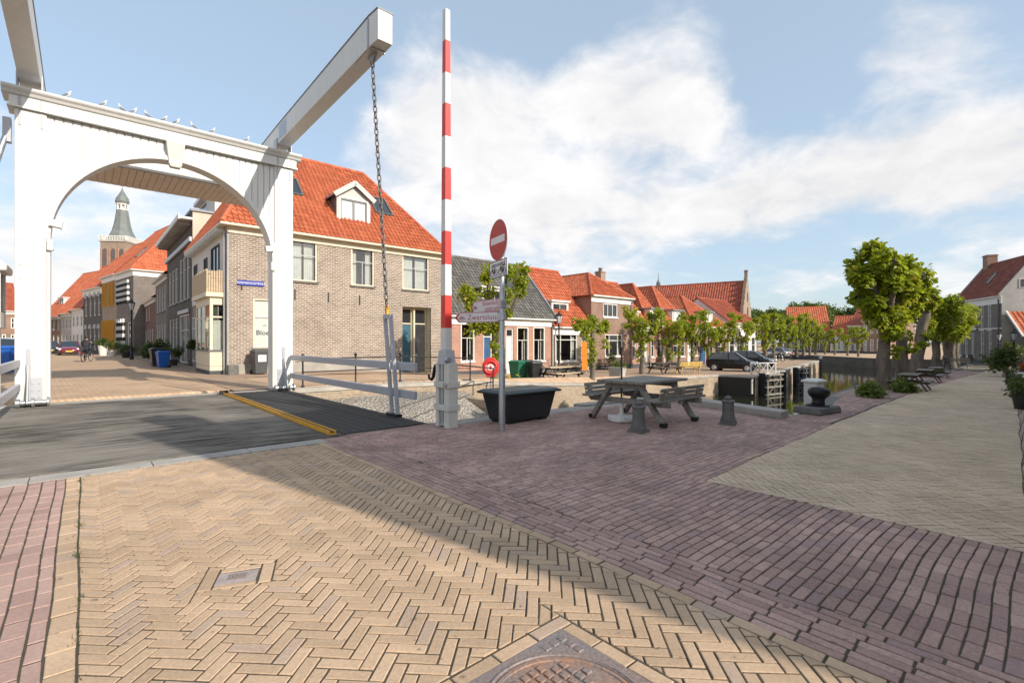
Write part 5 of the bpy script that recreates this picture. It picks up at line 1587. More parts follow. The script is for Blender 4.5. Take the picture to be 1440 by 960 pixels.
hs1 = [(1.2,2.2,3.3,4.6),(3.6,4.6,3.3,4.6)]+grid([.7,2.6,4.5,6.6],[.4],.95,2.1)
H4 = House('red_house', 'small dark red brick house with white cornice in the shaded street', A, B, 8, 0, 5.3, 8.6, m_bk_red, m_tile_rd, 'side', holes=hs1, tw=.4, tl=.5)
for h in hs1: H4.win(h, rows_=(.55,), sill=m_stone, deep=False)
# striped shutter house and ochre shutter house share one long eave
def shut(parent, h, mats, w=.5):
    for x in (h[0]-w-.03, h[1]+.03):
        n = 8 if len(mats) > 1 else 1
        sh_ = None
        for i in range(n):
            z0, z1 = h[2]+(h[3]-h[2])*i/n, h[2]+(h[3]-h[2])*(i+1)/n
            xx = h[0]-.04 if x < h[0] else h[1]+.0
            m = MB(); m.box(xx,xx+.05,-w-.02,-.02,z0,z1)
            if n == 1: m.build('shutter', mats[0], parent)
            else:
                if sh_ is None: sh_ = m.build('shutter', mats[0], parent)
                else: m.build('stripe', mats[i % 2], sh_)
B = Vector((-36.8, 47.0)); A = B+Vector((-.777,.629))*6.2
hs1 = grid([.9,2.5,4.1],[5.2],.85,2.3)+grid([.9,2.5],[.7],.85,3.0)+[(4.3,5.3,.0,3.3)]
H5 = House('striped_shutter_house', 'tall grey house with black and white striped shutters in the shaded street', A, B, 10, 0, 8.7, 14.6, m_bk_grey, m_tile_or, 'side', 0, 3.2, hs1, tw=.3, tl=.4, corn_h=.6, side_wall=m_bk_grey)
for i, h in enumerate(hs1):
    H5.win(h, rows_=(.6,), deep=False, fw=.08)
    if i < 5: shut(H5.root, h, (m_spot, m_label), .22)
skylight(H5.root, 1.6, .8, 1.2, 2.1, H5.zroof)
B2 = A; A2 = B2+Vector((-.777,.629))*6.2
hs1 = grid([1.2,4.0],[5.2],.9,2.6)+grid([.8,2.6,4.4],[.4],.9,3.3)
H6 = House('ochre_shutter_house', 'tall house with bright ochre shutters beyond the striped shutters', A2, B2, 10, 0, 8.8, 14.6, m_bk_tan, m_tile_or, 'side', 0, 0, hs1, tw=.3, tl=.4, corn_h=.6)
for h in hs1: H6.win(h, rows_=(.6,), deep=False, mat=m_ochre, fw=.1); shut(H6.root, h, (m_ochre,), .24)
B = A2+Vector((0,0)); A = B+Vector((-.80,.60))*8.0
hs1 = grid([.9,2.8,4.7,6.4],[4.4],.8,2.4)+grid([.9,2.8,4.7,6.4],[.4],.8,2.7)
H7 = House('arched_window_house', 'dark brick house with white cornice and arched windows past the ochre shutters', A, B, 10, 0, 7.9, 13.9, m_bk_dark, m_tile_or, 'side', 0, 0, hs1, tw=.3, tl=.4, corn_h=.75)
for h in hs1:
    H7.win(h, rows_=(.6,), deep=False, fw=.09)
    m = MB(); n = 8; cxx = (h[0]+h[1])/2
    m.prism([(cxx+(h[1]-h[0])*.62*math.cos(math.pi*k/n), h[3]-.2+.55*math.sin(math.pi*k/n)) for k in range(n+1)], 'y', -.12, -.002); m.build('arch_hood', m_render, H7.root)
def far_house(name, label, A, B, eave, rz, wall, roof, cols, D=9, **k):
    A = Vector(A); B = Vector(B); w = (B-A).length
    hs = []
    for i in range(cols):
        x = w*(i+.28)/cols; ww = w/cols*.45
        hs += [(x, x+ww, .5, 2.3), (x, x+ww, eave*.56, eave*.56+1.35)]
    h_ = House(name, label, A, B, D, 0, eave, rz, wall, roof, 'side', 0, 0, hs, tw=.32, tl=.42, corn_h=.4, **k)
    for q in hs: h_.win(q, rows_=(.55,), deep=False, fw=.09)
    return h_
P1_ = A; P2_ = P1_+Vector((-.82,.57))*4.8; P3_ = P2_+Vector((-.84,.54))*4.2; P4_ = P3_+Vector((-.86,.51))*6.5
far_house('pale_house', 'small pale house with orange roof at the bend of the street', P2_, P1_, 5.8, 12.6, m_renderw, m_tile_or, 3)
far_house('grey_house', 'small grey house with orange roof next to the pale house', P3_, P2_, 5.4, 11.9, m_render, m_tile_or, 3)
hb = far_house('brown_house', 'brown brick house with a large orange roof closing the street behind parked cars', P4_, P3_, 5.1, 11.4, m_bk_brown, m_tile_or, 4, D=9)
dormer(hb.root, 2.6, 1.6, 5.9, 7.4, 1.0, hb.zroof, 'flat', m_renderw)
hc = far_house('red_roof_house', 'brick house with an orange roof seen past the post by the white car', PY(-40,58), PY(24,61), 5.4, 9.0, m_bk_brown, m_tile_rd, 5)
for i, (v0, v1) in enumerate(((27,36),(36,46))):
    A, B = W(-8, v0).xy, W(-8, v1).xy
    hs1 = grid([1+2.2*k for k in range(4)], [.6, 3.4], 1.0, 1.7)
    hh = House('street_house', ['grey brick house on the sunny side of the street beyond the cabin','tan brick house on the sunny side of the street, second from the cabin'][i], A, B, 8, 0, 5.8, 9.4, [m_bk_grey,m_bk_tan][i], m_tile_rd, 'side', 0, 0, hs1, tw=.4, tl=.5)
    for h in hs1: hh.win(h, rows_=(.6,), deep=False)
# ------------------------------------------------------------------ church tower
tx, ty = PY(172, 165)
ct = empty('church_tower', (tx, ty, 0), R(3), 'brick church tower with curved slate spire and white balustrade', 'church tower')
hw = 4.1
m = MB(); m.box(-hw,hw,-hw,hw,-1,34.6); m.build('tower_shaft', m_bk_tower, ct)
for s in range(2):
    for k in range(3):
        M_ = Matrix.Rotation(-s*math.pi/2, 4, 'Z')
        q = MB(M_); xx = -2.7+k*2.7
        pts = [(xx-.75,20),(xx+.75,20),(xx+.75,31)]+[(xx+.75*math.cos(a), 31+1.3*math.sin(a)) for a in (.5,1.05,1.57,2.1,2.6)]+[(xx-.75,31)]
        q.prism(pts, 'y', -hw-.06, -hw+.2); q.build('belfry_opening', m_bk_dark, ct)
        for xx2 in (xx-.98, xx+.98):
            q = MB(M_); q.box(xx2-.14,xx2+.14,-hw-.25,-hw-.002,18,32.4); q.build('pier', m_bk_pink, ct)
m = MB(); m.box(-hw-.3,hw+.3,-hw-.3,hw+.3,34.6,35.1); m.build('cornice', m_render, ct)
m = MB()
for i in range(-9, 10):
    for s in (-1, 1):
        m.box(i*.52-.09,i*.52+.09,s*(hw+.2)-.09,s*(hw+.2)+.09,35.1,36.3); m.box(s*(hw+.2)-.09,s*(hw+.2)+.09,i*.52-.09,i*.52+.09,35.1,36.3)
for s in (-1, 1):
    m.box(-hw-.35,hw+.35,s*(hw+.2)-.14,s*(hw+.2)+.14,36.3,36.55); m.box(s*(hw+.2)-.14,s*(hw+.2)+.14,-hw-.35,hw+.35,36.3,36.55)
m.build('balustrade', m_white2, ct)
m = MB(); m.lathe([(4.5,35.1),(4.4,36),(3.7,37.2),(2.9,39),(2.4,41),(2.0,43.5),(1.65,46)], 8, a0=R(22.5)); m.build('spire', m_slate, ct)
m = MB()
for i in range(8):
    a = R(22.5+45*i); m.tube([(1.45*math.cos(a),1.45*math.sin(a),46),(1.45*math.cos(a),1.45*math.sin(a),48)], .18, 6)
m.lathe([(1.75,46),(1.75,46.3)], 8, a0=R(22.5)); m.lathe([(1.7,47.9),(1.75,48.2)], 8, a0=R(22.5)); m.lathe([(.5,46),(.5,48)], 8)
m.build('lantern', m_white2, ct)
m = MB(); m.lathe([(1.75,48.2),(2.05,49),(1.75,50.2),(1.0,51.5),(.35,52.8),(.1,53.6),(.05,55)], 8, a0=R(22.5)); m.build('spire_top', m_slate, ct)
# ------------------------------------------------------------------ terrace along the quay
VQ = 23.3
def qh(pa, pb, eave, rz, wall, roof, kind, name, label, wins=(), D=7.0, hip=0, base=None, dy=0.0, **k):
    ua, ub = PV(pa, VQ+dy), PV(pb, VQ+dy)
    A, B = W(ua, VQ+dy).xy, W(ub, VQ+dy).xy
    b = zf((ua+ub)/2) if base is None else base
    hs = row(A, B, b, [w_[:4] for w_ in wins])
    hs = [(h[0], h[1], -.0 if w_[4] == 'd' else h[2], h[3]) for h, w_ in zip(hs, wins)]
    h_ = House(name, label, A, B, D, b, eave, rz, wall, roof, kind, hip if kind == 'front' else 0, 0, hs, **k)
    for h, w_ in zip(hs, wins):
        t = w_[4]
        if t in 'sb' and name != 'blue_door_house':
            kw = dict(rows_=(.62,), lower_cols=(.5,), outer=m_white2) if t == 's' else dict(rows_=(.72,), cols=(.25,.72), fw=.08)
            h_.win(h, sill=m_white2, glass=m_glass, curtain=[(0,.16),(.84,1)], **kw); continue
        if t == 'd': door(h_.root, h_.I, h[0], h[2], h[1]-h[0], h[3]-h[2], w_[5])
        elif t == 's': h_.win(h, rows_=(.62,), lower_cols=(.5,), sill=m_white2, outer=m_white2)
        elif t == 'b': h_.win(h, rows_=(.72,), cols=(.25,.72), sill=m_white2, fw=.08)
        elif t == 't': h_.win(h, rows_=(), cols=(.33,.66), sill=m_white2, fw=.08)
        else: h_.win(h, rows_=(.6,), sill=m_white2, fw=.07)
    h_.A, h_.B = A, B
    m = MB(); m.tube([(h_.W-.10,-.09,-.3),(h_.W-.10,-.09,h_.e-.55),(h_.W-.10,-.22,h_.e-.3)], .045, 8); m.build('drainpipe', m_zinc, h_.root)
    return h_
Q1 = qh(623, 777, 3.18, 7.05, m_bk_pink, m_tile_gy, 'side', 'grey_roof_house', 'pink brick house with a grey tiled roof behind the near pollard tree',
        [(648,667,455,508,'s'),(727,743,460,508,'s'),(750,766,460,507,'s'),(712,722,462,521,'d',m_white2),(680,692,462,521,'d',m_bluedr)], corn_h=.5, tw=.27, tl=.3)
dormer(Q1.root, px_frac(Q1.A,Q1.B,699)-.6, 2.1, 3.95, 5.5, .8, Q1.zroof, 'flat', m_dgrey)
skylight(Q1.root, px_frac(Q1.A,Q1.B,755)-1.2, .8, 1.3, 2.2, Q1.zroof)
m = MB(); w1 = Q1.W
m.bar((w1+.16,-.3,Q1.zroof(-.3)+.1),(w1+.16,3.5,Q1.r+.12),.14,.20,(0,-.7,.7)); m.build('verge_board', m_lead, Q1.root)
Q2 = qh(777, 831, 2.72, 7.0, m_bk_tan, m_tile_or, 'side', 'white_dormer_house', 'low brick house with white dormer, big white window and orange door',
        [(781,812,466,508,'b'),(818,828.5,470,519,'d',m_orange)], corn_h=.55, tw=.27)
dormer(Q2.root, px_frac(Q2.A,Q2.B,785)+.1, 1.75, 3.55, 5.0, .75, Q2.zroof, 'flat', m_render)
Q3 = qh(831.5, 888, 5.05, 7.0, m_bk_brown, m_tile_or, 'front', 'hipped_brick_house', 'two storey brown brick house with hipped orange roof and white cornice',
        [(848.5,868.5,427,446,'t'),(851,875.5,470,501,'b')], hip=2.4, D=9, corn_h=.5, tw=.27)
chimney(Q3.roof, Q3.W-.4, 2.9, Q3.r-1.7, Q3.r+.45, .62, m_bk_tan)
# party wall corner of the hipped house stands proud of its low neighbour
Q4 = qh(888.5, 914, 2.85, 6.7, m_bk_pink, m_tile_or, 'side', 'low_orange_roof_house', 'low pink brick house with plain orange roof past the hipped house',
        [(890,894,476,502,'w'),(897,902,476,502,'w'),(905,911,470,511,'d',m_white2)], tw=.3)
dormer(Q4.root, .5, 1.5, 3.5, 4.7, .7, Q4.zroof, 'flat', m_white2)
Q5 = qh(914.5, 938, 2.9, 6.7, m_bk_pink, m_tile_or, 'front', 'hipped_cottage', 'pink cottage with hipped orange roof, the first of two behind the pollard trees',
        [(916,920,476,502,'w'),(924,930,476,503,'w'),(933,936.5,474,510,'d',m_white2)], hip=2.7, D=9, tw=.3)
Q6 = qh(938.5, 974, 2.9, 6.75, m_bk_brown, m_tile_or, 'front', 'hipped_cottage', 'brown cottage with wide hipped orange roof next to the house with the blue door',
        [(947,953,476,501,'w'),(957,963,476,501,'w'),(967,972,472,510,'d',m_white2)], hip=3.0, D=10, tw=.3)
Q7 = qh(974.5, 1024, 3.0, 6.2, m_bk_brown, m_tile_or, 'front', 'blue_door_house', 'brick house with blue door behind the black hatchback',
        [(976,981,478,500,'w'),(984,993,483,510,'d',m_bluedr),(998,1003,478,501,'w'),(1008,1014,478,501,'w')], hip=3.3, D=10, tw=.3)
for q_, x_ in ((Q5,.5),(Q6,1.2),(Q7,1.5)):
    m = MB(); z_ = q_.e
    m.box(q_.W*.5-.9,q_.W*.5+.9,.3,2.2,z_,z_+1.35); dd = m.build('dormer', m_white2, q_.root)
    window(dd, Matrix.Translation((0,.22,0)), q_.W*.5-.75, z_+.1, 1.5, 1.15, (), (.5,), flat_panes=True, deep=False)
    m = MB(); m.box(q_.W*.5-1.05,q_.W*.5+1.05,.12,2.6,z_+1.35,z_+1.47); m.build('dormer_roof', m_lead, dd)
Q8 = qh(1024.5, 1064, 3.6, 6.3, m_renderw, m_tile_rd, 'side', 'cream_house', 'cream rendered house with tall white windows behind the parked cars',
        [(1026,1033,474,502,'w'),(1037,1043,474,502,'w'),(1047,1053,474,501,'w'),(1057,1062,474,501,'w')], tw=.35, tl=.45)
# stepped gable house behind
B = Vector((26.9, 57.0)); A = B-Vector((.85,-.53)).normalized()*17
G8 = House('stepped_gable_house', 'old house with tall red roof and a brick stepped gable above the terrace', A, B, 8, -.8, 4.6, 8.9, m_bk_brown, m_tile_rd, 'side', 0, 0, [], tw=.3, tl=.38, side_wall=m_bk_pink)
m = MB(); n = 6; e_, r_ = G8.e, G8.r
for i in range(n):
    y0, y1 = i*4.0/n-.12, (i+1)*4.0/n-.12
    zt = e_+(r_-e_)*(i+1)/n+.35
    for a, b in ((y0,y1),(8-y1,8-y0)): m.box(G8.W+.02, G8.W+.36, a, b, -1, zt)
m.box(G8.W+.015,G8.W+.38,3.72,4.28,-1,r_+1.2); m.box(G8.W+.0,G8.W+.42,3.62,4.38,r_+1.2,r_+1.35)
so_ = m.build('stepped_gable', m_bk_tan, G8.root)
for (y0,y1,z0,z1) in ((3.5,4.5,4.6,6.4),(1.5,2.5,1.4,3.4),(5.4,6.4,1.4,3.4),(3.6,4.4,7.2,8.2)):
    m = MB(); m.box(G8.W+.37,G8.W+.40,y0,y1,z0,z1); m.build('window', m_spot, G8.root)
m = MB(); m.box(6,6.5,4.2,4.7,r_-.6,r_+.55); m.lathe([(.3,r_+.55),(.05,r_+1.1),(.03,r_+1.9)], 6, (6.25,4.45,0)); m.build('lead_turret', m_lead, G8.roof)
# ------------------------------------------------------------------ houses closing the harbour
def eh(pa, Ya, pb, Yb, eave, rz, wall, roof, cols, name, label, kind='side', hip=0, D=9, upper=False, **k):
    A = Vector(PY(pa, Ya)); B = Vector(PY(pb, Yb)); w = (B-A).length; hs = []
    for i in range(cols):
        x = w*(i+.22)/cols; ww = w/cols*.5
        hs.append((x, x+ww, .5, 2.6))
        if upper: hs.append((x, x+ww, 3.7, 5.4))
    h_ = House(name, label, A, B, D, -.82, eave, rz, wall, roof, kind, hip, 0, hs, tw=.4, tl=.5, **k)
    for q in hs: h_.win(q, rows_=(.5,), cols=(.5,), deep=False, fw=.1)
    return h_
eh(1110, 102, 1168, 99, 3.6, 8.9, m_bk_grey, m_tile_or, 5, 'orange_gable_house', 'grey walled house with a long bright orange roof at the far end of the harbour', D=11)
eh(1168.5, 97, 1192, 95, 2.6, 6.6, m_renderw, m_tile_or, 3, 'white_front_house', 'low house with white front and orange roof at the far end of the harbour', D=8)
eh(1192.5, 93, 1212, 91, 4.6, 7.6, m_bk_grey, m_tile_rd, 3, 'red_roof_grey_house', 'grey brick house with red roof beside the low white fronted house', D=8, hip=0, upper=False)
e3 = eh(1212.5, 89, 1250, 85, 5.4, 8.4, m_bk_brown, m_tile_or, 4, 'tall_brown_house', 'brown brick house with grey dormer behind the first big lime tree', D=8, upper=True)
dormer(e3.root, 2.2, 2.2, 6.5, 8.0, .6, e3.zroof, 'flat', m_lead)
# ------------------------------------------------------------------ large house at the end of the lime street
nA = Vector((47.6, 47.0)); nB = Vector((50.6, 55.0)); dd = (nA-nB).normalized()
# frame runs from the far corner to the near corner
A, B = nB, nA
rects = [(1348,1352,434,462),(1357,1361,433,463),(1366,1370,431,463),(1379,1383.5,430,464),(1389,1394,429,464)]
rects2 = [(1348,1352,470,500),(1357,1361,469,501),(1366,1370,468,501),(1379,1384,467,503),(1390,1395,467,503)]
base = -.83
hs1 = row(A, B, base, rects+rects2)
B9 = House('large_brick_house', 'large grey brown brick house with dark red roof at the end of the lime street', A, B, 5.4, base, 6.15, 9.85, m_bk_grey, m_tile_br, 'side', 0, 0, hs1, tw=.3, tl=.38, corn_h=.75, side_wall=m_render, ov=.22)
for h in hs1: B9.win(h, rows_=(.55,), cols=(.5,), sill=m_white2, fw=.07)
m = MB(); m.box(0,B9.W,-.05,-.002,3.45,3.58); m.build('string_course', m_renderw, B9.root)
chimney(B9.roof, .55, 2.7, B9.r-.6, B9.r+1.1, .9, m_bk_brown, 0); chimney(B9.roof, B9.W-.35, 2.7, B9.r-.4, B9.r+1.5, .7, m_bk_brown, 0)
m = MB(); m.bar((B9.W+.1,-.25,B9.zroof(-.25)+.08),(B9.W+.1,2.7,B9.r+.1),.2,.2,(0,-.7,.7)); m.build('verge_coping', m_render, B9.root); m = MB(); m.bar((-.1,-.25,B9.zroof(-.25)+.08),(-.1,2.7,B9.r+.1),.2,.2,(0,-.7,.7)); m.build('verge_coping', m_render, B9.root)
m = MB(); m.box(B9.W+.003,B9.W+.05,1.3,2.1,B9.e+.4,B9.e+1.3); m.build('gable_window', m_white2, B9.root)
m = MB(); m.poly((B9.W+.055,1.36,B9.e+.46),(B9.W+.055,2.04,B9.e+.46),(B9.W+.055,2.04,B9.e+1.24),(B9.W+.055,1.36,B9.e+1.24)); m.build('gable_pane', m_dglass, B9.root)
m = MB(); m.tube([(B9.W-.35,-.1,0),(B9.W-.35,-.1,B9.e-.6)], .06, 8); m.build('drainpipe', m_dgrey, B9.root)
skylight(B9.root, 3.6, .6, .9, 1.7, B9.zroof)
# lean-to with orange roof on its gable
le = empty('lean_to', (nA.x, nA.y, base), B9.rz, 'low brick lean to with orange and white striped tile roof against the grey gable', 'lean-to')
ML = Matrix.Translation((.15,.6,0))
m = MB(ML); m.box(0,2.3,0,4.6,-.5,2.7); m.build('wall', m_bk_grey, le)
m = MB(ML); tile_poly(m, [(2.6,-.3,2.65),(2.6,4.8,2.65),(0,4.8,5.1),(0,-.3,5.1)], .36, .4, .05); m.build('roof', m_tile_or, le, tint=True, fix=False)
m = MB(ML); m.bar((2.6,-.34,2.68),(0,-.34,5.15),.14,.16); m.build('verge_board', m_renderw, le)
m = MB(ML); m.box(2.303,2.34,.5,1.5,-.1,2.1); m.build('door', m_white2, le)
# row of houses along the right-hand street: their front runs beside the camera, their shadow lies over the paving
c0_ = W(2.95, -1.7); la = math.atan2(.60, -.80)       # first house: its end wall runs parallel to the low sun
xd = Vector((math.cos(la-R(90)), math.sin(la-R(90))))  # along its front, away from the camera
rowL = [(c0_.xy, c0_.xy+xd*5.2, 7.9), (W(8.3,-1.7).xy, W(15.5,-1.7).xy, 7.9), (W(15.5,-1.7).xy, W(23.5,-1.7).xy, 6.2), (W(23.5,-1.7).xy, W(31,-1.7).xy, 6.1), (W(31,-1.7).xy, W(37.9,-1.7).xy, 6.2), (W(46.2,-1.7).xy, W(56,-1.7).xy, 7.9)]
for i, (b_, a_, r_) in enumerate(rowL):
    wd = (a_-b_).length; um = UV(*((a_+b_)/2))[0]
    hs1 = grid([.6+2.0*k for k in range(int((wd-1.0)/2.0))], [.7], 1.1, 1.8)
    hh = House('street_house', ['white rendered house with a chimney on its end gable, first of the shaded row','grey brick house in the shaded row, second along','pink brick house in the shaded row, third along','tan brick house in the shaded row, fourth along','dark brick house in the shaded row before the end house','brown brick house in the shaded row past the end house'][i], a_, b_, 7.6, zn(um), 4.6 if r_ > 7 else 3.9, r_, [m_renderw,m_bk_grey,m_bk_pink,m_bk_tan,m_bk_dark,m_bk_brown][i], m_tile_rd, 'side', 0, 0, hs1, tw=.5, tl=.6)
    for h in hs1: hh.win(h, rows_=(.6,), deep=False)
    chimney(hh.roof, hh.W-.75 if i == 0 else 2.2, 3.8, hh.r-.5, hh.r+.8, .7, m_bk_brown, 1)
A, B = W(46, .8).xy, W(38, .8).xy
hs1 = grid([1,3.2,5.4],[.7],1.1,1.9)+grid([1,3.2,5.4],[3.6],1.1,1.6)
hh = House('shaded_end_house', 'dark brick house with its corner at the edge of the lime street', A, B, 9, zn(42), 5.6, 8.2, m_bk_dark, m_tile_br, 'side', 0, 0, hs1, tw=.4, tl=.5)
for h in hs1: hh.win(h, rows_=(.6,), deep=False)
# ------------------------------------------------------------------ trees
def leaf_pts(mb, c, d, up, size):
    """one folded leaf: six corners, two faces along the midrib"""
    s = d.cross(up)
    if s.length < 1e-3: return
    s.normalize(); n = s.cross(d)
    b = size*.5
    P = [c, c+d*size*.35+s*b*.85+n*size*.10, c+d*size*.8+s*b*.55+n*size*.06, c+d*size*1.05-n*size*.06, c+d*size*.8-s*b*.55+n*size*.06, c+d*size*.35-s*b*.85+n*size*.10]
    k = len(mb.v)
    mb.v.extend([tuple(p) for p in P]); mb.f.append((k,k+1,k+2,k+3)); mb.f.append((k,k+3,k+4,k+5)); mb.t.extend([mb.tint]*2)
def rdir(rng):
    while True:
        v = Vector((rng.uniform(-1,1), rng.uniform(-1,1), rng.uniform(-1,1)))
        if .05 < v.length < 1: return v.normalized()
def tuft(mb, rng, c, r, n, size, squash=.85):
    c = Vector(c); base = rng.random()
    lumps = [(c+rdir(rng)*r*.55, r*rng.uniform(.45,.7)) for _ in range(5)]
    for i in range(n):
        lc, lr = lumps[rng.randrange(5)]
        d = rdir(rng)
        q = lr*(rng.random()**.4)*(1.4 if rng.random() < .13 else 1)
        p = lc+Vector((d.x, d.y, d.z*squash))*q
        o = (p-c).normalized() if (p-c).length > 1e-3 else d
        dirn = (o*.9+rdir(rng)*.9+Vector((0,0,-.25))).normalized()
        up = (o+Vector((0,0,.9))+rdir(rng)*.5).normalized()
        mb.tint = max(0, min(1, .30*base+.55*rng.random()+.2*(q/lr)-.05))
        leaf_pts(mb, p, dirn, up, size*rng.uniform(.7,1.25))
def pollard(name, seed, trunk, r0, limbs, tufts, n, size, label, lean=0.0):
    """trunk: height of the fork; limbs: (azimuth, reach, rise, kink); tufts: extra tufts (x,y,z,r)"""
    rng = random.Random(seed)
    t = empty(name, (0,0,0), 0, label, 'tree')
    m = MB(); top = Vector((lean*trunk, 0, trunk))
    N = 7; pts = [Vector((lean*trunk*(i/N)**1.3+rng.uniform(-.03,.03)*(i > 0), rng.uniform(-.03,.03), trunk*i/N)) for i in range(N+1)]
    pts[-1] = top; pts[0].z = -.1
    rad = [r0*(1.3 if i == 0 else 1.08 if i == 1 else 1-.18*i/N)*rng.uniform(.95,1.06) for i in range(N+1)]
    m.tube(pts, rad, 12, True, .06)
    lf = MB()
    for az, reach, rise, kink in limbs:
        d = Vector((math.cos(az), math.sin(az), 0))
        p1 = top+d*reach*.55+Vector((0,0,rise*kink*.4)); p2 = top+d*reach*.92+Vector((0,0,rise*.62)); p3 = top+d*reach+Vector((0,0,rise))
        m.tube([top-Vector((0,0,r0*.8)), top+d*reach*.25+Vector((0,0,rise*.08)), p1, p2, p3], [r0*.66, r0*.58, r0*.48, r0*.42, r0*.5], 9, True, .09)
        m.lathe([(.01,-.12),(r0*.55,-.05),(r0*.62,.03),(r0*.3,.13)], 9, tuple(p3))
        for (q, rr, f) in ((p3+Vector((0,0,.10)), tufts[0], 1.0), (p2+d*.08, tufts[0]*.72, .5), (p1-Vector((0,0,.05)), tufts[0]*.55, .3)):
            q2 = q+Vector((rng.uniform(-.08,.08), rng.uniform(-.08,.08), rng.uniform(-.05,.08)))
            for _ in range(5):
                e = q2+rdir(rng)*rr*.7; m.tube([q-Vector((0,0,.1)), (q+e)/2+Vector((0,0,.04)), e], [.018,.013,.006], 4)
            tuft(lf, rng, q2, rr*rng.uniform(.9,1.12), int(n*f), size)
    for x, y, z, rr in tufts[1:]:
        tuft(lf, rng, (x, y, z), rr, int(n*.55*(rr/tufts[0])**1.5), size)
    m.build('trunk', m_bark, t, smooth_=60)
    lf.build('crown', m_leaf, t, fix=False, tint=True)
    return t
TP = math.pi
# the two big limes in front, the thick leaning one and the rest of the row
def at_ground(px, py): 
    u, v, z = G(px, py); return W(u, v, z)
big = pollard('lime_tree', 3, 2.15, .175, [(.3,.55,1.25,.5),(1.6,.62,1.55,.4),(2.9,.74,1.15,.5),(4.1,.6,1.65,.4),(5.3,.5,1.35,.5),(2.2,.25,1.95,.6)],
    [.40,(-.45,0,2.15,.28),(-.2,-.3,2.5,.28),(.35,-.3,2.15,.30),(-.7,-.1,2.7,.28),(.5,-.1,2.75,.28),(.0,-.25,1.75,.26),(.2,-.2,1.15,.14)], 400, .15,
    'big pollarded lime with the fullest bright crown, at the water end of the row')
big.location = at_ground(1243, 547); big.rotation_euler = (0,0,.4); big.scale = (1,1,1.0)
b2 = pollard('lime_tree', 9, 2.2, .17, [(.2,.5,1.2,.4),(1.5,.6,1.35,.5),(3.2,.5,1.1,.4),(4.6,.55,1.4,.4),(5.6,.3,1.6,.5)],
    [.36,(.3,.0,2.15,.26),(-.3,.2,2.4,.26),(.1,-.3,2.7,.28),(.35,.2,1.8,.22),(.0,-.23,1.3,.14)], 360, .145, 'pollarded lime directly behind the fullest lime, with a straight dark trunk', .03)
b2.location = at_ground(1268, 544); b2.rotation_euler = (0,0,1.2)
b3 = pollard('lime_tree', 21, 3.5, .27, [(1.0,.45,.55,.4),(2.6,.5,.75,.5),(4.3,.5,.6,.4),(5.7,.35,.8,.5)], [.40,(-.2,-.2,3.5,.36),(.45,0,2.2,.34),(-.3,.1,2.1,.3),(.5,.2,2.8,.34),(.3,-.2,1.6,.25)], 330, .14,
    'thick leaning pollarded lime with a bare knuckled head', .12)
b3.location = at_ground(1288, 527); b3.rotation_euler = (0,0,-.6)
row_kind = pollard('lime_tree', 33, 2.2, .2, [(.2,.7,1.2,.4),(1.3,.75,1.6,.5),(2.5,.8,1.2,.4),(3.7,.7,1.5,.4),(5.0,.75,1.25,.5)],
    [.50,(.3,.1,2.0,.38),(-.3,-.2,2.1,.36),(.0,.3,2.6,.4),(.1,-.35,2.5,.42),(-.6,.1,2.4,.4),(.55,.2,2.5,.4)], 380, .15, 'pollarded lime in the middle of the row, next after the thick leaning one')
row_kind.location = at_ground(1316, 522); row_kind.scale = (1.25,)*3
for i, (px, py, s, lab) in enumerate([(1331,518,1.05,'pollarded lime beside the parked motorcycle at the lime street'),(1339,515.5,1.1,'pollarded lime second from the far end of the lime street'),(1344,513.5,1.12,'pollarded lime at the far end of the lime street, by the large brick house')]):
    dup(row_kind, at_ground(px, py), 1.1+1.7*i, lab, s*1.2)
# candelabra limes on the far quay
def cand(seed, h, label, k=5, r=.15, tr=.42, n=230, size=.15):
    rng = random.Random(seed)
    limbs = [(2*TP*i/k+rng.uniform(-.3,.3), rng.uniform(.6,1.05), rng.uniform(.8,1.9), rng.uniform(.2,.5)) for i in range(k)]
    ex = [(rng.uniform(-.15,.15), rng.uniform(-.15,.15), h*q, tr*.55) for q in (.5,.66,.82)]
    return pollard('pollard_lime', seed, h, r, limbs, [tr]+ex, n, size, label)
c1 = cand(41, 2.0, 'knotted pollard lime in front of the low orange roof house')
c2 = cand(52, 1.9, 'knotted pollard lime in front of the first hipped cottage', 4)
c4 = cand(74, 1.8, 'pollard lime with the blue door showing beside it', 5, .16)
c5 = cand(85, 2.2, 'slim pollard lime between the first two hipped cottages', 4, .13)
c3 = cand(63, 2.1, 'knotted pollard lime in front of the second hipped cottage', 6)
def quay_pos(px, py): 
    u, v, z = G(px, py, 'f'); return W(u, v, z)
c4.location = quay_pos(996, 512); c5.location = quay_pos(955, 516)
c1.location = quay_pos(903, 526); c2.location = quay_pos(940, 520); c3.location = quay_pos(974, 515.5)
for o, a, s_ in ((c1,.5,1.08),(c2,1.9,1.12),(c3,2.7,1.1)): o.rotation_euler = (0,0,a); o.scale = (s_,)*3
near_t = pollard('pollard_lime', 77, 2.6, .17, [(2.75,1.15,.9,.3),(2.2,.55,1.75,.2),(-.5,1.15,1.55,.3),(.9,.6,1.7,.3),(-2.6,.9,-.35,.2)],
    [.42,(-.1,-.15,2.25,.40),(.25,-.1,2.6,.34),(-.45,-.1,2.35,.34),(.1,-.2,1.7,.32),(.1,-.1,1.2,.22)], 330, .13, 'pollard lime with raised arms behind the direction signs')
near_t.location = (*PY(697, 22.0), -.55); near_t.scale = (1.15,)*3
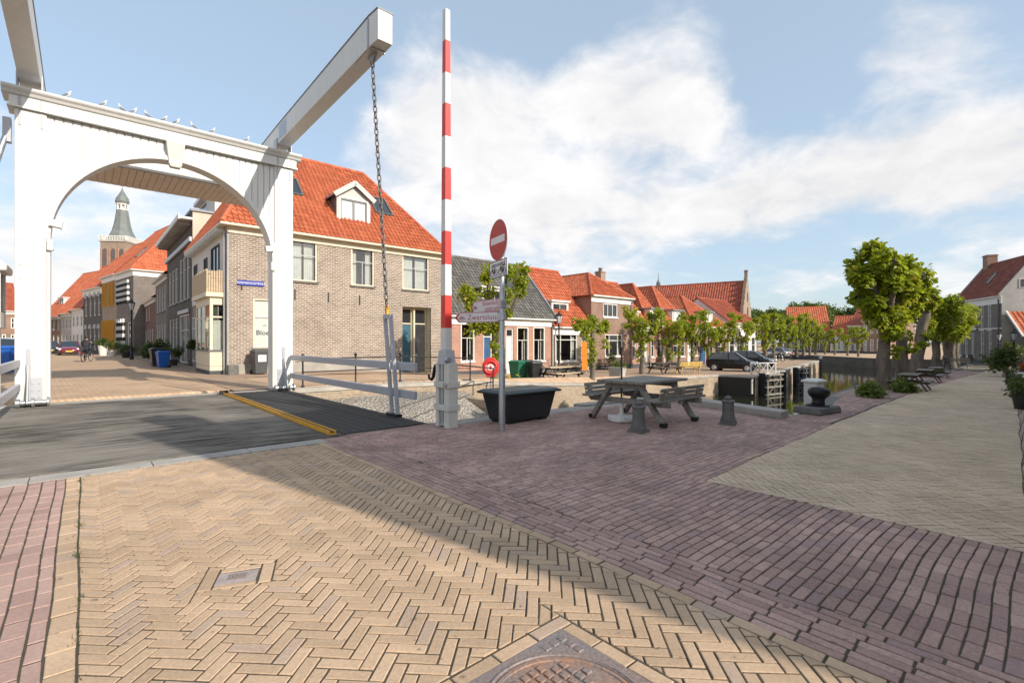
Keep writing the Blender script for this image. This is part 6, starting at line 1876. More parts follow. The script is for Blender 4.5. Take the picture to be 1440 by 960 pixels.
esp = pollard('pollard_lime', 81, 2.5, .12, [(.75,1.05,.15,.2),(3.85,1.0,.2,.2),(2.3,.2,.3,.2)],
    [.30,(.7,.6,2.7,.3),(-.6,-.5,2.72,.3),(.3,.3,2.75,.28),(-.3,-.3,2.72,.28),(.75,.65,1.85,.26),(-.5,-.45,2.15,.28),(.02,-.05,2.1,.26),(.0,.05,1.7,.25),(.03,-.05,1.35,.23),(.0,0,1.05,.2),(.02,0,.8,.16)], 170, .13,
    'young lime trained like a letter T beside the orange door')
esp.location = quay_pos(833, 538); esp.scale = (1.0,1.0,1.05)
qrow = [(1018,510.5,'pollard lime with a thick stem behind the black hatchback'),(1044,508.5,'pollard lime in front of the cream house windows'),(1062,506.5,'pollard lime at the foot of the stepped gable house'),(1076,505,'pollard lime just past the white cross fence'),
        (1088,503.5,'pollard lime next to the distant pale car'),(1099,502.5,'pollard lime past the distant pale car'),(1109,501.5,'pollard lime beside the parked bicycles on the quay'),(1120,500.5,'pollard lime above the second lock gate'),(1130,499.5,'pollard lime third from the end of the lock quay'),(1139,499,'pollard lime second from the end of the lock quay'),(1147,498.5,'last pollard lime at the end of the lock quay')]
for i, (px, py, lab) in enumerate(qrow):
    p = quay_pos(px, py)
    dup((c1,c2,c3,c4,c5)[i % 5], p, i*1.3, lab, (1.12,1.28,1.2,1.38,1.3,1.42,1.25,1.45,1.35,1.4,1.3)[i])
for i, (px, Y, lab) in enumerate([(1160,84,'small pollard lime before the white fronted house across the harbour'),(1174,80,'small pollard lime before the red roofed grey house across the harbour'),(1192,75,'small pollard lime midway along the dark harbour wall'),(1207,71,'small pollard lime on the dark harbour wall nearest the big limes')]):
    dup((c2,c3)[i % 2], (*PY(px, Y), -.82), i*2.1, lab, .98)
# round trees of the wood behind
def round_tree(seed, h, wd, label, mat):
    rng = random.Random(seed); t = empty('broadleaf_tree', (0,0,0), 0, label, 'tree')
    m = MB(); m.tube([(0,0,-1),(0,0,h*.25),(.2,0,h*.6)], [.55,.42,.2], 8)
    for i in range(7):
        a = i*.9; m.tube([(0,0,h*.25),(math.cos(a)*wd*.22,math.sin(a)*wd*.22,h*.5),(math.cos(a)*wd*.4,math.sin(a)*wd*.4,h*.7)], [.25,.16,.06], 5)
    m.build('trunk', m_bark, t)
    l = MB()
    for i in range(46):
        d = rdir(rng); q = rng.uniform(.55, 1.0)
        c = Vector((d.x*wd*.5*q, d.y*wd*.5*q, h*.60+d.z*h*.36*q))
        tuft(l, rng, c, wd*.15, 190, .75)
    l.build('crown', mat, t, fix=False, tint=True)
    return t
r1 = round_tree(5, 15, 17, 'round dark tree of the wood behind, nearest the stepped gable', m_leafmid)
r2 = round_tree(6, 18, 16, 'tall round tree of the wood above the long orange roof', m_leafmid)
r1.location = (*PY(1072, 195), -1); r2.location = (*PY(1137, 190), -1)
for i, (px, Y, s, k, lab) in enumerate([(1097,190,1.02,0,'round tree of the wood left of the long orange roof ridge'),(1160,205,1.0,1,'round tree of the wood above the end of the orange roof'),(1180,200,.95,0,'round tree of the wood above the white fronted house'),(1205,190,.92,1,'round tree of the wood next to the lime crown'),(1050,215,.95,1,'round tree of the wood half hidden by the stepped gable'),(1228,200,.9,0,'round tree of the wood behind the lime crown')]):
    dup((r1,r2)[k], (*PY(px, Y), -1), i*1.1+.5, lab.replace('left of','beside'), s)
# ------------------------------------------------------------------ low plants, bushes
def bush(name, seed, loc, sx, sy, h, n, size, mat, label, cat='plant', lumps=7, pot=None):
    rng = random.Random(seed); m = MB()
    for i in range(lumps):
        tuft(m, rng, (rng.uniform(-sx,sx)*.75, rng.uniform(-sy,sy)*.75, h*rng.uniform(.35,.7)+(pot[1] if pot else 0)), min(sx,sy,h)*.75, n//lumps, size)
    r_ = empty(name, loc, ANG, label, cat)
    m.build('foliage', mat, r_, fix=False, tint=True)
    s = MB()
    for i in range(5): s.tube([(rng.uniform(-sx,sx)*.3,rng.uniform(-sy,sy)*.3,0),(rng.uniform(-sx,sx)*.5,rng.uniform(-sy,sy)*.5,h*.6+(pot[1] if pot else 0))], [.015,.006], 5)
    s.build('stem', m_bark, r_)
    if pot:
        p = MB(); p.lathe([(pot[0]*.72,0),(pot[0],pot[1]*.95),(pot[0]*1.06,pot[1]*.96),(pot[0]*1.06,pot[1]),(pot[0]*.9,pot[1]),(pot[0]*.88,pot[1]-.05),(.01,pot[1]-.05)], 14); p.build('pot', pot[2], r_, smooth_=40)
    return r_
m_leafgc = M_leaf('ground_cover_leaf', (.045,.085,.015), (.13,.19,.03), .25)
bush('ground_cover_bush', 2, at_ground(1232, 558), .55, .30, .32, 1500, .07, m_leafgc, 'low leafy bush at the foot of the fullest lime tree', 'bush', 9)
bush('ground_cover_bush', 4, at_ground(1268, 551), .55, .28, .28, 1100, .07, m_leafgc, 'low leafy bush at the foot of the straight dark lime trunk', 'bush', 8)
bush('ground_cover_bush', 8, at_ground(1314, 529), .4, .3, .45, 500, .09, m_leafgc, 'small green bush beside the second bench under the limes', 'bush', 6)
# planting along the edge of the lime street
for i, (px, py, r_, h, lab) in enumerate([(1437,575,.16,.5,'dark round planter nearest the camera along the shaded house fronts'),(1432,560,.16,.45,'dark round planter second along the shaded house fronts'),(1426,548,.16,.45,'dark round planter third along the shaded house fronts'),(1420,535,.16,.5,'dark round planter fourth along the shaded house fronts'),(1415,524,.15,.5,'dark round planter farthest along the shaded house fronts')]):
    u, v, z = G(px, py)
    bush('potted_plant', 20+i, W(u, v, z), .22, .22, .30, 260, .06, m_leafdk, lab, 'potted plant', 5, (r_, h*.55, m_black))
u, v, z = G(1437, 545)
bn = empty('stone_bench', W(u, v-.1, z), ANG+.04, 'grey stone planter wall along the shaded house fronts', 'planter')
MB().box(-1.2,2.6,-.2,.2,0,.42).build('block', m_render, bn, bevel=.02)
u, v, z = G(1436, 527)
bush('flowering_shrub', 31, W(u, v-.35, z), .7, .4, .75, 900, .07, m_leafdk, 'dark green shrub over the grey planter wall', 'shrub', 7)
f_ = bush('flower_pot', 32, W(u-.8, v-.1, z+.0), .22, .2, .35, 260, .05, m_flower, 'orange flowers in a pot by the grey planter wall', 'flower pot', 5, (.18,.42,m_bk_red))
bush('garden_shrub', 33, W(36.5, 1.9, zn(36.5)), .9, .6, 1.9, 1400, .12, m_leafdk, 'tall dark garden shrub beside the shaded end house', 'shrub', 9)
bush('garden_shrub', 34, (*PY(1424, 43), -.7), .9, .8, 2.3, 1400, .14, m_leafdk, 'tall green shrub before the orange roofed lean to', 'shrub', 9)
# street planting on the left
def lpos(px, py): return W(*G(px, py, 'f')[:2], 0)
bush('evergreen_shrub', 41, lpos(222, 512), .9, .5, 1.9, 1500, .12, m_leafdk, 'tall dark evergreen against the dark house behind the blue bin', 'shrub', 9)
bush('leafy_shrub', 42, lpos(244, 514), .35, .35, 1.0, 700, .08, m_leafdk, 'loose leafy shrub in a tub beside the shop window', 'shrub', 7, (.24,.35,m_wooddk))
bush('climbing_plant', 43, W(4.35,30.6,.5), .2, .25, 1.6, 500, .09, m_leafdk, 'climbing plant on the pale wall next to the bay window', 'climber', 7)
bush('potted_shrub', 44, lpos(145, 500), .5, .5, .7, 500, .12, m_leafdk, 'round clipped shrub in a tall pale pot past the cyclist', 'potted plant', 6, (.4,1.0,m_renderw))
bush('potted_shrub', 45, lpos(158, 501), .5, .5, .9, 500, .12, m_leafdk, 'leafy shrub in a pot below the ochre shutters', 'potted plant', 6, (.35,.6,m_renderw))
bush('potted_shrub', 46, lpos(178, 503), .6, .5, .7, 500, .12, m_leafdk, 'low dark shrub below the striped shutters by the street lamp', 'potted plant', 6, (.4,.5,m_black))
bush('flower_bed', 47, (*PY(722, 22.5), -.6), .6, .3, .4, 300, .06, m_ylflow, 'yellow flowers beside the foot of the near pollard lime', 'flowers', 6)
u, v, z = G(868, 531, 'f')
px_ = empty('planter_box', W(u, v, z), ANG+.2, 'square grey planter with a round green plant beyond the picnic table', 'planter')
MB().taper(-.33,.33,-.33,.33,0,-.4,.4,-.4,.4,.62).build('box', m_render, px_, bevel=.015)
m = MB(); rng = random.Random(3)
for i in range(6): tuft(m, rng, (rng.uniform(-.3,.3),rng.uniform(-.3,.3),.75), .28, 110, .07)
m.build('foliage', m_leafgc, px_, fix=False, tint=True)
for i, (px, Y, lab) in enumerate([(861,36.5,'window box shrub beside the white window of the hipped house'),(925,43,'tall plant in a pot before the first hipped cottage'),(1003,50,'plant tub beside the blue door')]):
    bush('house_front_plant', 60+i, (*PY(px, Y), -.72), .4, .4, .9, 260, .12, m_leafdk, lab, 'potted plant', 6, (.26,.4,m_bk_red))
# ------------------------------------------------------------------ picnic tables and benches farther off
def a_table(mat, label, loc, rz, L=1.9, name='picnic_table', group=None):
    t = empty(name, loc, rz, label, 'picnic table')
    for i in range(4): MB().box(-L/2,L/2,-.34+i*.175,-.19+i*.175,.71,.75).build('table_plank', mat, t)
    for s in (1,-1):
        for i in range(2): MB().box(-L/2,L/2,s*.62-.01+(i-.5)*.15-.065,s*.62-.01+(i-.5)*.15+.065,.43,.47).build('seat_plank', mat, t)
    for x in (-L*.36, L*.36):
        for s in (1,-1): MB().bar((x,s*.22,.71),(x,s*.66,0),.05,.09,(1,0,0)).build('leg', m_wooddk, t)
        MB().box(x+.03,x+.07,-.74,.74,.34,.43).build('cross_beam', m_wooddk, t); MB().box(x-.02,x+.025,-.33,.33,.62,.71).build('bearer', m_wooddk, t)
    return t
pq = quay_pos
a1_ = a_table(m_woodlt, 'pale topped picnic table in front of the big white window', pq(789, 536), ANG, 2.2)
a_table(m_wooddk, 'dark picnic table on the quay between two pollard limes', pq(934, 525.5), ANG-.2, 2.2)
for px, py, lab in ((1279,548,'picnic table under the straight dark lime'),(1301,537,'picnic table beyond the thick leaning lime'),(1316,531,'picnic table next to the small green bush')):
    p = at_ground(px, py); a_table(m_wood, lab, p, ANG+.05, 1.7).scale = (.7,.7,.66)
def bench(mat, label, loc, rz, L=1.7):
    t = empty('bench', loc, rz, label, 'bench')
    for i in range(3): MB().box(-L/2,L/2,-.22+i*.15,-.09+i*.15,.42,.46).build('seat_plank', mat, t)
    for i in range(2): MB().bar((-L/2,.28+.05*i,.58+.15*i),(L/2,.28+.05*i,.58+.15*i),.03,.11,(0,.3,1)).build('back_plank', mat, t)
    for x in (-L*.4, L*.4):
        MB().bar((x,-.17,0),(x,-.17,.42),.06,.06).build('leg', mat, t); MB().bar((x,.2,0),(x,.34,.8),.06,.06).build('leg', mat, t)
        MB().box(x-.03,x+.03,-.2,.3,.36,.42).build('bearer', mat, t)
    return t
bench(m_wooddk, 'dark bench under the window of the hipped brick house', (*PY(866, 36.8), -.7), ANG, 2.4)
bench(m_woodye, 'yellow wooden bench on the quay near the black hatchback', pq(967, 524.5), ANG+R(180)-.15, 2.4)
bench(m_wood, 'dark bench in front of the large brick house', (*PY(1384, 46.5), -.83), B9.rz, 1.7)
bench(m_wood, 'dark seat at the far end of the lime row', at_ground(1349, 516.5), ANG+1.6, 1.3)
def terrace_table(loc, label):
    t = empty('terrace_table', loc, ANG, label, 'table')
    m = MB(); m.box(-.5,.5,-.5,.5,.70,.74); m.build('table_top', m_wood, t)
    for x in (-.42,.42):
        for y in (-.42,.42): MB().box(x-.03,x+.03,y-.03,y+.03,0,.70).build('leg', m_wood, t)
def chair(loc, rz, label, mat=m_render):
    t = empty('garden_chair', loc, rz, label, 'chair')
    MB().box(-.24,.24,-.24,.24,.42,.46).build('seat', mat, t); MB().box(-.24,.24,.20,.25,.46,.92).build('backrest', mat, t)
    for x in (-.2,.2):
        for y in (-.2,.22): MB().box(x-.025,x+.025,y-.025,y+.025,0,.42).build('leg', mat, t)
terrace_table((*PY(935,42.3),-.72), 'grey garden table in front of the first hipped cottage')
for px, Y, rz, lab in ((916,41.2,1.2,'grey garden chair nearest the hipped brick house'),(924,43.4,.2,'grey garden chair with its back to the pink cottage'),(947,43.0,-1.0,'grey garden chair beside the trunk of a pollard lime')):
    chair((*PY(px,Y),-.72), ANG+rz, lab)
# ------------------------------------------------------------------ wheelie bins
def wheelie(loc, rz, mat, label, lid=None, s=1.0):
    t = empty('wheelie_bin', loc, rz, label, 'bin')
    MB().taper(-.23,.23,-.24,.24,.05,-.29,.29,-.32,.32,.96).build('body', mat, t, bevel=.02)
    m = MB(); m.taper(-.31,.31,-.36,.36,.96,-.30,.30,-.35,.35,1.0); m.taper(-.29,.29,-.33,.34,1.0,-.2,.2,-.2,.26,1.06); m.build('lid', lid or mat, t, bevel=.012)
    for x in (-.25,.25):
        w_ = MB(); w_.tube([(x-.03,.27,.1),(x+.03,.27,.1)], .1, 14); w_.build('wheel', m_rubber, t)
    MB().tube([(-.22,.38,.93),(.22,.38,.93)], .018, 8).build('handle', lid or mat, t)
    t.scale = (s,)*3
    return t
wb_ = wheelie(W(5.62,22.5,0), ANG+R(4), M_plain('grey_bin_plastic', (.07,.07,.072), .5, var=.1), 'dark grey wheelie bin with white sticker against the corner house')
st_ = MB(); st_.box(-.16,.16,-.338,-.318,.55,.83); so__ = st_.build('sticker', m_label, wb_)
so__.matrix_parent_inverse = Matrix.Identity(4)
for z in (.70,.735,.66): MB().box(-.11,.05+.04*(z > .7),-.3405,-.3385,z,z+.012).build('printed_line', m_ink, so__)
wheelie(lpos(229, 517), ANG-R(80), m_blue, 'blue wheelie bin outside the shop window', None, .85)
wheelie(lpos(221, 516), ANG-R(85), m_black, 'black wheelie bin half hidden by the blue bin')
wheelie((*PY(8, 21), 0), .3, m_blue, 'blue wheelie bin beyond the post by the white car', None, 1.15)
wheelie((*PY(741, 25.2), -.62), ANG, m_green, 'green wheelie bin with closed lid outside the grey roofed house')
wheelie((*PY(727, 24.6), -.62), ANG+.2, m_green, 'green wheelie bin beside the near pollard lime')
wheelie((*PY(752, 24.2), -.62), ANG-.3, m_black, 'black wheelie bin next to the parked bicycles')
# ------------------------------------------------------------------ bicycles
def bicycle(loc, rz, col, label):
    t = empty('bicycle', loc, rz, label, 'bicycle')
    for x in (-.53,.53):
        w_ = MB(); w_.torus((x,0,.35), .325, .022, 'y', 28, 6); wo = w_.build('wheel', m_rubber, t)
        s_ = MB()
        for k in range(10):
            a = k*math.pi/5; s_.bar((x,0,.35),(x+.31*math.cos(a),0,.35+.31*math.sin(a)),.004,.004,(0,1,0))
        s_.torus((x,0,.35), .303, .008, 'y', 28, 4); s_.build('spoke', m_rim, wo)
    f = MB()
    P = {'bb':(-.08,0,.30),'seat':(-.22,0,.80),'head':(.36,0,.84),'low':(.40,0,.70),'r':(-.53,0,.35),'f':(.53,0,.35)}
    for a, b in (('bb','seat'),('bb','low'),('seat','head'),('bb','r'),('seat','r'),('low','f'),('low','head')): f.tube([P[a],P[b]], .017, 7)
    f.build('frame', col, t, smooth_=40)
    h = MB(); h.tube([(.34,0,.86),(.33,0,.98)], .014, 6); h.tube([(.20,.27,1.02),(.30,.2,1.05),(.33,0,1.0),(.30,-.2,1.05),(.20,-.27,1.02)], .013, 6); h.build('handlebar', m_galv, t)
    s_ = MB(); s_.taper(-.36,-.10,-.08,.08,.86,-.34,-.12,-.10,.10,.91); s_.tube([(-.22,0,.78),(-.225,0,.88)], .013, 6); s_.build('saddle', m_black, t, bevel=.02)
    m_ = MB(); m_.torus((-.53,0,.35), .37, .012, 'y', 20, 4); m_.build('mudguard', m_black, t)
    r_ = MB(); r_.box(-.72,-.36,-.07,.07,.74,.755); r_.bar((-.55,.06,.36),(-.6,.06,.74),.01,.01); r_.build('carrier', m_black, t)
    return t
bicycle((*PY(756, 26), -.63), ANG+.2, m_black, 'black bicycle leaning by the arched windows of the grey roofed house')
bicycle((*PY(764, 27), -.65), ANG-.15, m_galv, 'silver bicycle with high handlebars outside the grey roofed house')
for i, (px, Y, lab) in enumerate([(1084,50,'bicycle parked behind the white cross fence'),(1096,54,'bicycle parked under the limes by the distant pale car'),(1107,57,'bicycle parked under the limes above the second lock gate'),(1117,61,'bicycle parked last in line under the limes')]):
    bicycle((*PY(px, Y), -.82), 1.3+.4*i, m_black, lab)
mc = bicycle(at_ground(1327, 523), ANG+.5, m_black, 'dark bicycle under the limes beyond the third picnic table')
# ------------------------------------------------------------------ cars
def car(loc, rz, paint, label, L=3.5, Wd=1.62, H=1.47, hatch=True, plate=True):
    """x forward; lofted hull, separate glass house, wheels, lamps"""
    t = empty('parked_car', loc, rz, label, 'car')
    h = L/2
    # stations: x, half width, sill z, belt z, deck z (top of the hull at the middle)
    st = [(-h,.60,.42,.70,.74),(-h+.06,.72,.30,.78,.86),(-h*.80,.80,.22,.90,.97),(-h*.35,.81,.20,.90,.95),(h*.10,.81,.20,.88,.93),(h*.42,.81,.20,.86,.94),(h*.62,.79,.21,.80,.88),(h*.84,.74,.22,.70,.76),(h-.08,.66,.26,.60,.64),(h,.52,.34,.52,.54)]
    k = Wd/1.62; P, Fs = [], []
    for x, w_, zs, zb_, zd in st:
        w_ *= k
        P += [(x,-w_*.90,zs),(x,-w_,zs+.16),(x,-w_*1.0,(zs+zb_)/2+.05),(x,-w_*.95,zb_),(x,-w_*.55,zd),(x,w_*.55,zd),(x,w_*.95,zb_),(x,w_,(zs+zb_)/2+.05),(x,w_,zs+.16),(x,w_*.90,zs)]
    n = 10
    for i in range(len(st)-1):
        for j in range(n):
            a, b = i*n+j, i*n+(j+1)%n; Fs.append((a,b,b+n,a+n))
    Fs.append(tuple(range(n-1,-1,-1))); Fs.append(tuple((len(st)-1)*n+j for j in range(n)))
    m = MB(); m.add(P, Fs); body = m.build('body', paint, t, smooth_=50)
    # roof with pillars
    rs = [(-h+.10,.60,.84),(-h*.72,.60,H-.08),(-h*.35,.59,H),(h*.02,.58,H-.02),(h*.16,.57,H-.07)]
    P, Fs = [], []
    for x, w_, z in rs:
        w_ *= k; P += [(x,-w_,z-.05),(x,-w_*.8,z),(x,w_*.8,z),(x,w_,z-.05)]
    for i in range(1, len(rs)-1):
        for j in range(3): a = i*4+j; Fs.append((a,a+1,a+5,a+4))
    m = MB(); m.add(P, Fs)
    for s in (1,-1):
        for a, b in (((h*.17,.565*k,H-.10),(h*.58,.72*k,.87)),((-h*.72,.59*k,H-.12),(-h+.12,.66*k,.86)),((-h*.10,.585*k,H-.05),(-h*.08,.77*k,.9))):
            m.bar((a[0],s*a[1],a[2]),(b[0],s*b[1],b[2]),.07,.05,(0,s,0))
    m.build('roof', paint, t, smooth_=40)
    g = MB(); q = .985
    top_ = [(-h*.72,.585*k,H-.11),(h*.16,.56*k,H-.10)]; bot = [(-h+.14,.70*k,.88),(h*.57,.74*k,.86)]
    for s in (1,-1): g.poly((bot[0][0],s*bot[0][1],bot[0][2]),(bot[1][0],s*bot[1][1],bot[1][2]),(top_[1][0],s*top_[1][1],top_[1][2]),(top_[0][0],s*top_[0][1],top_[0][2]))
    g.build('side_window', m_carglass, t, fix=False)
    g = MB(); g.poly((bot[1][0],-bot[1][1],.87),(bot[1][0]+.06,0,.90),(bot[1][0],bot[1][1],.87),(top_[1][0],top_[1][1],H-.09),(top_[1][0]+.05,0,H-.05),(top_[1][0],-top_[1][1],H-.09)); g.build('windscreen', m_carglass, t, fix=False)
    g = MB(); g.poly((bot[0][0]-.02,-bot[0][1],.86),(bot[0][0]-.02,bot[0][1],.86),(top_[0][0]-.01,top_[0][1],H-.1),(top_[0][0]-.01,-top_[0][1],H-.1)); g.build('rear_window', m_carglass, t, fix=False)
    for x in (-h*.64, h*.66):
        for s in (1,-1):
            y = s*(.80*k); 
            a = MB(); a.tube([(x,y-s*.2,.29),(x,y+s*.012,.29)], .335, 24); a.build('wheel_arch', m_rubber, t)
            w_ = MB(); w_.tube([(x,y-s*.17,.285),(x,y+s*.02,.285)], .285, 24); wo = w_.build('wheel', m_rubber, t, bevel=.02)
            r_ = MB(); r_.lathe([(.0,0),(.19,0),(.185,.012),(.05,.02),(.0,.02)], 20)
            q_ = MB(Matrix.Translation((x,y+s*.021,.285)) @ Matrix.Rotation(-s*math.pi/2,4,'X')); q_.lathe([(.01,.0),(.185,.0),(.18,.012),(.06,.006),(.05,.018),(.01,.02)], 20); q_.build('rim', m_rim, wo)
    for s in (1,-1):
        m = MB(); m.taper(h*.80,h-.05,s*.60*k-.12,s*.60*k+.10,.56,h*.72,h*.92,s*.62*k-.10,s*.62*k+.06,.73); m.build('headlight', m_lamp, t, bevel=.02)
        m = MB(); m.box(-h-.01,-h+.12,s*.60*k-.08,s*.60*k+.08,.55,.85); m.build('tail_light', m_tail, t, bevel=.02)
        m = MB(); m.cbox((h*.40,s*.90*k,.92),(.10,.16,.12)); m.build('mirror', paint, t, bevel=.03)
    m = MB(); m.box(h-.03,h+.02,-.45*k,.45*k,.26,.44); m.build('grille', m_black, t, bevel=.02)
    m = MB(); m.box(h+.015,h+.035,-.26,.26,.36,.47); m.build('number_plate', m_plate, t)
    m = MB(); m.box(-h-.03,-h,-.26,.26,.50,.61); m.build('number_plate', m_plate, t)
    return t
ux = ANG
car((*PY(1030, 36.5), -.83), R(-36), m_carblk, 'black hatchback parked on the quay above the tarred wall')
car((*PY(1056, 41.5), -.83), R(-40), m_cardk, 'dark blue car parked just behind the black hatchback', 3.9)
car((*PY(98, 50), 0), math.atan2(-1, .88)-.0, m_carred, 'dark red car facing the camera in the shaded street', 4.2, 1.75, 1.5)
car((*PY(70, 55), 0), math.atan2(-1, .95), m_cardk, 'dark car parked behind the red car next to the white post', 4.2)
car((*PY(6, 25.5), 0), -.9, m_carwh, 'white car behind the post and the blue bin', 4.3, 1.75, 1.6)
car((*PY(1091, 66), -.82), 1.9, m_carsil, 'distant silver car under the quay limes', 4.2)
# ------------------------------------------------------------------ cyclist seen from behind
def rider():
    base = Vector(PY(122.5, 33.5)).to_3d()
    d = math.atan2(.94, -.34)
    b = bicycle((base.x, base.y, 0), d, m_black, 'dark bicycle ridden away down the shaded street')
    tl = MB(); tl.cbox((-.75,0,.62), (.03,.10,.07)); tl.build('rear_light', m_tail, b)
    fl_ = MB(); fl_.taper(-.93,-.56,-.07,.07,.2,-.93,-.56,-.18,.18,.2)
    bag = MB(); bag.box(-.72,-.40,.09,.22,.42,.74); bag.build('pannier', m_dgrey, b, bevel=.03)
    p = empty('person', (base.x, base.y, 0), d, 'person in a black jacket cycling away down the street', 'person')
    J = {'pel':(-.20,0,.98),'abd':(-.17,0,1.12),'che':(-.10,0,1.33),'nek':(-.05,0,1.50),'hd0':(-.02,0,1.59),'hd1':(-.01,0,1.70)}
    V = list(J.values()); E = [(0,1),(1,2),(2,3),(3,4),(4,5)]; Rr = [.15,.14,.155,.058,.085,.09]
    for s in (1,-1):
        b0_ = len(V)
        foot = (-.02,s*.13,.17) if s > 0 else (-.14,s*.13,.45)
        knee = (.14,s*.14,.62) if s > 0 else (.16,s*.14,.82)
        V += [(-.17,s*.10,.94), knee, (foot[0],foot[1],foot[2]+.03), (foot[0]+.17,s*.13,foot[2])]
        E += [(0,b0_),(b0_,b0_+1),(b0_+1,b0_+2),(b0_+2,b0_+3)]; Rr += [.10,.068,.045,.04]
        a_ = len(V)
        V += [(-.09,s*.20,1.42),(.02,s*.31,1.20),(.18,s*.28,1.07),(.23,s*.27,1.05)]
        E += [(2,a_),(a_,a_+1),(a_+1,a_+2),(a_+2,a_+3)]; Rr += [.075,.055,.04,.035]
    link_mesh('body', skin_mesh('body', V, E, [r*(.72 if i < 3 or 6 <= i <= 8 or 14 <= i <= 16 or i in (10,11,18,19) else 1) for i, r in enumerate(Rr)], 2, 0), m_skin, p)
    def sub(keep, grow, name, mat, root):
        idx = {k: i for i, k in enumerate(keep)}
        me = skin_mesh(name, [V[i] for i in keep], [(idx[a],idx[b]) for a, b in E if a in idx and b in idx], [Rr[i]*grow for i in keep], 2, idx[root])
        link_mesh(name, me, mat, p)
    sub([0,1,2,3]+[10,11,12]+[18,19,20], 1.3, 'jacket', m_jacket, 0)
    sub([0]+[6,7,8]+[14,15,16], 1.2, 'trousers', m_jeans, 0)
    h = MB(Matrix.Translation((-.02,0,1.685))); h.lathe([(.06,-.12),(.112,-.05),(.122,.02),(.108,.085),(.06,.125),(.01,.135)], 14); h.build('hair', m_hair, p, smooth_=True)
    for s, f in ((1,(.05,.13,.155)),(-1,(-.07,-.13,.435))):
        q = MB(); q.taper(f[0]-.13,f[0]+.14,f[1]-.05,f[1]+.05,f[2]-.03,f[0]-.11,f[0]+.09,f[1]-.04,f[1]+.04,f[2]+.07); q.build('shoe', m_black, p, bevel=.02)
rider()
# ------------------------------------------------------------------ street lamps, flag pole
def lamp(loc, label, h=3.6):
    t = empty('street_lamp', loc, 0, label, 'street lamp')
    m = MB(); m.lathe([(.14,0),(.14,.25),(.09,.32),(.075,.9),(.055,1.0),(.05,h-.75),(.085,h-.72),(.05,h-.68),(.04,h-.55)], 12); m.build('column', m_iron, t, smooth_=40)
    m = MB(); m.tube([(-.25,0,h-.85),(.25,0,h-.85)], .022, 6); m.build('ladder_bar', m_iron, t)
    m = MB(); m.lathe([(.11,h-.55),(.235,h-.06)], 6); m.build('lantern_glass', m_bulb, t)
    m = MB(); m.lathe([(.26,h-.06),(.27,h-.03),(.12,h+.12),(.05,h+.17),(.06,h+.24),(.01,h+.28)], 6); m.build('lantern_roof', m_iron, t)
    for k in range(6):
        a = k*math.pi/3; MB().bar((.11*math.cos(a),.11*math.sin(a),h-.55),(.24*math.cos(a),.24*math.sin(a),h-.06),.018,.018).build('lantern_bar', m_iron, t)
lamp(lpos(185, 505.5), 'old black street lamp in front of the striped shutters', 4.4)
lamp((*PY(1404.5, 44.5), -.8), 'old black street lamp at the corner of the large brick house', 2.9)
lamp((*PY(1426, 36), -.55), 'old black street lamp among the dark shrubs of the lime street', 2.6)
lamp((*PY(786, 33.6), -.68), 'small lantern post between the grey roofed house and the white dormer house', 3.9)
fp = empty('flag_pole', (nA.x-.0, nA.y, -.83), B9.rz, 'white slanting flag pole on the facade of the large brick house', 'flag pole')
m = MB(); m.tube([(-4.2,-.05,3.5),(-7.2,-2.0,5.7)], .05, 8); m.build('pole', m_white, fp); m = MB(); m.tube([(-4.2,.02,3.5),(-4.2,-.12,3.52)], .09, 8); m.build('holder', m_iron, fp)
# ------------------------------------------------------------------ lock gates, cross fence, mooring posts
def gate(p, q, z0, z1, label, tone, tone2):
    """wooden lock gate between two ground points"""
    p, q = Vector(p), Vector(q); L = (q-p).length; rz = math.atan2(q.y-p.y, q.x-p.x)
    t = empty('lock_gate', (p.x, p.y, z0), rz, label, 'lock gate'); h = z1-z0
    for x in (.12, L-.12): MB().box(x-.12,x+.12,-.14,.14,-.6,h).build('heel_post', m_iron, t)
    MB().box(.24,L-.24,.02,.10,-.6,h-.25).build('planking', tone, t)
    for z in (h*.12, h*.42, h*.70, h-.14): MB().box(.24,L-.24,-.12,.018,z-.055,z+.055).build('rail', tone2, t)
    n = 3
    for i in range(n):
        x = .24+(L-.48)*(i+.5)/n; MB().box(x-.05,x+.05,-.10,-.0,.0,h-.2).build('stile', tone2 if i != 1 else m_wooddk, t)
    MB().bar((.4,-.13,.1),(L*.8,-.13,h-.3),.02,.08,(0,1,0)).build('diagonal', tone2, t)
    return t
p1 = W(32.2, 12.45); p2 = p1+Vector((math.cos(ANG-R(9)), math.sin(ANG-R(9)), 0))*2.7
gate(p1.xy, p2.xy, -2.2, -.62, 'first lock gate with pale rails folded back against the wall', m_blackwall, m_wood)
p1 = W(42.2, 13.8); p2 = p1+Vector((math.cos(ANG-R(12)), math.sin(ANG-R(12)), 0))*2.0
gate(p1.xy, p2.xy, -2.2, -.66, 'second black lock gate farther along the pale lock wall', m_blackwall, m_dgrey)
cf = empty('cross_fence', W(32.0, 13.0, -.83), ANG-R(18), 'white cross braced footbridge fence above the first lock gate', 'fence')
for i in range(4): MB().box(i*.75-.035,i*.75+.035,-.035,.035,0,.80).build('post', m_white, cf)
MB().box(-.04,2.29,-.04,.04,.80,.86).build('top_rail', m_white, cf); MB().box(-.04,2.29,-.025,.025,.08,.13).build('bottom_rail', m_white, cf)
for i in range(3):
    MB().bar((i*.75+.03,0,.12),(i*.75+.72,0,.80),.03,.045,(0,1,0)).build('brace', m_white, cf); MB().bar((i*.75+.03,.0,.80),(i*.75+.72,.0,.12),.028,.045,(0,1,0)).build('brace', m_white, cf)
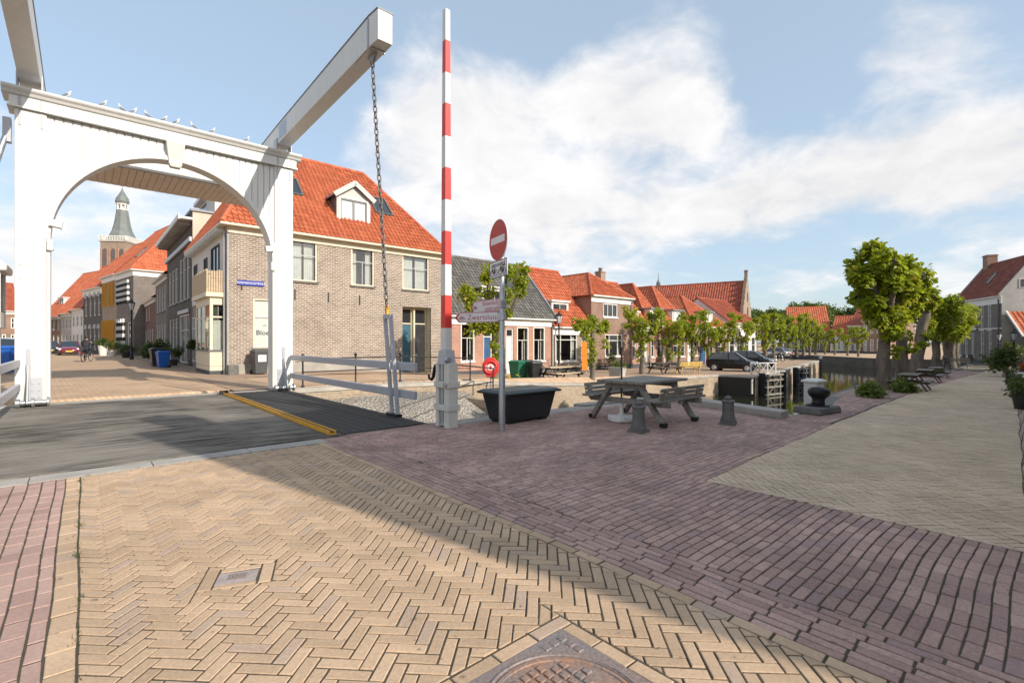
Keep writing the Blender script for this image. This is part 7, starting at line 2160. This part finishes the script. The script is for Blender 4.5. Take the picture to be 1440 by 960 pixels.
for px, Y, h, lab in ((1154,58,1.9,'tall white topped mooring post in the dark water'),(1211,30,.45,'short white mooring post in the water near the first big lime')):
    x, y = PY(px, Y); t = empty('mooring_post', (x, y, -2.1), 0, lab, 'mooring post')
    m = MB(); m.lathe([(.16,-.6),(.15,h*.75)], 10); m.build('pile', m_wooddk, t, smooth_=40); m = MB(); m.lathe([(.17,h*.75),(.17,h),(.1,h+.08),(.01,h+.1)], 10); m.build('white_cap', m_white, t, smooth_=40)
x, y = PY(1063, 30.6)
ls = empty('level_gauge', (x-.35, y-.2, -2.1), ANG, 'small white pipe bracket on the tarred wall', 'pipe')
MB().tube([(0,0,.2),(0,0,1.0),(.12,0,1.12)], .06, 8).build('pipe', m_white, ls)
# terrace of dark chairs before the large brick house
for i, (px, Y) in enumerate([(1352,50),(1362,48.5)]):
    chair((*PY(px, Y), -.83), B9.rz+.4*i, ['dark terrace chair before the far windows of the large brick house','dark terrace chair before the middle windows of the large brick house'][i], m_wooddk)
rs = empty('round_sign', (*PY(384, 23.5), 0), R(-8), 'round white sign with red edge half hidden by the white bridge post', 'traffic sign')
MB().tube([(0,.03,0),(0,.03,3.2)], .03, 10).build('post', m_galv, rs)
m = MB(); m.prism(circ(.40,2.85), 'y', -.012, .0); do = m.build('disc', m_signred, rs)
m = MB(); m.prism(circ(.30,2.85), 'y', -.018, -.0125); m.build('white_face', m_signwh, do)
m = MB(); m.box(-.2,.2,-.012,0,1.95,2.35); m.build('sub_plate', m_signwh, rs)

# ------------------------------------------------------------------ things of a kind carry one group phrase
GROUPS = {'lime_tree':'big limes along the water side of the street','pollard_lime':'pollard limes around the harbour','broadleaf_tree':'trees of the wood behind the town','picnic_table':'picnic tables on the quays',
 'bench':'benches','bicycle':'bicycles','wheelie_bin':'wheelie bins','parked_car':'parked cars','street_lamp':'old street lamps','garden_chair':'garden and terrace chairs','lock_gate':'lock gates','quay_wall':'quay walls round the canal',
 'street_house':'plain brick houses beside the streets','hipped_cottage':'cottages of the terrace on the quay','lifting_chain':'lifting chains','chain_hanger':'chain hangers','bridge_railing':'bridge railings','potted_plant':'round planters along the shaded fronts',
 'potted_shrub':'potted shrubs in the shaded street','ground_cover_bush':'bushes under the limes','garden_shrub':'garden shrubs','house_front_plant':'plants before the terrace','kerb_stone':'kerb stones','mooring_post':'mooring posts'}
for o in list(COL.objects):
    if o.parent is None and not o.get('group'):
        g_ = GROUPS.get(o.name.split('.')[0])
        if g_: o['group'] = g_
